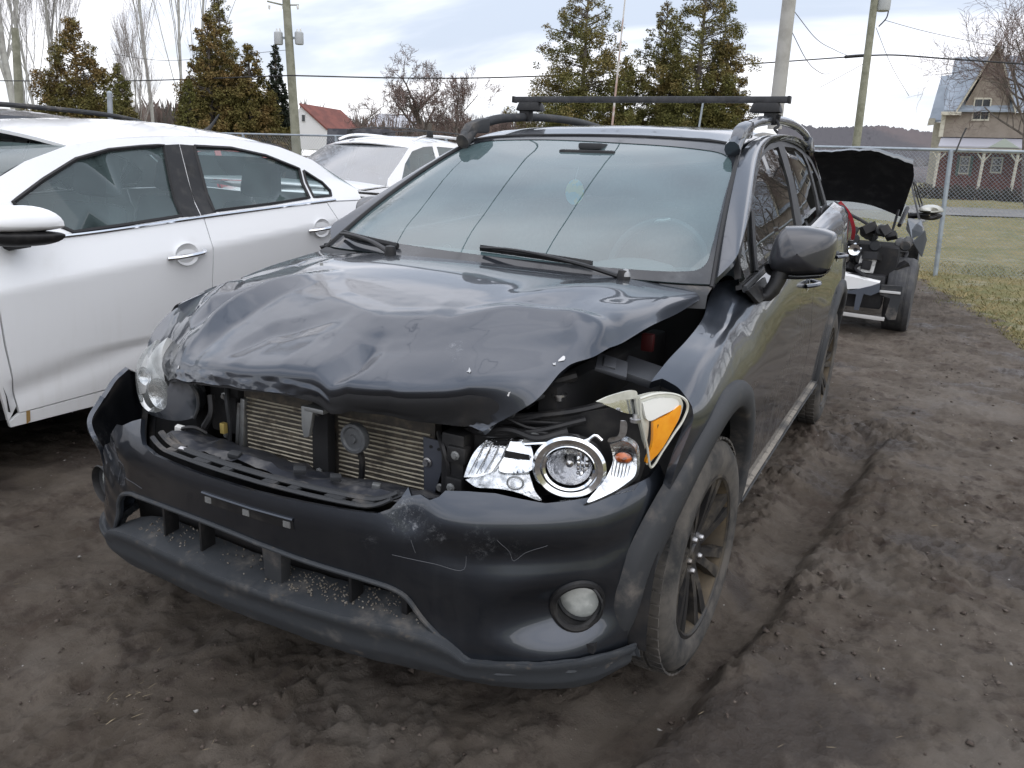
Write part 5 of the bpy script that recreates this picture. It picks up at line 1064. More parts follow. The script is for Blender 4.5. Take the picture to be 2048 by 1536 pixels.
def car(name, label, cat, cx, cy, hw, spec, m, group=None, glass=M_CARGL, detail=True):
    """hw(y, z): half width of the body; spec: outlines in (y, z) of the flank, windows and edges, all in world y, local x"""
    C0 = thing(name, label, cat, (cx, 0, 0), 0, group)
    def f(d=0.0, s=1):
        def g(y, z): return np.stack([s*(hw(np.asarray(y, float), np.asarray(z, float))+d), np.asarray(y, float), np.asarray(z, float)], 1)
        return g
    st = spec.get('step', .06); P = {}
    for s in (1, -1):
        for nm, out_ in spec['panels']:
            P[nm, s] = panel(nm, out_, f(0, s), m, C0, step=st, thick=.015, flip=s < 0)
        P['fr', s] = panel('window_frame', spec['frame'], f(.0, s), m, C0, holes=spec['windows'], step=st, thick=.012, flip=s < 0)
        for w_ in spec['windows']: panel('side_window', w_, f(-.008, s), glass, C0, step=.2, thick=0, flip=s < 0)
        if spec.get('seals'):
            for w_ in spec['windows']:
                b = MB(); P_ = dense(w_, .03); b.tube(f(.001, s)(np.r_[P_[:, 0], P_[:1, 0]], np.r_[P_[:, 1], P_[:1, 1]]), .009, 5, cap=False); b.build('window_seal', M_SEAL, C0)
        for q in spec.get('dark', []): panel('pillar_cover', q, f(.003, s), M_BLACK, C0, step=.1, thick=.004, flip=s < 0)
        for y in spec['wheels']:
            simple_wheel(C0, s*(float(hw(np.array(y), np.array(.4)))-.01), y, spec.get('wr', .33))
            a = np.radians(np.linspace(0, 180, 20)); gridobj('wheel_liner', np.array([np.stack([np.full(20, s*x), y+.40*np.cos(a), spec.get('wr', .33)+.40*np.sin(a)], 1) for x in (.5, float(hw(np.array(y), np.array(.5)))-.01)]), M_MATT, C0)
    def edge(L, d=0.0): return [(float(hw(np.array(y), np.array(z)))+d, y, z) for y, z in L]
    # roof, screens, bonnet, boot as nets between the two flanks
    def across(name, L, crown, m_, dy=0.0, nu=18, nv=20, thick=0.0):
        E = edge(L); k = len(E); rows = []
        for i, (x, y, z) in enumerate(E):
            c = crown[i] if isinstance(crown, (list, tuple)) else crown; b_ = dy[i] if isinstance(dy, (list, tuple)) else dy
            rows.append([(x*u, y+b_*(1-u*u), z+c*(1-u*u)) for u in (-1, -.75, -.4, 0, .4, .75, 1)])
        return gridobj(name, net(rows, nu, nv), m_, C0, thick=thick)
    across('roof', spec['roof'], spec['roof_c'], m, spec.get('roof_dy', 0.0), thick=.015)
    across('windscreen', spec['ws'], [0.01]*len(spec['ws']), glass if spec.get('wsg') is None else spec['wsg'], spec['ws_dy'])
    across('bonnet', spec['bonnet'], spec.get('bon_c', .05), m, spec['bon_dy'], thick=.012)
    if 'rear' in spec: across('rear_window', spec['rear'], .01, glass, spec.get('rear_dy', .06))
    if 'boot' in spec: across('boot_lid', spec['boot'], .02, m, .03)
    if 'nose' in spec: across('front_bumper', spec['nose'], 0.0, m, spec['nose_dy'])
    if 'tail' in spec: across('rear_bumper', spec['tail'], 0.0, m, spec['tail_dy'])
    b = MB(); b.box((0, spec['mid'], .32), (1.5, spec['len']*.88, .10)); b.build('underbody', M_MATT, C0, False)
    b = MB(); b.box((0, spec['mid']+.1, .55), (1.45, 2.4, .06)); b.build('cabin_floor', M_MATT, C0, False)
    return C0, f, P, across
def seats(C0, ys, z, xs=(-.37, .37), m=M_SEAT, hr=None):
    for y in ys:
        for x in xs:
            b = MB(); b.box((x, y, z-.42), (.50, .14, .60), rot=(-.2, 0, 0), taper=.85); b.build('seat_back', m, C0, bevel=.05)
            b = MB(); b.box((x, y+.11, z), (.27, .11, .20), rot=(-.12, 0, 0), taper=.86); h_ = b.build('headrest', m, C0, bevel=.045)
            for dx in (-.06, .06):
                b = MB(); b.tube([(x+dx, y+.09, z-.16), (x+dx, y+.11, z-.05)], .006, 6); b.build('headrest_post', M_STEEL, h_)
# ---- white sedan
def hw_s(y, z):
    cr = .80+.098*np.clip(y+.27, -1.2, 2.4); rise = .045*np.clip(y, -1, 2.2)
    taper = .05*np.clip((-y-.7)/.8, 0, 1)**2+.06*np.clip((y-1.7)/.9, 0, 1)**2
    return .89-.22*np.maximum(.5-z, 0)**1.5-.07*np.clip(cr-z, 0, .4)-np.clip(z-cr, 0, .22)*.36-np.maximum(z-(1.0+rise*1.3), 0)*.50-taper-.012*np.exp(-((z-.44-.19*y)/.05)**2)*((y > -.25) & (z < .5))
GFs = [(-.085, 1.100), (-.094, 1.120), (.062, 1.205), (.238, 1.288), (.408, 1.331), (.581, 1.352), (.705, 1.362), (.666, 1.208), (.633, 1.050), (.30, 1.020), (.087, 1.003)]
GRs = [(.881, 1.366), (1.109, 1.366), (1.331, 1.336), (1.545, 1.272), (1.51, 1.120), (1.2, 1.092), (.829, 1.066)]
GQs = [(1.575, 1.262), (1.684, 1.201), (1.706, 1.157), (1.689, 1.130), (1.545, 1.122)]
ROOFs = [(-.118, 1.208), (.017, 1.274), (.222, 1.342), (.429, 1.378), (.794, 1.409), (1.133, 1.415), (1.446, 1.388), (1.682, 1.322), (1.828, 1.245), (1.95, 1.17)]
FRs = [(-.33, 1.04)]+ROOFs+[(1.93, 1.105), (1.695, 1.103), (1.2, 1.072), (.75, 1.040), (.084, .988), (-.25, .972)]
arch_s = lambda c: [(c+.385*math.cos(t), .33+.385*math.sin(t)) for t in np.radians(np.linspace(8, 172, 18))]
spec = dict(panels=[('front_fender', [(-1.42, .50), (-1.40, .78), (-1.1, .90), (-.5, .975), (-.30, .972), (-.285, .80), (-.27, .60), (-.235, .345), (-.27, .29)]+arch_s(-.67)+[(-1.3, .30)]),
    ('front_door', [(-.278, .80), (-.295, .972), (.084, .984), (.745, 1.034), (.748, .85), (.735, .60), (.745, .33), (.15, .325), (-.225, .315), (-.262, .60)]),
    ('rear_door', [(.753, .85), (.751, 1.034), (1.2, 1.066), (1.62, 1.092), (1.70, .95), (1.64, .78), (1.60, .55), (1.50, .35), (.752, .33), (.742, .60)]),
    ('quarter_panel', [(1.706, .95), (1.626, 1.094), (1.93, 1.10), (2.3, 1.10), (2.72, 1.06), (2.80, .80), (2.76, .45), (2.45, .33)]+arch_s(2.02)+[(1.60, .34), (1.606, .55), (1.646, .78)]),
    ('side_sill', [(-.262, .262), (-.268, .285), (-.225, .310), (.15, .318), (.75, .325), (1.60, .335), (1.60, .262), (.7, .258)])],
    frame=FRs, windows=[GFs, GRs, GQs], dark=[[(.700, 1.364), (.795, 1.372), (.735, 1.050), (.628, 1.044), (.661, 1.208)], [(.800, 1.372), (.888, 1.370), (.834, 1.060), (.741, 1.051)]],
    wheels=(-.67, 2.02), mid=.68, len=4.5, roof=ROOFs[2:8], roof_c=[.075, .075, .075, .07, .06, .05], roof_dy=[-.10, -.05, 0, 0, .05, .1], ws=[(-.30, 1.02), (-.118, 1.208+.0), (.222, 1.340)], ws_dy=[-.34, -.24, -.12],
    bonnet=[(-1.36, .80), (-1.0, .92), (-.6, .985), (-.30, 1.01)], bon_dy=[-.25, -.25, -.28, -.32], bon_c=.045, rear=[(1.70, 1.315), (1.95, 1.165)], boot=[(1.95, 1.15), (2.3, 1.13), (2.70, 1.08)], nose=[(-1.38, .30), (-1.42, .55), (-1.38, .80)], nose_dy=[-.25, -.28, -.25], tail=[(2.70, 1.08), (2.80, .80), (2.74, .40)], tail_dy=[.05, .08, .08], step=.022)
spec['seals'] = True
SED, fS, PS, _ = car('white_sedan', 'white four door sedan with chrome handles parked beside the dark crossover', 'car', -2.66, 0, hw_s, spec, M_WHITE)
M_SEATG = mat('grey_seat_cloth', (.085, .09, .095), .9)
seats(SED, (.44,), 1.215, m=M_SEATG); seats(SED, (1.50,), 1.195, (-.37, .37), m=M_SEATG)
gridobj('dashboard', net([[(-.7, -.55, .98), (0, -.6, 1.0), (.7, -.55, .98)], [(-.7, -.1, .99), (0, -.1, 1.0), (.7, -.1, .99)], [(-.7, .0, .75), (0, 0, .75), (.7, 0, .75)]], 12, 10), M_DASH, SED)
for s in (1, -1):
    b = MB(); b.tube(curve([tuple(fS(.004, s)(np.array([y]), np.array([z]))[0]) for y, z in ((-.1, .985), (.084, .992), (.75, 1.043), (1.2, 1.074), (1.70, 1.108))], 20), .007, 6); b.build('chrome_strip', M_CHR, SED)
    for y, z, nm in ((.598, .880, 'front_door'), (1.535, .958, 'rear_door')):
        P = fS(.0, s)(np.array([y]), np.array([z]))[0]
        b = MB(); b.tube(curve([(P[0]+s*.0, y-.105, z-.012), (P[0]+s*.035, y-.075, z-.006), (P[0]+s*.038, y+.06, z+.008), (P[0], y+.10, z+.014)], 14), .013, 8, flat=.8); b.build('door_handle', M_CHR, PS[nm, s])
        b = MB(); b.lathe([(.060, .004), (.045, -.004), (.001, -.012)], 24, 'x', (0, 0, 0)); b.xf(np.diag([s, 1.1, .85, 1])); b.xf(np.block([[np.eye(3), np.array([[P[0]+s*.001], [y-.005], [z]])], [np.zeros((1, 3)), 1]])); b.build('handle_recess', M_WHITE, PS[nm, s])
    # mirror: white cap over black base
    a = np.linspace(0, 2*np.pi, 28, endpoint=False); rows = []
    for q, d in ((.04, -.085), (.45, -.075), (.78, -.045), (1.0, .0), (1.0, .05), (.9, .06)):
        rows.append(np.stack([s*(.955+.082*q*np.cos(a)*(1+.12*np.sin(a))), np.full(28, -.235+d)+.10*np.cos(a)*q, 1.050+.066*q*np.sin(a)*np.where(np.sin(a) > 0, 1.1, .35)], 1))
    b = MB(); b.add(np.concatenate(rows), gridfaces(6, 28, True)); mr_ = orient(b.build('door_mirror', M_WHITE, SED))
    rows = [np.stack([s*(.950+.080*q*np.cos(a)), np.full(28, -.23+d)+.10*np.cos(a)*q, 1.015+.035*q*np.sin(a)*np.where(np.sin(a) > 0, .5, 1.2)], 1) for q, d in ((.04, -.07), (.5, -.062), (.85, -.035), (1, 0), (1, .05), (.9, .06))]
    b = MB(); b.add(np.concatenate(rows), gridfaces(6, 28, True)); b.tube([(s*.90, -.15, .99), (s*.84, -.18, .975), (s*.80, -.18, .97)], [.03, .028, .035], 10); orient(b.build('mirror_base', M_BLACK, mr_))
b = MB(); b.tube(curve([(0, 1.55, 1.455), (.0, 1.60, 1.50), (.0, 1.66, 1.565)], 8), [.022, .018, .012, .010, .008, .007, .006, .004], 8); b.build('roof_antenna', M_BLACK, SED)
b = MB(); P = fS(.002, 1)(np.array([-.20, -.185, -.185, -.20]), np.array([.315, .315, .27, .26])); b.sheet(P, (.001, 0, 0)); b.build('rust_streak', mat('rust_stain', (.32, .20, .07), .9), SED, False)
# ---- white suv with roof bars, in the row behind
def mk_hw(W, belt, lean=.42, low=.0):
    def hw(y, z): return W-.20*np.maximum(.5-z, 0)**1.5-np.clip(z-(belt-.2), 0, .2)*.25-np.maximum(z-belt, 0)*lean
    return hw
def suv(name, label, cx, y0, m, H=1.66, W=.92, L=4.6, belt=1.04, glass=M_WSGL, group=None, rails=True, cat='car', open_window=False):
    """five-door body; y0 = front bumper"""
    Y = lambda t: y0+t; hw = mk_hw(W, belt)
    roofL = [(Y(1.42), belt+.10), (Y(1.75), H-.34), (Y(2.05), H-.16), (Y(2.35), H-.09), (Y(2.9), H-.055), (Y(3.5), H-.07), (Y(4.05), H-.13), (Y(4.35), H-.30), (Y(4.45), belt+.05)]
    w1 = [(Y(1.62), belt+.03), (Y(1.85), H-.36), (Y(2.10), H-.20), (Y(2.40), H-.135), (Y(2.62), H-.12), (Y(2.58), belt+.03)]
    w2 = [(Y(2.72), H-.12), (Y(3.3), H-.125), (Y(3.45), H-.14), (Y(3.55), belt+.05), (Y(2.68), belt+.03)]
    w3 = [(Y(3.55), H-.14), (Y(3.95), H-.19), (Y(4.18), H-.33), (Y(4.15), belt+.07), (Y(3.64), belt+.05)]
    ar = lambda c: [(c+.40*math.cos(t), .34+.40*math.sin(t)) for t in np.radians(np.linspace(6, 174, 14))]
    sp = dict(panels=[('front_fender', [(Y(.12), .45), (Y(.10), .85), (Y(.7), .98), (Y(1.4), belt), (Y(1.46), belt), (Y(1.42), .35)]+ar(Y(.90))+[(Y(.2), .35)]),
                      ('front_door', [(Y(1.465), belt), (Y(2.62), belt), (Y(2.62), .36), (Y(1.425), .36)]), ('rear_door', [(Y(2.626), belt), (Y(3.70), belt+.02), (Y(3.62), .75), (Y(3.15), .36), (Y(2.626), .36)]),
                      ('quarter_panel', [(Y(3.706), belt+.02), (Y(4.46), belt+.02), (Y(4.56), .8), (Y(4.52), .40), (Y(4.0), .36)]+ar(Y(3.58))+[(Y(3.17), .38), (Y(3.63), .75)]), ('side_sill', [(Y(1.3), .24), (Y(1.3), .355), (Y(3.18), .355), (Y(3.18), .24)])],
              frame=[(Y(1.30), belt)]+roofL+[(Y(4.45), belt), (Y(2.6), belt)], windows=[w1, w2, w3], wheels=(Y(.90), Y(3.58)), mid=Y(L/2), len=L, roof=roofL[2:8], roof_c=[.05, .06, .065, .065, .06, .05], roof_dy=[-.12, -.04, 0, 0, .05, .08], wsg=glass, ws=[(Y(1.28), belt), (Y(1.75), H-.34), (Y(2.06), H-.155)], ws_dy=[-.26, -.18, -.12],
              bonnet=[(Y(.14), .86), (Y(.6), .99), (Y(1.0), belt-.01), (Y(1.30), belt+.01)], bon_dy=[-.16, -.18, -.2, -.24], bon_c=.06, rear=[(Y(4.2), H-.2), (Y(4.5), belt+.05)], tail=[(Y(4.48), belt+.05), (Y(4.58), .8), (Y(4.52), .4)], tail_dy=[.05, .06, .06], nose=[(Y(.16), .30), (Y(.08), .55), (Y(.12), .86)], nose_dy=[-.16, -.18, -.16], wr=.345, step=.10)
    C0, f, P, ac = car(name, label, cat, cx, 0, hw, sp, m, group)
    seats(C0, (Y(2.45), Y(3.35)), H-.36)
    for s in (1, -1):
        b = MB(); b.box((s*(W+.10), Y(1.72), belt+.05), (.20, .09, .13), rot=(0, 0, -s*.15)); mi = b.build('door_mirror', M_PLASTIC if not m == M_RED else m, C0, bevel=.03)
        b = MB(); b.lathe([(.0005, -.05), (.06, -.04), (.10, .02)], 20, 'y', (s*.66, Y(.10), .76)); orient(b.build('headlight', M_LENS, C0))
        b = MB(); b.box((s*.80, Y(.60)-.42, .78), (.14, .24, .12), rot=(0, 0, s*.6)); b.build('headlight_shell', M_PALE, C0, bevel=.03)
        b = MB(); b.box((s*.74, Y(4.48), .98), (.16, .10, .26)); b.build('tail_lamp', M_RED, C0, bevel=.02)
        if rails:
            b = MB(); xr = float(hw(np.array(Y(3)), np.array(H-.06)))-.03; pth = curve([(s*xr, Y(2.25), H-.07), (s*xr, Y(2.45), H-.015), (s*xr, Y(3.2), H+.012), (s*xr, Y(3.9), H-.03), (s*xr, Y(4.1), H-.09)], 24); b.tube(pth, .017, 8); b.build('roof_rail', M_PLASTIC if m != M_WHITE2 else m, C0)
    return C0, hw, Y
WS, hwW, YW = suv('white_suv', 'white sport utility car with black roof crossbars parked behind the white sedan', -5.45, 4.65, M_WHITE2, 1.67)
for yb in (2.55, 3.35):
    b = MB(); xr = .67; b.tube(curve([(-xr, YW(yb), 1.735), (-.3, YW(yb), 1.765), (.3, YW(yb), 1.765), (xr, YW(yb), 1.735)], 16), .018, 6, flat=.5); br = b.build('roof_crossbar', M_BLACK, WS)
    for s in (1, -1):
        b = MB(); b.box((s*(xr-.01), YW(yb), 1.70), (.06, .09, .09), taper=.8); b.build('crossbar_foot', M_BLACK, br, bevel=.012)
# ---- dark suv and red car, mostly hidden
suv('dark_suv', 'dark grey sport utility car showing only its roof rails behind the white sedan', -5.05, -1.40, paint('dark_suv_paint', (.05, .055, .065)), 1.585, .90)
suv('red_car', 'dull red car with only its roof edge showing behind the sedan boot', -7.95, 3.25, paint('red_paint', (.42, .10, .10), metal=.1, film=.15, dust=(.5, .35, .33)), 1.50, .88, belt=.98, rails=True)
# ================================================================== wrecked dark car with its bonnet up
WR = thing('wrecked_car', 'wrecked black car with raised bonnet and bare front wheel by the fence', 'car')
M_WBLK = mat('wreck_black', (.010, .010, .012), .55, noise=(10, 5, (.03, .03, .032), .45, .75))
M_WGREY = paint('wreck_grey_paint', (.10, .11, .12), metal=.0, film=.05)
M_WSGL2 = thin_glass('wreck_windscreen', (.30, .36, .38), 1.0, .06, haze=((.4, .5, .5), .03, .08))
hb = net([[(-.40, 7.05, 1.06), (.30, 7.0, 1.13), (.64, 6.98, 1.11), (.95, 7.0, 1.01)], [(-.42, 6.85, 1.27), (.30, 6.80, 1.36), (.66, 6.78, 1.34), (.99, 6.80, 1.22)], [(-.45, 6.55, 1.50), (.28, 6.52, 1.56), (.64, 6.5, 1.55), (1.02, 6.52, 1.42)], [(-.47, 6.42, 1.56), (.27, 6.40, 1.605), (.62, 6.40, 1.61), (1.00, 6.40, 1.50)]], 40, 30)
hb[-6:, :, 2] += .008*fbm2((6, 40), 2, 31); bo = gridobj('raised_bonnet', hb, M_WBLK, WR)
tp = np.array([hb[-1], hb[-1]+np.array([0, .03, .015]), hb[-1]+np.array([0, .10, -.005])]); tp[1:, 24:, 2] += .03*np.linspace(0, 1, 16)[None]; gridobj('bonnet_edge', tp, M_WGREY, bo, flip=True)
b = MB(); b.tube([(.93, 6.75, 1.08), (.92, 6.35, .88)], .012, 6); b.tube([(1.0, 6.9, 1.1), (.97, 6.45, .95)], .02, 6); b.build('bonnet_strut', M_BLACK, bo)
gridobj('windscreen', net([[(-.45, 6.95, .98), (.30, 6.9, 1.0), (1.0, 7.0, .95)], [(-.42, 7.3, 1.22), (.28, 7.28, 1.24), (.95, 7.35, 1.2)], [(-.36, 7.7, 1.42), (.27, 7.7, 1.45), (.86, 7.75, 1.40)]], 14, 12), M_WSGL2, WR)
gridobj('roof', net([[(-.36, 7.7, 1.42), (.27, 7.68, 1.45), (.86, 7.75, 1.40)], [(-.36, 8.5, 1.46), (.27, 8.5, 1.50), (.86, 8.5, 1.46)], [(-.34, 9.4, 1.36), (.27, 9.4, 1.40), (.84, 9.4, 1.36)]], 14, 12), M_WGREY, WR)
hw_w = mk_hw(.90, .98)
def fw(s): return lambda y, z: np.stack([.28+s*hw_w(np.asarray(y, float), np.asarray(z, float)), np.asarray(y, float), np.asarray(z, float)], 1)
for s in (1, -1):
    panel('body_side', [(6.72, .40), (6.75, .80), (6.62, .96), (7.1, 1.0), (9.6, 1.05), (10.2, 1.0), (10.3, .5), (9.6, .35), (7.3, .33)], fw(s), M_WGREY, WR, step=.12, flip=s < 0)
    panel('window_frame', [(6.95, 1.0), (7.3, 1.22), (7.75, 1.38), (8.5, 1.43), (9.3, 1.36), (9.7, 1.08), (8.4, 1.02)], fw(s), M_WBLK, WR, step=.12, flip=s < 0, holes=[[(7.25, 1.04), (7.45, 1.22), (7.85, 1.34), (8.3, 1.36), (8.3, 1.05)], [(8.4, 1.05), (8.4, 1.36), (9.15, 1.30), (9.4, 1.10)]])
# mirror with pale cap
b = MB(); a = np.linspace(0, 2*np.pi, 24, endpoint=False); b.add(np.concatenate([np.stack([1.205+.118*q*np.cos(a), np.full(24, 7.45+d)+.05*np.cos(a), 1.072+.062*q*np.sin(a)*np.where(np.sin(a) > 0, 1, .4)], 1) for q, d in ((.05, -.08), (.6, -.07), (.95, -.03), (1, .03), (.9, .06))]), gridfaces(5, 24, True)); mw = orient(b.build('door_mirror', mat('pale_gold_paint', (.42, .42, .38), .3, coat=.8), WR))
b = MB(); b.add(np.concatenate([np.stack([1.20+.120*q*np.cos(a), np.full(24, 7.45+d)+.05*np.cos(a), 1.028+.045*q*np.sin(a)*np.where(np.sin(a) > 0, .6, 1.2)], 1) for q, d in ((.05, -.075), (.6, -.065), (.95, -.03), (1, .03), (.9, .06))]), gridfaces(5, 24, True)); b.tube([(1.10, 7.45, 1.02), (1.0, 7.45, 1.0)], .03, 8); orient(b.build('mirror_base', M_BLACK, mw))
# front wheel, tyre tread to the camera
b = MB(); b.lathe([(.20, .10), (.28, .118), (.325, .105), (.340, .07), (.342, 0), (.340, -.07), (.325, -.105), (.28, -.115), (.20, -.10)], 48, 'x', (1.075, 6.22, .335)); w_ = b.build('wheel', mat('worn_tyre', (.045, .046, .05), .7, noise=(14, 5, (.08, .078, .075), .4, .7)), WR)
b = MB()
for x in (-.055, -.018, .018, .055): b.lathe([(.3435, x-.006), (.338, x-.0055), (.338, x+.0055), (.3435, x+.006)], 48, 'x', (1.075, 6.22, .335))
b.build('tread_groove', M_SEAL, w_)
b = MB(); b.lathe([(.20, .06), (.10, .05), (.001, .06)], 24, 'x', (1.075, 6.22, .335)); b.build('rim', M_WHEELB, w_)
simple_wheel(WR, -.55, 6.22); simple_wheel(WR, 1.16, 8.95); simple_wheel(WR, -.60, 8.95)
# bent fender skin, lamps, beam, exposed engine bits
b = MB(); b.sheet([(1.12, 6.0, .83), (1.20, 5.98, .94), (1.225, 6.0, .86), (1.21, 6.02, .71), (1.18, 6.02, .75)], (-.01, .02, 0)); b.sheet([(1.03, 6.5, 1.01), (1.14, 6.5, 1.0), (1.18, 6.4, .93), (1.18, 6.1, .90), (1.10, 6.2, .85), (1.03, 6.45, .92)], (.005, .01, .01)); b.build('torn_fender', M_WGREY, WR, False)
b = MB(); b.sheet([(.70, 5.9, .54), (.715, 5.9, .69), (.855, 5.9, .67), (.84, 5.9, .54)], (0, .01, 0)); lf_ = b.build('lamp_frame', mat('grey_white_frame', (.62, .62, .60), .5, noise=(20, 4, (.3, .3, .3), .45, .6)), WR, False)
b = MB(); b.box((.775, 5.90, .61), (.085, .03, .085), rot=(0, .1, 0)); b.build('lamp_core', M_WBLK, lf_, bevel=.01)
b = MB(); b.sheet([(.45, 5.75, .53), (.67, 5.75, .51), (.915, 5.75, .475), (.79, 5.75, .415), (.67, 5.75, .395), (.45, 5.75, .40)], (0, .12, .02)); b.build('bumper_beam', mat('white_foam_beam', (.78, .78, .77), .6), WR, False)
b = MB(); b.sheet([(.50, 5.72, .40), (.69, 5.72, .385), (.92, 5.72, .47), (.925, 5.72, .40), (.86, 5.72, .36), (.80, 5.72, .37), (.78, 5.72, .22), (.74, 5.72, .22), (.74, 5.72, .36), (.5, 5.72, .36)], (0, .03, 0)); b.build('bumper_bracket', mat('blue_grey_plastic', (.07, .08, .10), .5), WR, False)
b = MB(); b.sheet([(.93, 5.74, .46), (1.10, 5.74, .465), (1.105, 5.74, .39), (1.09, 5.74, .17), (1.03, 5.74, .16), (1.0, 5.74, .20), (1.02, 5.74, .35), (.93, 5.74, .375)], (0, .05, 0)); b.build('bumper_end', M_PLASTIC, WR, False)
b = MB(); b.box((1.01, 5.735, .405), (.17, .012, .022)); b.build('bumper_end_strip', mat('pale_strip', (.55, .55, .54), .5), WR, bevel=.004)
b = MB(); b.box((.80, 5.74, .168), (.40, .03, .032), rot=(0, .03, 0)); b.build('lower_strip', mat('dusty_pale_strip', (.50, .49, .47), .6), WR, bevel=.004)
b = MB(); b.box((.4, 6.35, .55), (1.25, .75, .45)); b.build('engine_block', M_MATT, WR, bevel=.04)
b = MB(); b.box((.45, 5.95, .38), (1.0, .25, .30)); b.build('radiator_frame', M_WBLK, WR, bevel=.02)
random.seed(11)
M_BITS = [M_WBLK, M_BLACK, M_PLASTIC, mat('dull_metal', (.22, .22, .22), .45, .6)]
for k in range(46):
    p = np.array([random.uniform(.45, 1.08), random.uniform(5.85, 6.35), random.uniform(.55, .93)]); b = MB()
    if k % 3 == 0: b.tube(curve([p, p+RNG.uniform(-.08, .08, 3), p+RNG.uniform(-.14, .14, 3)], 10), random.uniform(.008, .022), 8)
    elif k % 3 == 1: b.box(p, RNG.uniform(.04, .14, 3), rot=tuple(RNG.uniform(-.6, .6, 3)))
    else: b.lathe([(.001, -.02), (.04, -.018), (.05, .01), (.03, .03), (.001, .03)], 14, 'y', p)
    b.build('engine_part', M_BITS[3] if k % 11 == 0 else M_BITS[k % 3], WR, True, 30)
b = MB(); b.lathe([(.001, -.01), (.035, -.01), (.05, -.02), (.06, .0)], 20, 'y', (.66, 5.86, .74)); b.build('headlight_bowl', M_CHROME, WR)

# ================================================================== chain-link fence
FENCE_Y = lambda x: 11.72+.075*np.maximum(-x, 0)
M_GALV = mat('galvanised_steel', (.33, .37, .40), .5, .35, noise=(8, 4, (.24, .27, .30), .4, .7))
FE = thing('chain_link_fence', 'galvanised chain link fence with round posts along the grass', 'fence', (0, 0, 0))
xs = np.concatenate([np.linspace(-34.9, 1.30-3.02, 12), [1.30, 4.3, 7.3, 10.3]])
gz = lambda x: float(height(x, FENCE_Y(x)))
for x in xs:
    y = float(FENCE_Y(x)); b = MB(); tl = -.045; b.tube([(x+tl*-1.9, y, gz(x)-.1), (x+tl*0, y, 1.80)], .034, 10); b.lathe([(.036, 0), (.03, .03), (.001, .045)], 12, 'z', (x, y, 1.80)); b.build('post', M_GALV, FE)
b = MB(); xr = np.linspace(-35, 10.4, 60); b.tube(np.stack([xr, FENCE_Y(xr)-.0, 1.83+0*xr], 1), .022, 8); b.build('top_rail', M_GALV, FE)
b = MB(); b.tube([(1.36, 11.70, 1.80), (1.40, 11.68, 2.0), (1.44, 11.68, 2.14)], .012, 6); b.build('rail_stub', mat('dark_iron', (.05, .05, .05), .6), FE)
def links(x0, x1, d=.055):
    """woven diamonds as thin wire strips"""
    V = []; F = []; r = .0016
    n = int((x1-x0)/d)
    for sgn in (1, -1):
        for i in range(-int(1.8/d), n+int(1.8/d)):
            xa = x0+i*d; za, zb = .06, 1.80; xb = xa+sgn*(zb-za)
            lo, hi = max(min(xa, xb), x0), min(max(xa, xb), x1)
            if hi <= lo: continue
            P = [(xx, za+(xx-xa)*sgn) for xx in (lo, hi)]; yy = [float(FENCE_Y(q[0]))+sgn*.002 for q in P]; k = len(V)
            for ox, oz in ((r, r*sgn*-1), (0, 0), (-r, r*sgn)):
                pass
            V += [(P[0][0]-r, yy[0], P[0][1]+r*sgn), (P[0][0]+r, yy[0], P[0][1]-r*sgn), (P[1][0]+r, yy[1], P[1][1]-r*sgn), (P[1][0]-r, yy[1], P[1][1]+r*sgn), (P[0][0], yy[0]-r*1.5, P[0][1]), (P[1][0], yy[1]-r*1.5, P[1][1])]
            F += [(k, k+1, k+2), (k, k+2, k+3), (k, k+4, k+5), (k, k+5, k+3), (k+1, k+2, k+5), (k+1, k+5, k+4)]
    return V, F
V, F_ = links(-.8, 6.0); tag(fast('wire_mesh', V, F_, M_GALV, FE), kind='stuff')
V, F_ = links(-14.5, -9.0, .08); tag(fast('wire_mesh', V, F_, M_GALV, FE), kind='stuff')
b = MB(); p0 = far(222, 262, 13); p1 = far(219, 186, 13-.26*.62); b.tube([p0-np.array([0, 0, 1.9]), p0, p1], .040, 12); b.lathe([(.042, 0), (.03, .025), (.001, .035)], 12, 'z', p1); tag(b.build('gate_post', M_GALV), 'round grey steel post with domed cap behind the dark roof rails', 'post')

# ================================================================== trees
def crown_soup(name, centers, radii, n, leaf, m, parent, seed, flat=.35, droop=0.0, aspect=1.6):
    """many small leaf faces spread through clumps"""
    r = np.random.default_rng(seed); c = np.asarray(centers); w_ = np.asarray(radii)**2; idx = r.choice(len(c), n, p=w_/w_.sum())
    d = r.normal(size=(n, 3)); d /= np.linalg.norm(d, axis=1)[:, None]; rad = np.asarray(radii)[idx]*r.random(n)**.45
    P = c[idx]+d*rad[:, None]*np.array([1, 1, .9]); s = leaf*r.uniform(.5, 1.4, n)
    a1 = r.normal(size=(n, 3)); a1[:, 2] = a1[:, 2]*.6-droop; a1 /= np.linalg.norm(a1, axis=1)[:, None]; a2 = np.cross(a1, r.normal(size=(n, 3))); a2 /= np.linalg.norm(a2, axis=1)[:, None]
    V = np.stack([P-a2*s[:, None]*.5, P+a1*s[:, None]*aspect*.6+a2*s[:, None]*.25, P+a1*s[:, None]*aspect, P+a2*s[:, None]*.5], 1).reshape(-1, 3); k = np.arange(n)*4
    return fast(name, V, np.stack([k, k+1, k+2, k+3], 1), m, parent)
M_BARK = mat('grey_bark', (.105, .088, .075), .9, noise=(6, 6, (.17, .15, .13), .4, .65)); M_TWIG = mat('bare_twigs', (.25, .185, .165), .9, noise=(1.5, 4, (.18, .14, .125), .4, .65)); M_PALEB = mat('pale_poplar_bark', (.30, .31, .27), .9, noise=(3, 5, (.20, .19, .17), .4, .65))
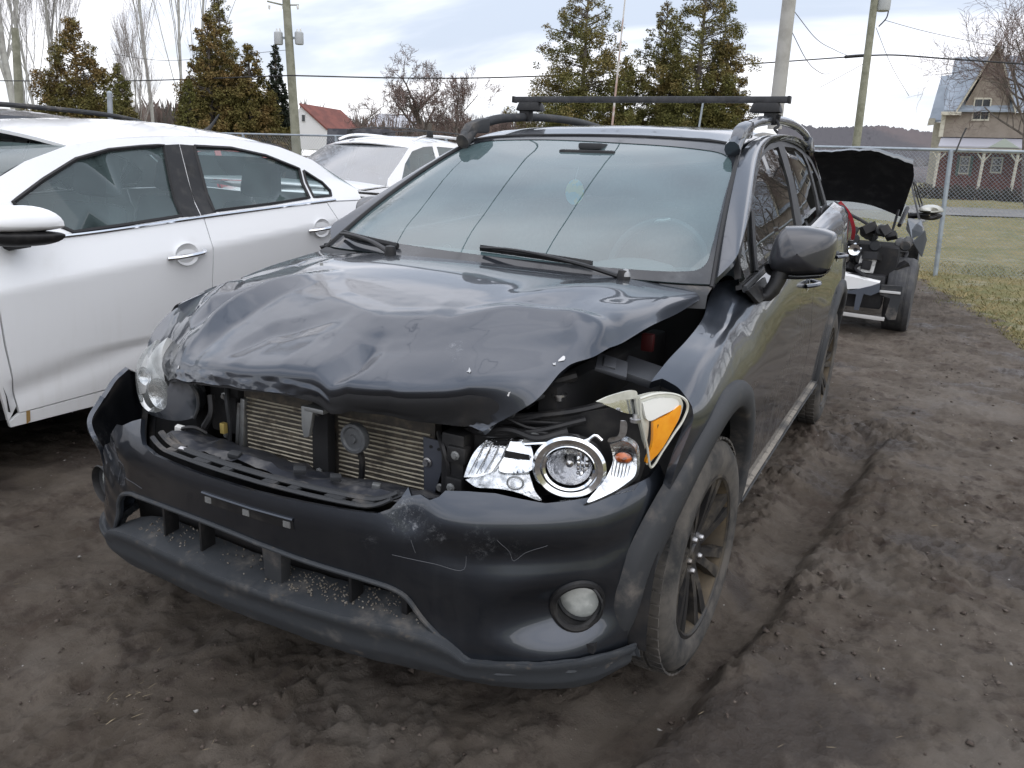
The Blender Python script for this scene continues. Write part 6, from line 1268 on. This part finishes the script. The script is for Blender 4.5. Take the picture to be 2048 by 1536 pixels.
M_CEDAR = mat('cedar_foliage', (.125, .112, .036), .8, noise=(.9, 5, (.195, .130, .052), .42, .62), spec=.2); M_CEDAR2 = mat('green_cedar_foliage', (.130, .128, .042), .8, noise=(.8, 5, (.195, .150, .058), .44, .64), spec=.2); M_SPRUCE = mat('spruce_foliage', (.028, .036, .024), .85, spec=.2)
def cedar(name, label, px, top, base, wpx, D, m, seed, shape=1.0, n=9000, leaf=.10, group=None, gaps=.0, lean=0):
    """upright conifer: px centre, top and base rows, width in photo pixels at depth D"""
    r = np.random.default_rng(seed); p0 = far(px, base, D); h = (base-top)*D/1598*1.02; W = wpx*1.08*D/1598/2
    T = thing(name, label, 'tree', tuple(p0), 0, group)
    b = MB(); b.tube(curve([(0, 0, -.6), (lean*.3, 0, h*.4), (lean*.6, .02, h*.75), (lean, 0, h*.97)], 12), np.linspace(.05+.012*h, .012, 12), 7); b.build('trunk', M_BARK, T)
    C_ = []; Rr = []; lm = MB()
    nl = int(26+h*8)
    for i in range(nl):
        t = (i+.5)/nl; z = h*(.03+.95*t); ww = W*((1-t)**.72*shape+.06)*(1+.16*math.sin(i*2.4)+r.normal(0, .10)) if shape < 1.1 else W*(1.02-t**2.6)**.8*(.72+.28*min(1, t/.25))*(1+.14*math.sin(i*2.4)+r.normal(0, .10))
        k = max(3, int(10*(1-t)+3))
        for j in range(k):
            a = r.uniform(0, 6.28); q = r.uniform(.25, 1.0)**.7
            c = np.array([ww*q*math.cos(a)+lean*t, ww*q*math.sin(a), z+r.uniform(-.1, .1)*h*.08]); C_.append(c); Rr.append(max(.06, W*.17*(1.15-.7*t)*r.uniform(.6, 1.25)))
            if j < 2: lm.tube([(lean*t, 0, z-.12*h*q*.4), tuple(c)], [.02, .006], 4)
    lm.build('limb', M_BARK, T); crown_soup('crown', C_, Rr, n, leaf, m, T, seed, aspect=1.9)
    return T
cedar('cedar_tree', 'broad olive cedar left of the steel post, with rusty brown patches', 168, 58, 306, 175, 27, M_CEDAR, 1, 1.0, 58650, 0.053)
cedar('cedar_tree', 'small low olive cedar just right of the steel post', 248, 140, 306, 84, 25, M_CEDAR2, 2, 1.0, 18973, 0.046)
cedar('cedar_tree', 'tall narrow-topped cedar with thin tip behind the white sedan roof', 452, 12, 310, 150, 29, M_CEDAR2, 3, .9, 44848, 0.053)
cedar('cedar_tree', 'dense brown green cedar in front of the thin-tipped one', 428, 50, 312, 130, 26, M_CEDAR, 4, 1.05, 44848, 0.053)
cedar('cedar_tree', 'wide low cedar beside the transformer pole', 505, 105, 312, 130, 26, M_CEDAR, 5, 1.0, 41398, 0.053)
cedar('cedar_tree', 'short cedar with an upright tip left of the dense brown green one', 385, 168, 310, 60, 25, M_CEDAR2, 6, 1.0, 15525, 0.046)
cedar('spruce_tree', 'slim dark spruce beside the transformer pole', 557, 105, 312, 70, 31, M_SPRUCE, 7, .9, 24148, 0.056)
cedar('cedar_tree', 'airy upright cedar left of the thin red pole, above the roof bar', 1155, 5, 345, 205, 23, M_CEDAR2, 8, 1.35, 117300, 0.038)
cedar('cedar_tree', 'tallest airy cedar right of the thin red pole, cut by the frame top', 1378, -45, 350, 195, 23, M_CEDAR2, 9, 1.35, 124200, 0.038)
cedar('cedar_tree', 'shorter pointed cedar between the red pole and the tallest cedar', 1308, 36, 348, 130, 23.6, M_CEDAR2, 10, 1.2, 62100, 0.038)
cedar('cedar_tree', 'low bushy cedar at the right foot of the tallest cedar', 1432, 105, 350, 115, 22.5, M_CEDAR, 12, 1.25, 44848, 0.038)
cedar('cedar_tree', 'low bushy cedar between the two airy cedars, behind the red pole', 1236, 130, 348, 90, 24, M_CEDAR2, 13, 1.2, 37948, 0.038)
def bare_tree(name, label, px, base, D, h, seed, spread=.5, levels=5, trunk=.16, m=M_TWIG, mt=M_BARK, kids=4, upright=.5, tw=.004, first=.25, lean=(0, 0), group=None, rk=.5, wob=1.0):
    r = np.random.default_rng(seed); p0 = far(px, base, D); T = thing(name, label, 'tree', tuple(p0), 0, group)
    segs = {0: MB(), 1: MB(), 2: []}
    def grow(p, d, l, rad, lev):
        n = 5 if lev < 2 else 3; pts = [p]; dd = d.copy()
        for i in range(n):
            dd = dd+r.normal(0, .10+.04*lev, 3)*wob+np.array([0, 0, .06]); dd /= np.linalg.norm(dd); pts.append(pts[-1]+dd*l/n)
        rr = np.linspace(rad, rad*.55, len(pts)) if lev else np.linspace(rad, rad*.5, len(pts))
        if lev == 0: segs[0].tube(pts, rr, 8)
        elif lev <= 2: segs[1].tube(pts, rr, 5)
        else: segs[2].append((pts, rr))
        if lev >= levels: return
        k = kids+(2 if lev == 0 else 0)
        for j in range(k):
            t = first+(1-first)*(j+r.random())/k if lev == 0 else .25+.75*(j+r.random())/k
            i = min(int(t*n), n-1); q = pts[i]+(pts[i+1]-pts[i])*(t*n-i); a = r.uniform(0, 6.28); pr = np.cross(dd, [math.cos(a), math.sin(a), .3]); pr /= np.linalg.norm(pr)
            nd = dd*upright+pr*spread*r.uniform(.7, 1.3)+np.array([0, 0, .12]); nd /= np.linalg.norm(nd); grow(q, nd, l*r.uniform(.45, .68), max(rad*rk*(1-.4*t), tw), lev+1)
    grow(np.array([0., 0, -.5]), np.array([lean[0], lean[1], 1.]), h*.62, trunk, 0)
    segs[0].build('trunk', mt, T)
    if segs[1].v: segs[1].build('limb', mt, T)
    V = []; F = []
    for pts, rr in segs[2]:
        P = np.array(pts); s = np.cross(P[-1]-P[0], r.normal(size=3)); s /= np.linalg.norm(s)+1e-9; s2 = np.cross(s, P[-1]-P[0]); s2 /= np.linalg.norm(s2)+1e-9
        for v in (s, s2):
            k = len(V)
            for q, w_ in zip(P, rr): V += [q-v*w_, q+v*w_]
            F += [(k+2*i, k+2*i+1, k+2*i+3, k+2*i+2) for i in range(len(P)-1)]
    if V: fast('crown', V, F, m, T)
    return T
bare_tree('bare_tree', 'spreading bare maple in the middle distance above the white car', 846, 300, 46, 5.2, 41, .75, 5, .22, kids=5, first=.18, tw=.010)
bare_tree('bare_tree', 'small bare tree left of the spreading maple', 732, 300, 44, 3.4, 42, .7, 4, .10, kids=5, first=.2, tw=.008)
bare_tree('bare_tree', 'twiggy bare tree right of the spreading maple', 915, 305, 42, 4.4, 43, .6, 5, .10, kids=5, first=.12, tw=.008)
bare_tree('bare_tree', 'low bare thicket tree beside the roof rail', 985, 308, 42, 2.6, 44, .7, 4, .08, kids=6, first=.1, tw=.008)
bare_tree('bare_tree', 'large leaning bare tree in front of the gabled house', 2064, 405, 30, 7.4, 45, .60, 4, .13, kids=6, first=.62, tw=.006, lean=(-.30, .0))
bare_tree('bare_tree', 'second bare trunk leaning over the gabled house porch', 2100, 408, 31, 8.0, 46, .55, 4, .12, kids=6, first=.6, tw=.006, lean=(-.34, .0))
for k, (px, D, h) in enumerate(((2180, 34, 8), (2300, 40, 9), (2420, 30, 7.5), (2560, 38, 9), (2700, 33, 8), (2880, 36, 9), (3150, 34, 9), (3500, 34, 9))):
    bare_tree('bare_tree', ['tall bare tree past the right edge, first beyond the house', 'broad bare tree past the right edge, second beyond the house', 'low bare tree past the right edge, third beyond the house', 'bare tree past the right edge, fourth beyond the house', 'bare tree past the right edge, fifth beyond the house', 'bare tree past the right edge, sixth beyond the house', 'bare tree past the right edge, seventh beyond the house', 'bare tree past the right edge, farthest from the house'][k], px, 405, D, h, 90+k, .62, 4, .14, kids=5, first=.2, tw=.008, group='bare trees on the right')
M_HAZEB = mat('hazy_poplar_bark', (.42, .42, .39), .9, noise=(3, 5, (.30, .29, .27), .4, .65)); M_HAZET = mat('hazy_poplar_twigs', (.42, .39, .38), .9)  # bark and twigs lightened, haze of distance put into the colour
pop = [(42, 40, 14, 'thick pale poplar at the far left edge'), (8, 46, 13, 'slanting poplar cut by the left frame edge'), (84, 44, 15, 'slim poplar right of the thick pale one'), (100, 50, 14, 'thin poplar beside the broad cedar'), (118, 46, 16, 'tall poplar just behind the broad cedar top'), (136, 50, 16, 'hazy tall poplar above the broad cedar'), (310, 40, 15, 'tall straight poplar between the two cedar groups'), (372, 42, 16, 'tall poplar with upright limbs left of the thin-tipped cedar'), (398, 46, 16, 'paler poplar behind the thin-tipped cedar'), (282, 38, 4.0, 'short bare sapling beside the small low cedar'), (62, 48, 12, 'wispy poplar behind the thick pale trunk')]
for k, (px, D, h, lb) in enumerate(pop):
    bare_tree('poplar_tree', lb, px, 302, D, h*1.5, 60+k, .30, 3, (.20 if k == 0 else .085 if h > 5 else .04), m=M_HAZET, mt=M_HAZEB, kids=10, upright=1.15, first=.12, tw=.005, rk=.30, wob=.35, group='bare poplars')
# brushy woods along the horizon on the left and the wooded hill on the right
def brush(name, x0, x1, top, base, D, n, m, label, seed, wob=8):
    r = np.random.default_rng(seed); px = r.uniform(x0, x1, n); d = D*r.uniform(.9, 1.15, n); V = []; F = []
    hgt = (base-top)*(.55+.45*np.sin(px*.05)**2*.5+.3*r.random(n))
    for i in range(n):
        a = far(px[i], base, d[i]); hh = hgt[i]*d[i]/1598; t = np.array([r.normal(0, .25)*hh, r.normal(0, .25)*hh, hh]); w_ = .012*D/40*r.uniform(.6, 1.6); k = len(V); s = CR*w_
        V += [a-s, a+s, a+t*.6+s*.6+RNG.normal(0, .05, 3)*hh, a+t]; F += [(k, k+1, k+2), (k, k+2, k+3)]
    return tag(fast(name, V, F, m), label, 'woods', kind='stuff')
brush('bare_brush', 200, 600, 205, 318, 60, 2600, mat('brown_brush', (.17, .125, .105), .95, noise=(.3, 3, (.11, .10, .085), .4, .6)), 'brown leafless brush along the horizon behind the cedars', 71)
brush('bare_brush', 690, 1080, 235, 325, 62, 2600, MATS['brown_brush'], 'greyish leafless brush behind the white car', 72)
brush('bare_brush', -60, 120, 225, 310, 62, 800, MATS['brown_brush'], 'brown leafless brush at the far left horizon', 73)
# hill, distance haze put into its pale colour
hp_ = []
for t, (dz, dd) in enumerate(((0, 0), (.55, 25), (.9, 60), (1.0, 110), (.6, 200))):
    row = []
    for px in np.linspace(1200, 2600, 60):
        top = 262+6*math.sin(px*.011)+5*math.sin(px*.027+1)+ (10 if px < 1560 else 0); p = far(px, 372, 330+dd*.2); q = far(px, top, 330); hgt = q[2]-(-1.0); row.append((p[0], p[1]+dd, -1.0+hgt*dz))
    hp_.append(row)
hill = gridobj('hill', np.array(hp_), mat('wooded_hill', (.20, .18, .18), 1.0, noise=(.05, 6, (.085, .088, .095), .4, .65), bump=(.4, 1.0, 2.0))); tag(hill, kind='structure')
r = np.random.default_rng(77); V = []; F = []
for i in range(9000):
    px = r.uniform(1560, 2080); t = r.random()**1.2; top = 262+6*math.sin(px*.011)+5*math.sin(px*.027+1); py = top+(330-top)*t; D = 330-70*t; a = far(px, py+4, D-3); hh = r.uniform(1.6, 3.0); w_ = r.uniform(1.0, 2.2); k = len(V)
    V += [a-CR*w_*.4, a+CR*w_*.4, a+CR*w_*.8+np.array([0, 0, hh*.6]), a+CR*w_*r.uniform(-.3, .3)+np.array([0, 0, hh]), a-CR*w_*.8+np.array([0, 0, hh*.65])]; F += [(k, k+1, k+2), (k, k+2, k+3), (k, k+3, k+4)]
tag(fast('hill_woods', V, F, mat('far_leafless_woods', (.24, .21, .215), 1.0, noise=(.02, 4, (.18, .175, .19), .4, .6))), 'far leafless woods covering the hill behind the right pole', 'woods', kind='stuff')  # woods paled, distance haze painted into their colour

# ================================================================== utility poles and wires
M_POLE = mat('weathered_pole', (.27, .27, .21), .9, noise=(4, 6, (.19, .19, .14), .4, .65)); M_CONC = mat('concrete_pole', (.42, .41, .38), .9, noise=(3, 6, (.33, .32, .29), .4, .65)); M_WIRE = mat('black_wire', (.02, .02, .022), .7); M_TRAFO = mat('grey_transformer', (.44, .46, .47), .5)
def pole(name, label, bx, by, tx, ty, D, r0, r1, m):
    p = far(bx, by, D); h = (by-ty)*D/1598; q = far(tx, ty, D-.262*h); T = thing(name, label, 'utility pole', tuple(p)); b = MB(); d = q-p; b.tube([-d*.15, d*.33, d*.66, d*1.0], np.linspace(r0, r1, 4), 12); b.build('shaft', m, T); return T, p, d
TL, pl_, dl_ = pole('utility_pole', 'wooden utility pole carrying two grey transformers', 592, 285, 570, -35, 24, .14, .11, M_POLE)
for s in (-1, 1):
    c = dl_*((285-72)/320)+CR*s*.30; b = MB(); b.lathe([(.001, .17), (.10, .17), (.125, .14), (.125, -.15), (.11, -.18), (.001, -.18)], 18, 'z', c); t_ = orient(b.build('transformer', M_TRAFO, TL))
    for q in (-.06, .06):
        b = MB(); b.lathe([(.001, .10), (.02, .09), (.025, .02), (.02, 0)], 8, 'z', c+np.array([q, 0, .16])); b.build('bushing', M_WHITEB, t_)
    b = MB(); b.box(c*1-CR*s*.15, (.12, .06, .06)); b.build('bracket', M_GALV, TL, False)
b = MB(); c = dl_*((285-8)/320); b.tube([c-CR*.55+np.array([0, 0, .10]), c-CR*.1], .025, 6); b.tube([c+CR*.05, c+CR*.35], .02, 6); b.build('cross_arm', M_POLE, TL)
for q in (-.5, -.1, .32):
    b = MB(); b.lathe([(.001, -.12), (.03, -.10), (.035, -.02), (.02, 0)], 8, 'z', c+CR*q); b.build('insulator', M_WHITEB, TL)
TR, pr_, dr_ = pole('utility_pole', 'greenish utility pole right of the roof bar with one transformer at its top', 1708, 325, 1753, -30, 26, .13, .105, M_POLE)
c = dr_*((325-2)/355)+CR*.30; b = MB(); b.lathe([(.001, .30), (.14, .30), (.20, .26), (.20, -.22), (.18, -.26), (.001, -.26)], 20, 'z', c); orient(b.build('transformer', M_TRAFO, TR))
b = MB(); b.tube(curve([c+np.array([0, 0, -.2])+CR*.18, c+CR*.15+np.array([0, 0, -.45]), c-CR*.05+np.array([0, 0, -.7])], 10), .02, 6); b.build('drop_lead', M_WIRE, TR)
pole('concrete_pole', 'pale square concrete pole rising behind the roof bar end', 1553, 222, 1582, -30, 13, .115, .105, M_CONC)
pole('utility_pole', 'short cut pole among the poplars at the far left', 44, 300, 30, 56, 30, .16, .12, M_POLE)
RP, p_, d_ = pole('thin_marker_pole', 'thin rusty red and white pole in front of the airy cedars', 1224, 255, 1252, -20, 15, .022, .012, mat('rusty_red_white', (.42, .30, .25), .7, noise=(2.2, 2, (.60, .58, .55), .45, .55)))
RP['category'] = 'pole'
cedar_pole = pole('thin_stake', 'thin grey stake behind the roof bar', 1398, 255, 1406, 205, 15, .02, .018, M_GALV)[0]; cedar_pole['category'] = 'stake'
def wire(label, pts, r, n=40):
    P = curve([far(*p) for p in pts], n); b = MB(); b.tube(P, r, 5); return tag(b.build('overhead_wire', M_WIRE), label, 'wire')
for k, (a_, b_) in enumerate((((-6.7, 2.0), (-5.1, 12.5)), ((-4.2, 2.0), (-5.3, 12.5)), ((-2.3, 1.5), (-4.1, 12.5)))):
    b = MB(); b.tube(curve([(a_[0], a_[1]-14, 7.6), (a_[0], a_[1], 6.9), ((a_[0]+b_[0])/2+.15, (a_[1]+b_[1])/2, 6.8), (b_[0], b_[1], 7.0), (b_[0]*1.6, b_[1]+12, 10.5)], 40), .011, 5); tag(b.build('overhead_wire', M_WIRE), 'overhead cable mirrored as the %s dark line in the windscreen' % ('left', 'middle', 'right')[k], 'wire')
wire('main black cable between the transformer pole and the far left', [(-80, 161, 30), (240, 162, 27), (580, 151, 23.2)], .018)
wire('main black cable sagging from the transformer pole to the greenish pole', [(580, 151, 23.2), (800, 156, 23.6), (950, 156, 24), (1200, 147, 24.6), (1470, 130, 25), (1737, 111, 25.4)], .020)
wire('main black cable running right from the greenish pole over the house', [(1737, 111, 25.4), (1780, 110, 25.2), (1900, 118, 24.6), (2120, 133, 24)], .024)
wire('cable splice bundle hanging left of the greenish pole', [(1690, 114, 25.3), (1715, 112, 25.35), (1735, 111, 25.4)], .05)
wire('thin wire from the far left cedar to the transformer pole', [(225, 108, 27), (330, 121, 26), (470, 110, 25), (574, 100, 23.5)], .007)
wire('upper slack drop wire from the concrete pole to the main cable', [(1588, 22, 12.6), (1630, 75, 15), (1670, 100, 19), (1695, 111, 24)], .006)
wire('lower slack drop wire from the concrete pole', [(1583, 62, 12.6), (1610, 115, 13), (1640, 145, 14), (1660, 148, 15)], .006)
wire('thin service wire falling from the greenish pole towards the house roof', [(1752, 55, 25), (1780, 125, 26), (1818, 192, 28)], .008)
wire('thin service wire running right from the transformer over the bare tree', [(1768, 40, 25), (1840, 60, 25), (1960, 86, 25), (2100, 110, 25)], .008)
wire('guy wire slanting down left of the greenish pole', [(1732, 125, 25.3), (1640, 175, 25)], .008)

# ================================================================== houses
def local(px, py, D, tilt=.0):
    """frame of a house front: origin at a photo position, e right along the front, u up, n away"""
    o = far(px, py, D); vv = far(1950, 300, 1)-CAM; e = np.array([vv[1], -vv[0], 0]); e /= np.linalg.norm(e); n_ = np.array([-e[1], e[0], 0]); u_ = np.array([0, 0, 1.0])+e*tilt; u_ /= np.linalg.norm(u_); return o, e, u_, n_
HO, he, hu, hn_ = local(1850, 404, 44, -.035); HS = 44/1598.
HB = thing('gabled_house', 'old two storey gabled house with grey metal roof, tan upper wall and brick porch', 'house', tuple(HO))
def hpx(px, py, d=0.0): return he*((px-1850)*HS*.87)+hu*((404-py)*HS*1.03)+hn_*d
M_TAN = mat('tan_stucco', (.29, .25, .21), .95, noise=(3, 6, (.24, .205, .17), .4, .65)); M_BRICK = mat('red_brick_wall', (.18, .075, .062), .95, noise=(5, 6, (.12, .055, .048), .4, .65)); M_ROOF = mat('grey_metal_roof', (.27, .31, .36), .6, .0, noise=(1.2, 5, (.21, .245, .285), .4, .65)); M_CREAM = mat('cream_trim', (.58, .55, .46), .8, noise=(5, 4, (.44, .41, .33), .45, .7)); M_PANE = mat('dark_pane', (.03, .035, .04), .08, coat=.5)
def wallp(name, pts, d, t, m): b = MB(); b.sheet([hpx(*p, d) for p in pts], hn_*t); return b.build(name, m, HB, False)
wallp('brick_wall', [(1862, 404), (1862, 280), (2250, 280), (2250, 404)], 1.6, .3, M_BRICK)
wallp('upper_wall', [(1866, 281), (1866, 238), (1895, 238), (1948, 130), (1957, 130), (1995, 236), (2060, 236), (2105, 130), (2115, 130), (2160, 236), (2250, 236), (2250, 281)], 0.9, .3, M_TAN)
for gx0, gx1, ga, cx_ in ((1887, 2002, 122, 1951), (2050, 2165, 122, 2110)):
    for (ax, ay), (bx, by) in (((gx0, 240), (cx_, ga)), ((cx_, ga), (gx1, 240))):
        b = MB(); A, B_ = hpx(ax, ay, .45), hpx(bx, by, .45); up_ = np.array([0, 0, .22]); b.sheet([A, B_, B_+up_, A+up_], hn_*.5); b.build('barge_board', M_CREAM, HB, False)
        b = MB(); A, B_ = hpx(ax, ay, .40)+up_*1.05, hpx(bx, by, .40)+up_*1.05; b.add([A, B_, B_+hn_*5, A+hn_*5], [(0, 1, 2, 3)]); b.build('gable_roof', M_ROOF, HB, False)
b = MB(); A, B_, C_, D_ = hpx(1862, 236, .6), hpx(2260, 236, .6), hpx(2260, 126, 4.2), hpx(1866, 126, 4.2); b.sheet([A, B_, C_, D_], np.array([0, 0, .10])); b.build('main_roof', M_ROOF, HB, False)
b = MB(); b.sheet([hpx(1858, 242, .45), hpx(1898, 242, .45), hpx(1898, 236, .45), hpx(1858, 236, .45)], hn_*.3); b.build('eave_board', M_CREAM, HB, False)
wallp('side_wing_wall', [(1838, 404), (1838, 245), (1866, 245), (1866, 404)], 5.0, .3, M_CREAM)
b = MB(); b.sheet([hpx(1828, 248, 4.0), hpx(1864, 246, 4.0), hpx(1866, 150, 6.5), hpx(1838, 152, 6.5)], np.array([0, 0, .1])); b.build('wing_roof', M_ROOF, HB, False)
b = MB(); b.sheet([hpx(1826, 254, 3.9), hpx(1842, 252, 3.9), hpx(1842, 240, 3.9), hpx(1828, 240, 3.9)], hn_*.2); b.build('wing_bracket', M_CREAM, HB, False)
wallp('corner_board', [(1858, 281), (1859, 240), (1868, 240), (1867, 281)], .85, .2, M_CREAM)
b = MB(); b.sheet([hpx(1862, 302, -.3), hpx(2260, 302, -.3), hpx(2260, 282, 1.2), hpx(1864, 282, 1.2)], np.array([0, 0, .08])); b.build('porch_roof', mat('pale_porch_roof', (.38, .38, .42), .6), HB, False)
b = MB(); b.sheet([hpx(1960, 300, -.36), hpx(1988, 284, -.36), hpx(2018, 300, -.36)], hn_*.3); b.build('porch_gable', mat('pale_green_trim', (.42, .47, .42), .7), HB, False)
b = MB(); b.sheet([hpx(1860, 310, -.32), hpx(2260, 310, -.32), hpx(2260, 302.5, -.32), hpx(1860, 302.5, -.32)], hn_*.15); b.build('porch_beam', M_CREAM, HB, False)
for x in (1866, 1954, 2018, 2090):
    b = MB(); b.tube([hpx(x-4, 404, -.2), hpx(x, 311, -.2)], .075, 8); pst = b.build('porch_post', M_CREAM, HB)
    b = MB(); b.tube([hpx(x+1, 325, -.2), hpx(x+13, 311, -.2)], .04, 6); b.tube([hpx(x-1, 325, -.2), hpx(x-13, 311, -.2)], .04, 6); b.build('post_bracket', M_CREAM, pst)
def window(x0, x1, y0, y1, d, mull=1):
    b = MB(); b.sheet([hpx(x0-3, y1+3, d), hpx(x1+3, y1+3, d), hpx(x1+3, y0-3, d), hpx(x0-3, y0-3, d)], hn_*.05); w_ = b.build('window', M_CREAM, HB, False)
    for i in range(mull+1):
        a0 = x0+(x1-x0)*i/(mull+1)+(.8 if i else 0); a1 = x0+(x1-x0)*(i+1)/(mull+1)-(.8 if i < mull else 0)
        for (c0, c1) in ((y0, (y0+y1)/2-.7), ((y0+y1)/2+.7, y1)):
            b = MB(); b.sheet([hpx(a0, c1, d-.01), hpx(a1, c1, d-.01), hpx(a1, c0, d-.01), hpx(a0, c0, d-.01)], hn_*.02); b.build('pane', M_PANE, w_, False)
window(1922, 1951, 213, 248, .84); window(2048, 2070, 213, 248, .84); window(1910, 1926, 318, 346, 1.54, 0); window(1974, 1991, 318, 342, 1.54, 0); window(2044, 2064, 318, 342, 1.54, 0)
b = MB(); b.sheet([hpx(1902, 352, 1.53), hpx(1908, 352, 1.53), hpx(1908, 314, 1.53), hpx(1902, 314, 1.53)], hn_*.03); b.sheet([hpx(1929, 352, 1.53), hpx(1935, 352, 1.53), hpx(1935, 314, 1.53), hpx(1929, 314, 1.53)], hn_*.03); b.build('shutter', mat('green_shutter', (.09, .13, .11), .7), HB, False)
# hedge in front of the porch
r = np.random.default_rng(5); C_ = [HO+hpx(x, 385+r.uniform(-6, 6), -1.2+r.uniform(-.4, .4)) for x in np.linspace(1835, 2200, 90)]
hg = thing('hedge', 'dark clipped hedge in front of the brick porch', 'hedge', (0, 0, 0)); crown_soup('foliage', C_, [.42]*90, 9000, .10, mat('dark_hedge', (.045, .042, .030), .9, noise=(2, 4, (.085, .065, .05), .4, .6)), hg, 15)
# white cottage with a red roof
KO = far(648, 300, 50); KS = 50/1598.; ke = np.array([CR[0], CR[1], 0]); ke /= np.linalg.norm(ke); kn = np.array([-ke[1], ke[0], 0])
HW = thing('white_cottage', 'small white cottage with a dull red roof behind the fence', 'house', tuple(KO))
def kpx(px, py, d=0.): return ke*((px-648)*KS)+np.array([0, 0, 1.])*((300-py)*KS)+kn*d
M_WWALL = mat('white_siding', (.72, .72, .72), .8); M_RROOF = mat('red_roof', (.20, .075, .06), .85, noise=(2, 5, (.15, .06, .05), .4, .6))
b = MB(); b.sheet([kpx(597, 300, 0), kpx(655, 300, 0), kpx(655, 258, 0), kpx(606, 220, 0), kpx(597, 226, 0)], kn*4); b.build('gable_wall', M_WWALL, HW, False)
b = MB(); b.sheet([kpx(655, 262, -.1), kpx(706, 258, 3.), kpx(663, 221, 3.), kpx(602, 217, -.15)], np.array([0, 0, .12])); b.build('roof', M_RROOF, HW, False)
b = MB(); b.sheet([kpx(605, 248, -.05), kpx(613, 248, -.05), kpx(613, 234, -.05), kpx(605, 234, -.05)], kn*.04); wn_ = b.build('window', M_WWALL, HW, False)
b = MB(); b.sheet([kpx(606, 247, -.07), kpx(612, 247, -.07), kpx(612, 235, -.07), kpx(606, 235, -.07)], kn*.015); b.build('pane', M_PANE, wn_, False)
b = MB(); b.sheet([kpx(655, 300, 1), kpx(720, 300, 1), kpx(715, 259, 1), kpx(655, 259, 1)], kn*3); b.build('side_wall', M_WWALL, HW, False)
GO = far(790, 305, 60); GS = 60/1598.; HG = thing('grey_house', 'pale grey roofed house half hidden behind the bare trees', 'house', tuple(GO))
def gpx(px, py, d=0.): return ke*((px-790)*GS)+np.array([0, 0, 1.])*((305-py)*GS)+kn*d
b = MB(); b.sheet([gpx(738, 305), gpx(835, 305), gpx(835, 258), gpx(738, 258)], kn*4); b.build('wall', mat('grey_siding', (.45, .46, .48), .8), HG, False)
b = MB(); b.sheet([gpx(732, 260, -.3), gpx(840, 260, -.3), gpx(828, 232, 2), gpx(748, 232, 2)], np.array([0, 0, .1])); b.build('roof', mat('pale_grey_roof', (.42, .43, .46), .7), HG, False)
b = MB(); b.sheet([far(652, 300, 22), far(780, 300, 22), far(778, 258, 22), far(655, 257, 22)], kn*1.2); tag(b.build('dark_shed', mat('dark_shed', (.035, .036, .045), .7, noise=(3, 3, (.07, .07, .08), .5, .6)), None, False), 'long dark flat shed roof behind the white car', 'shed')
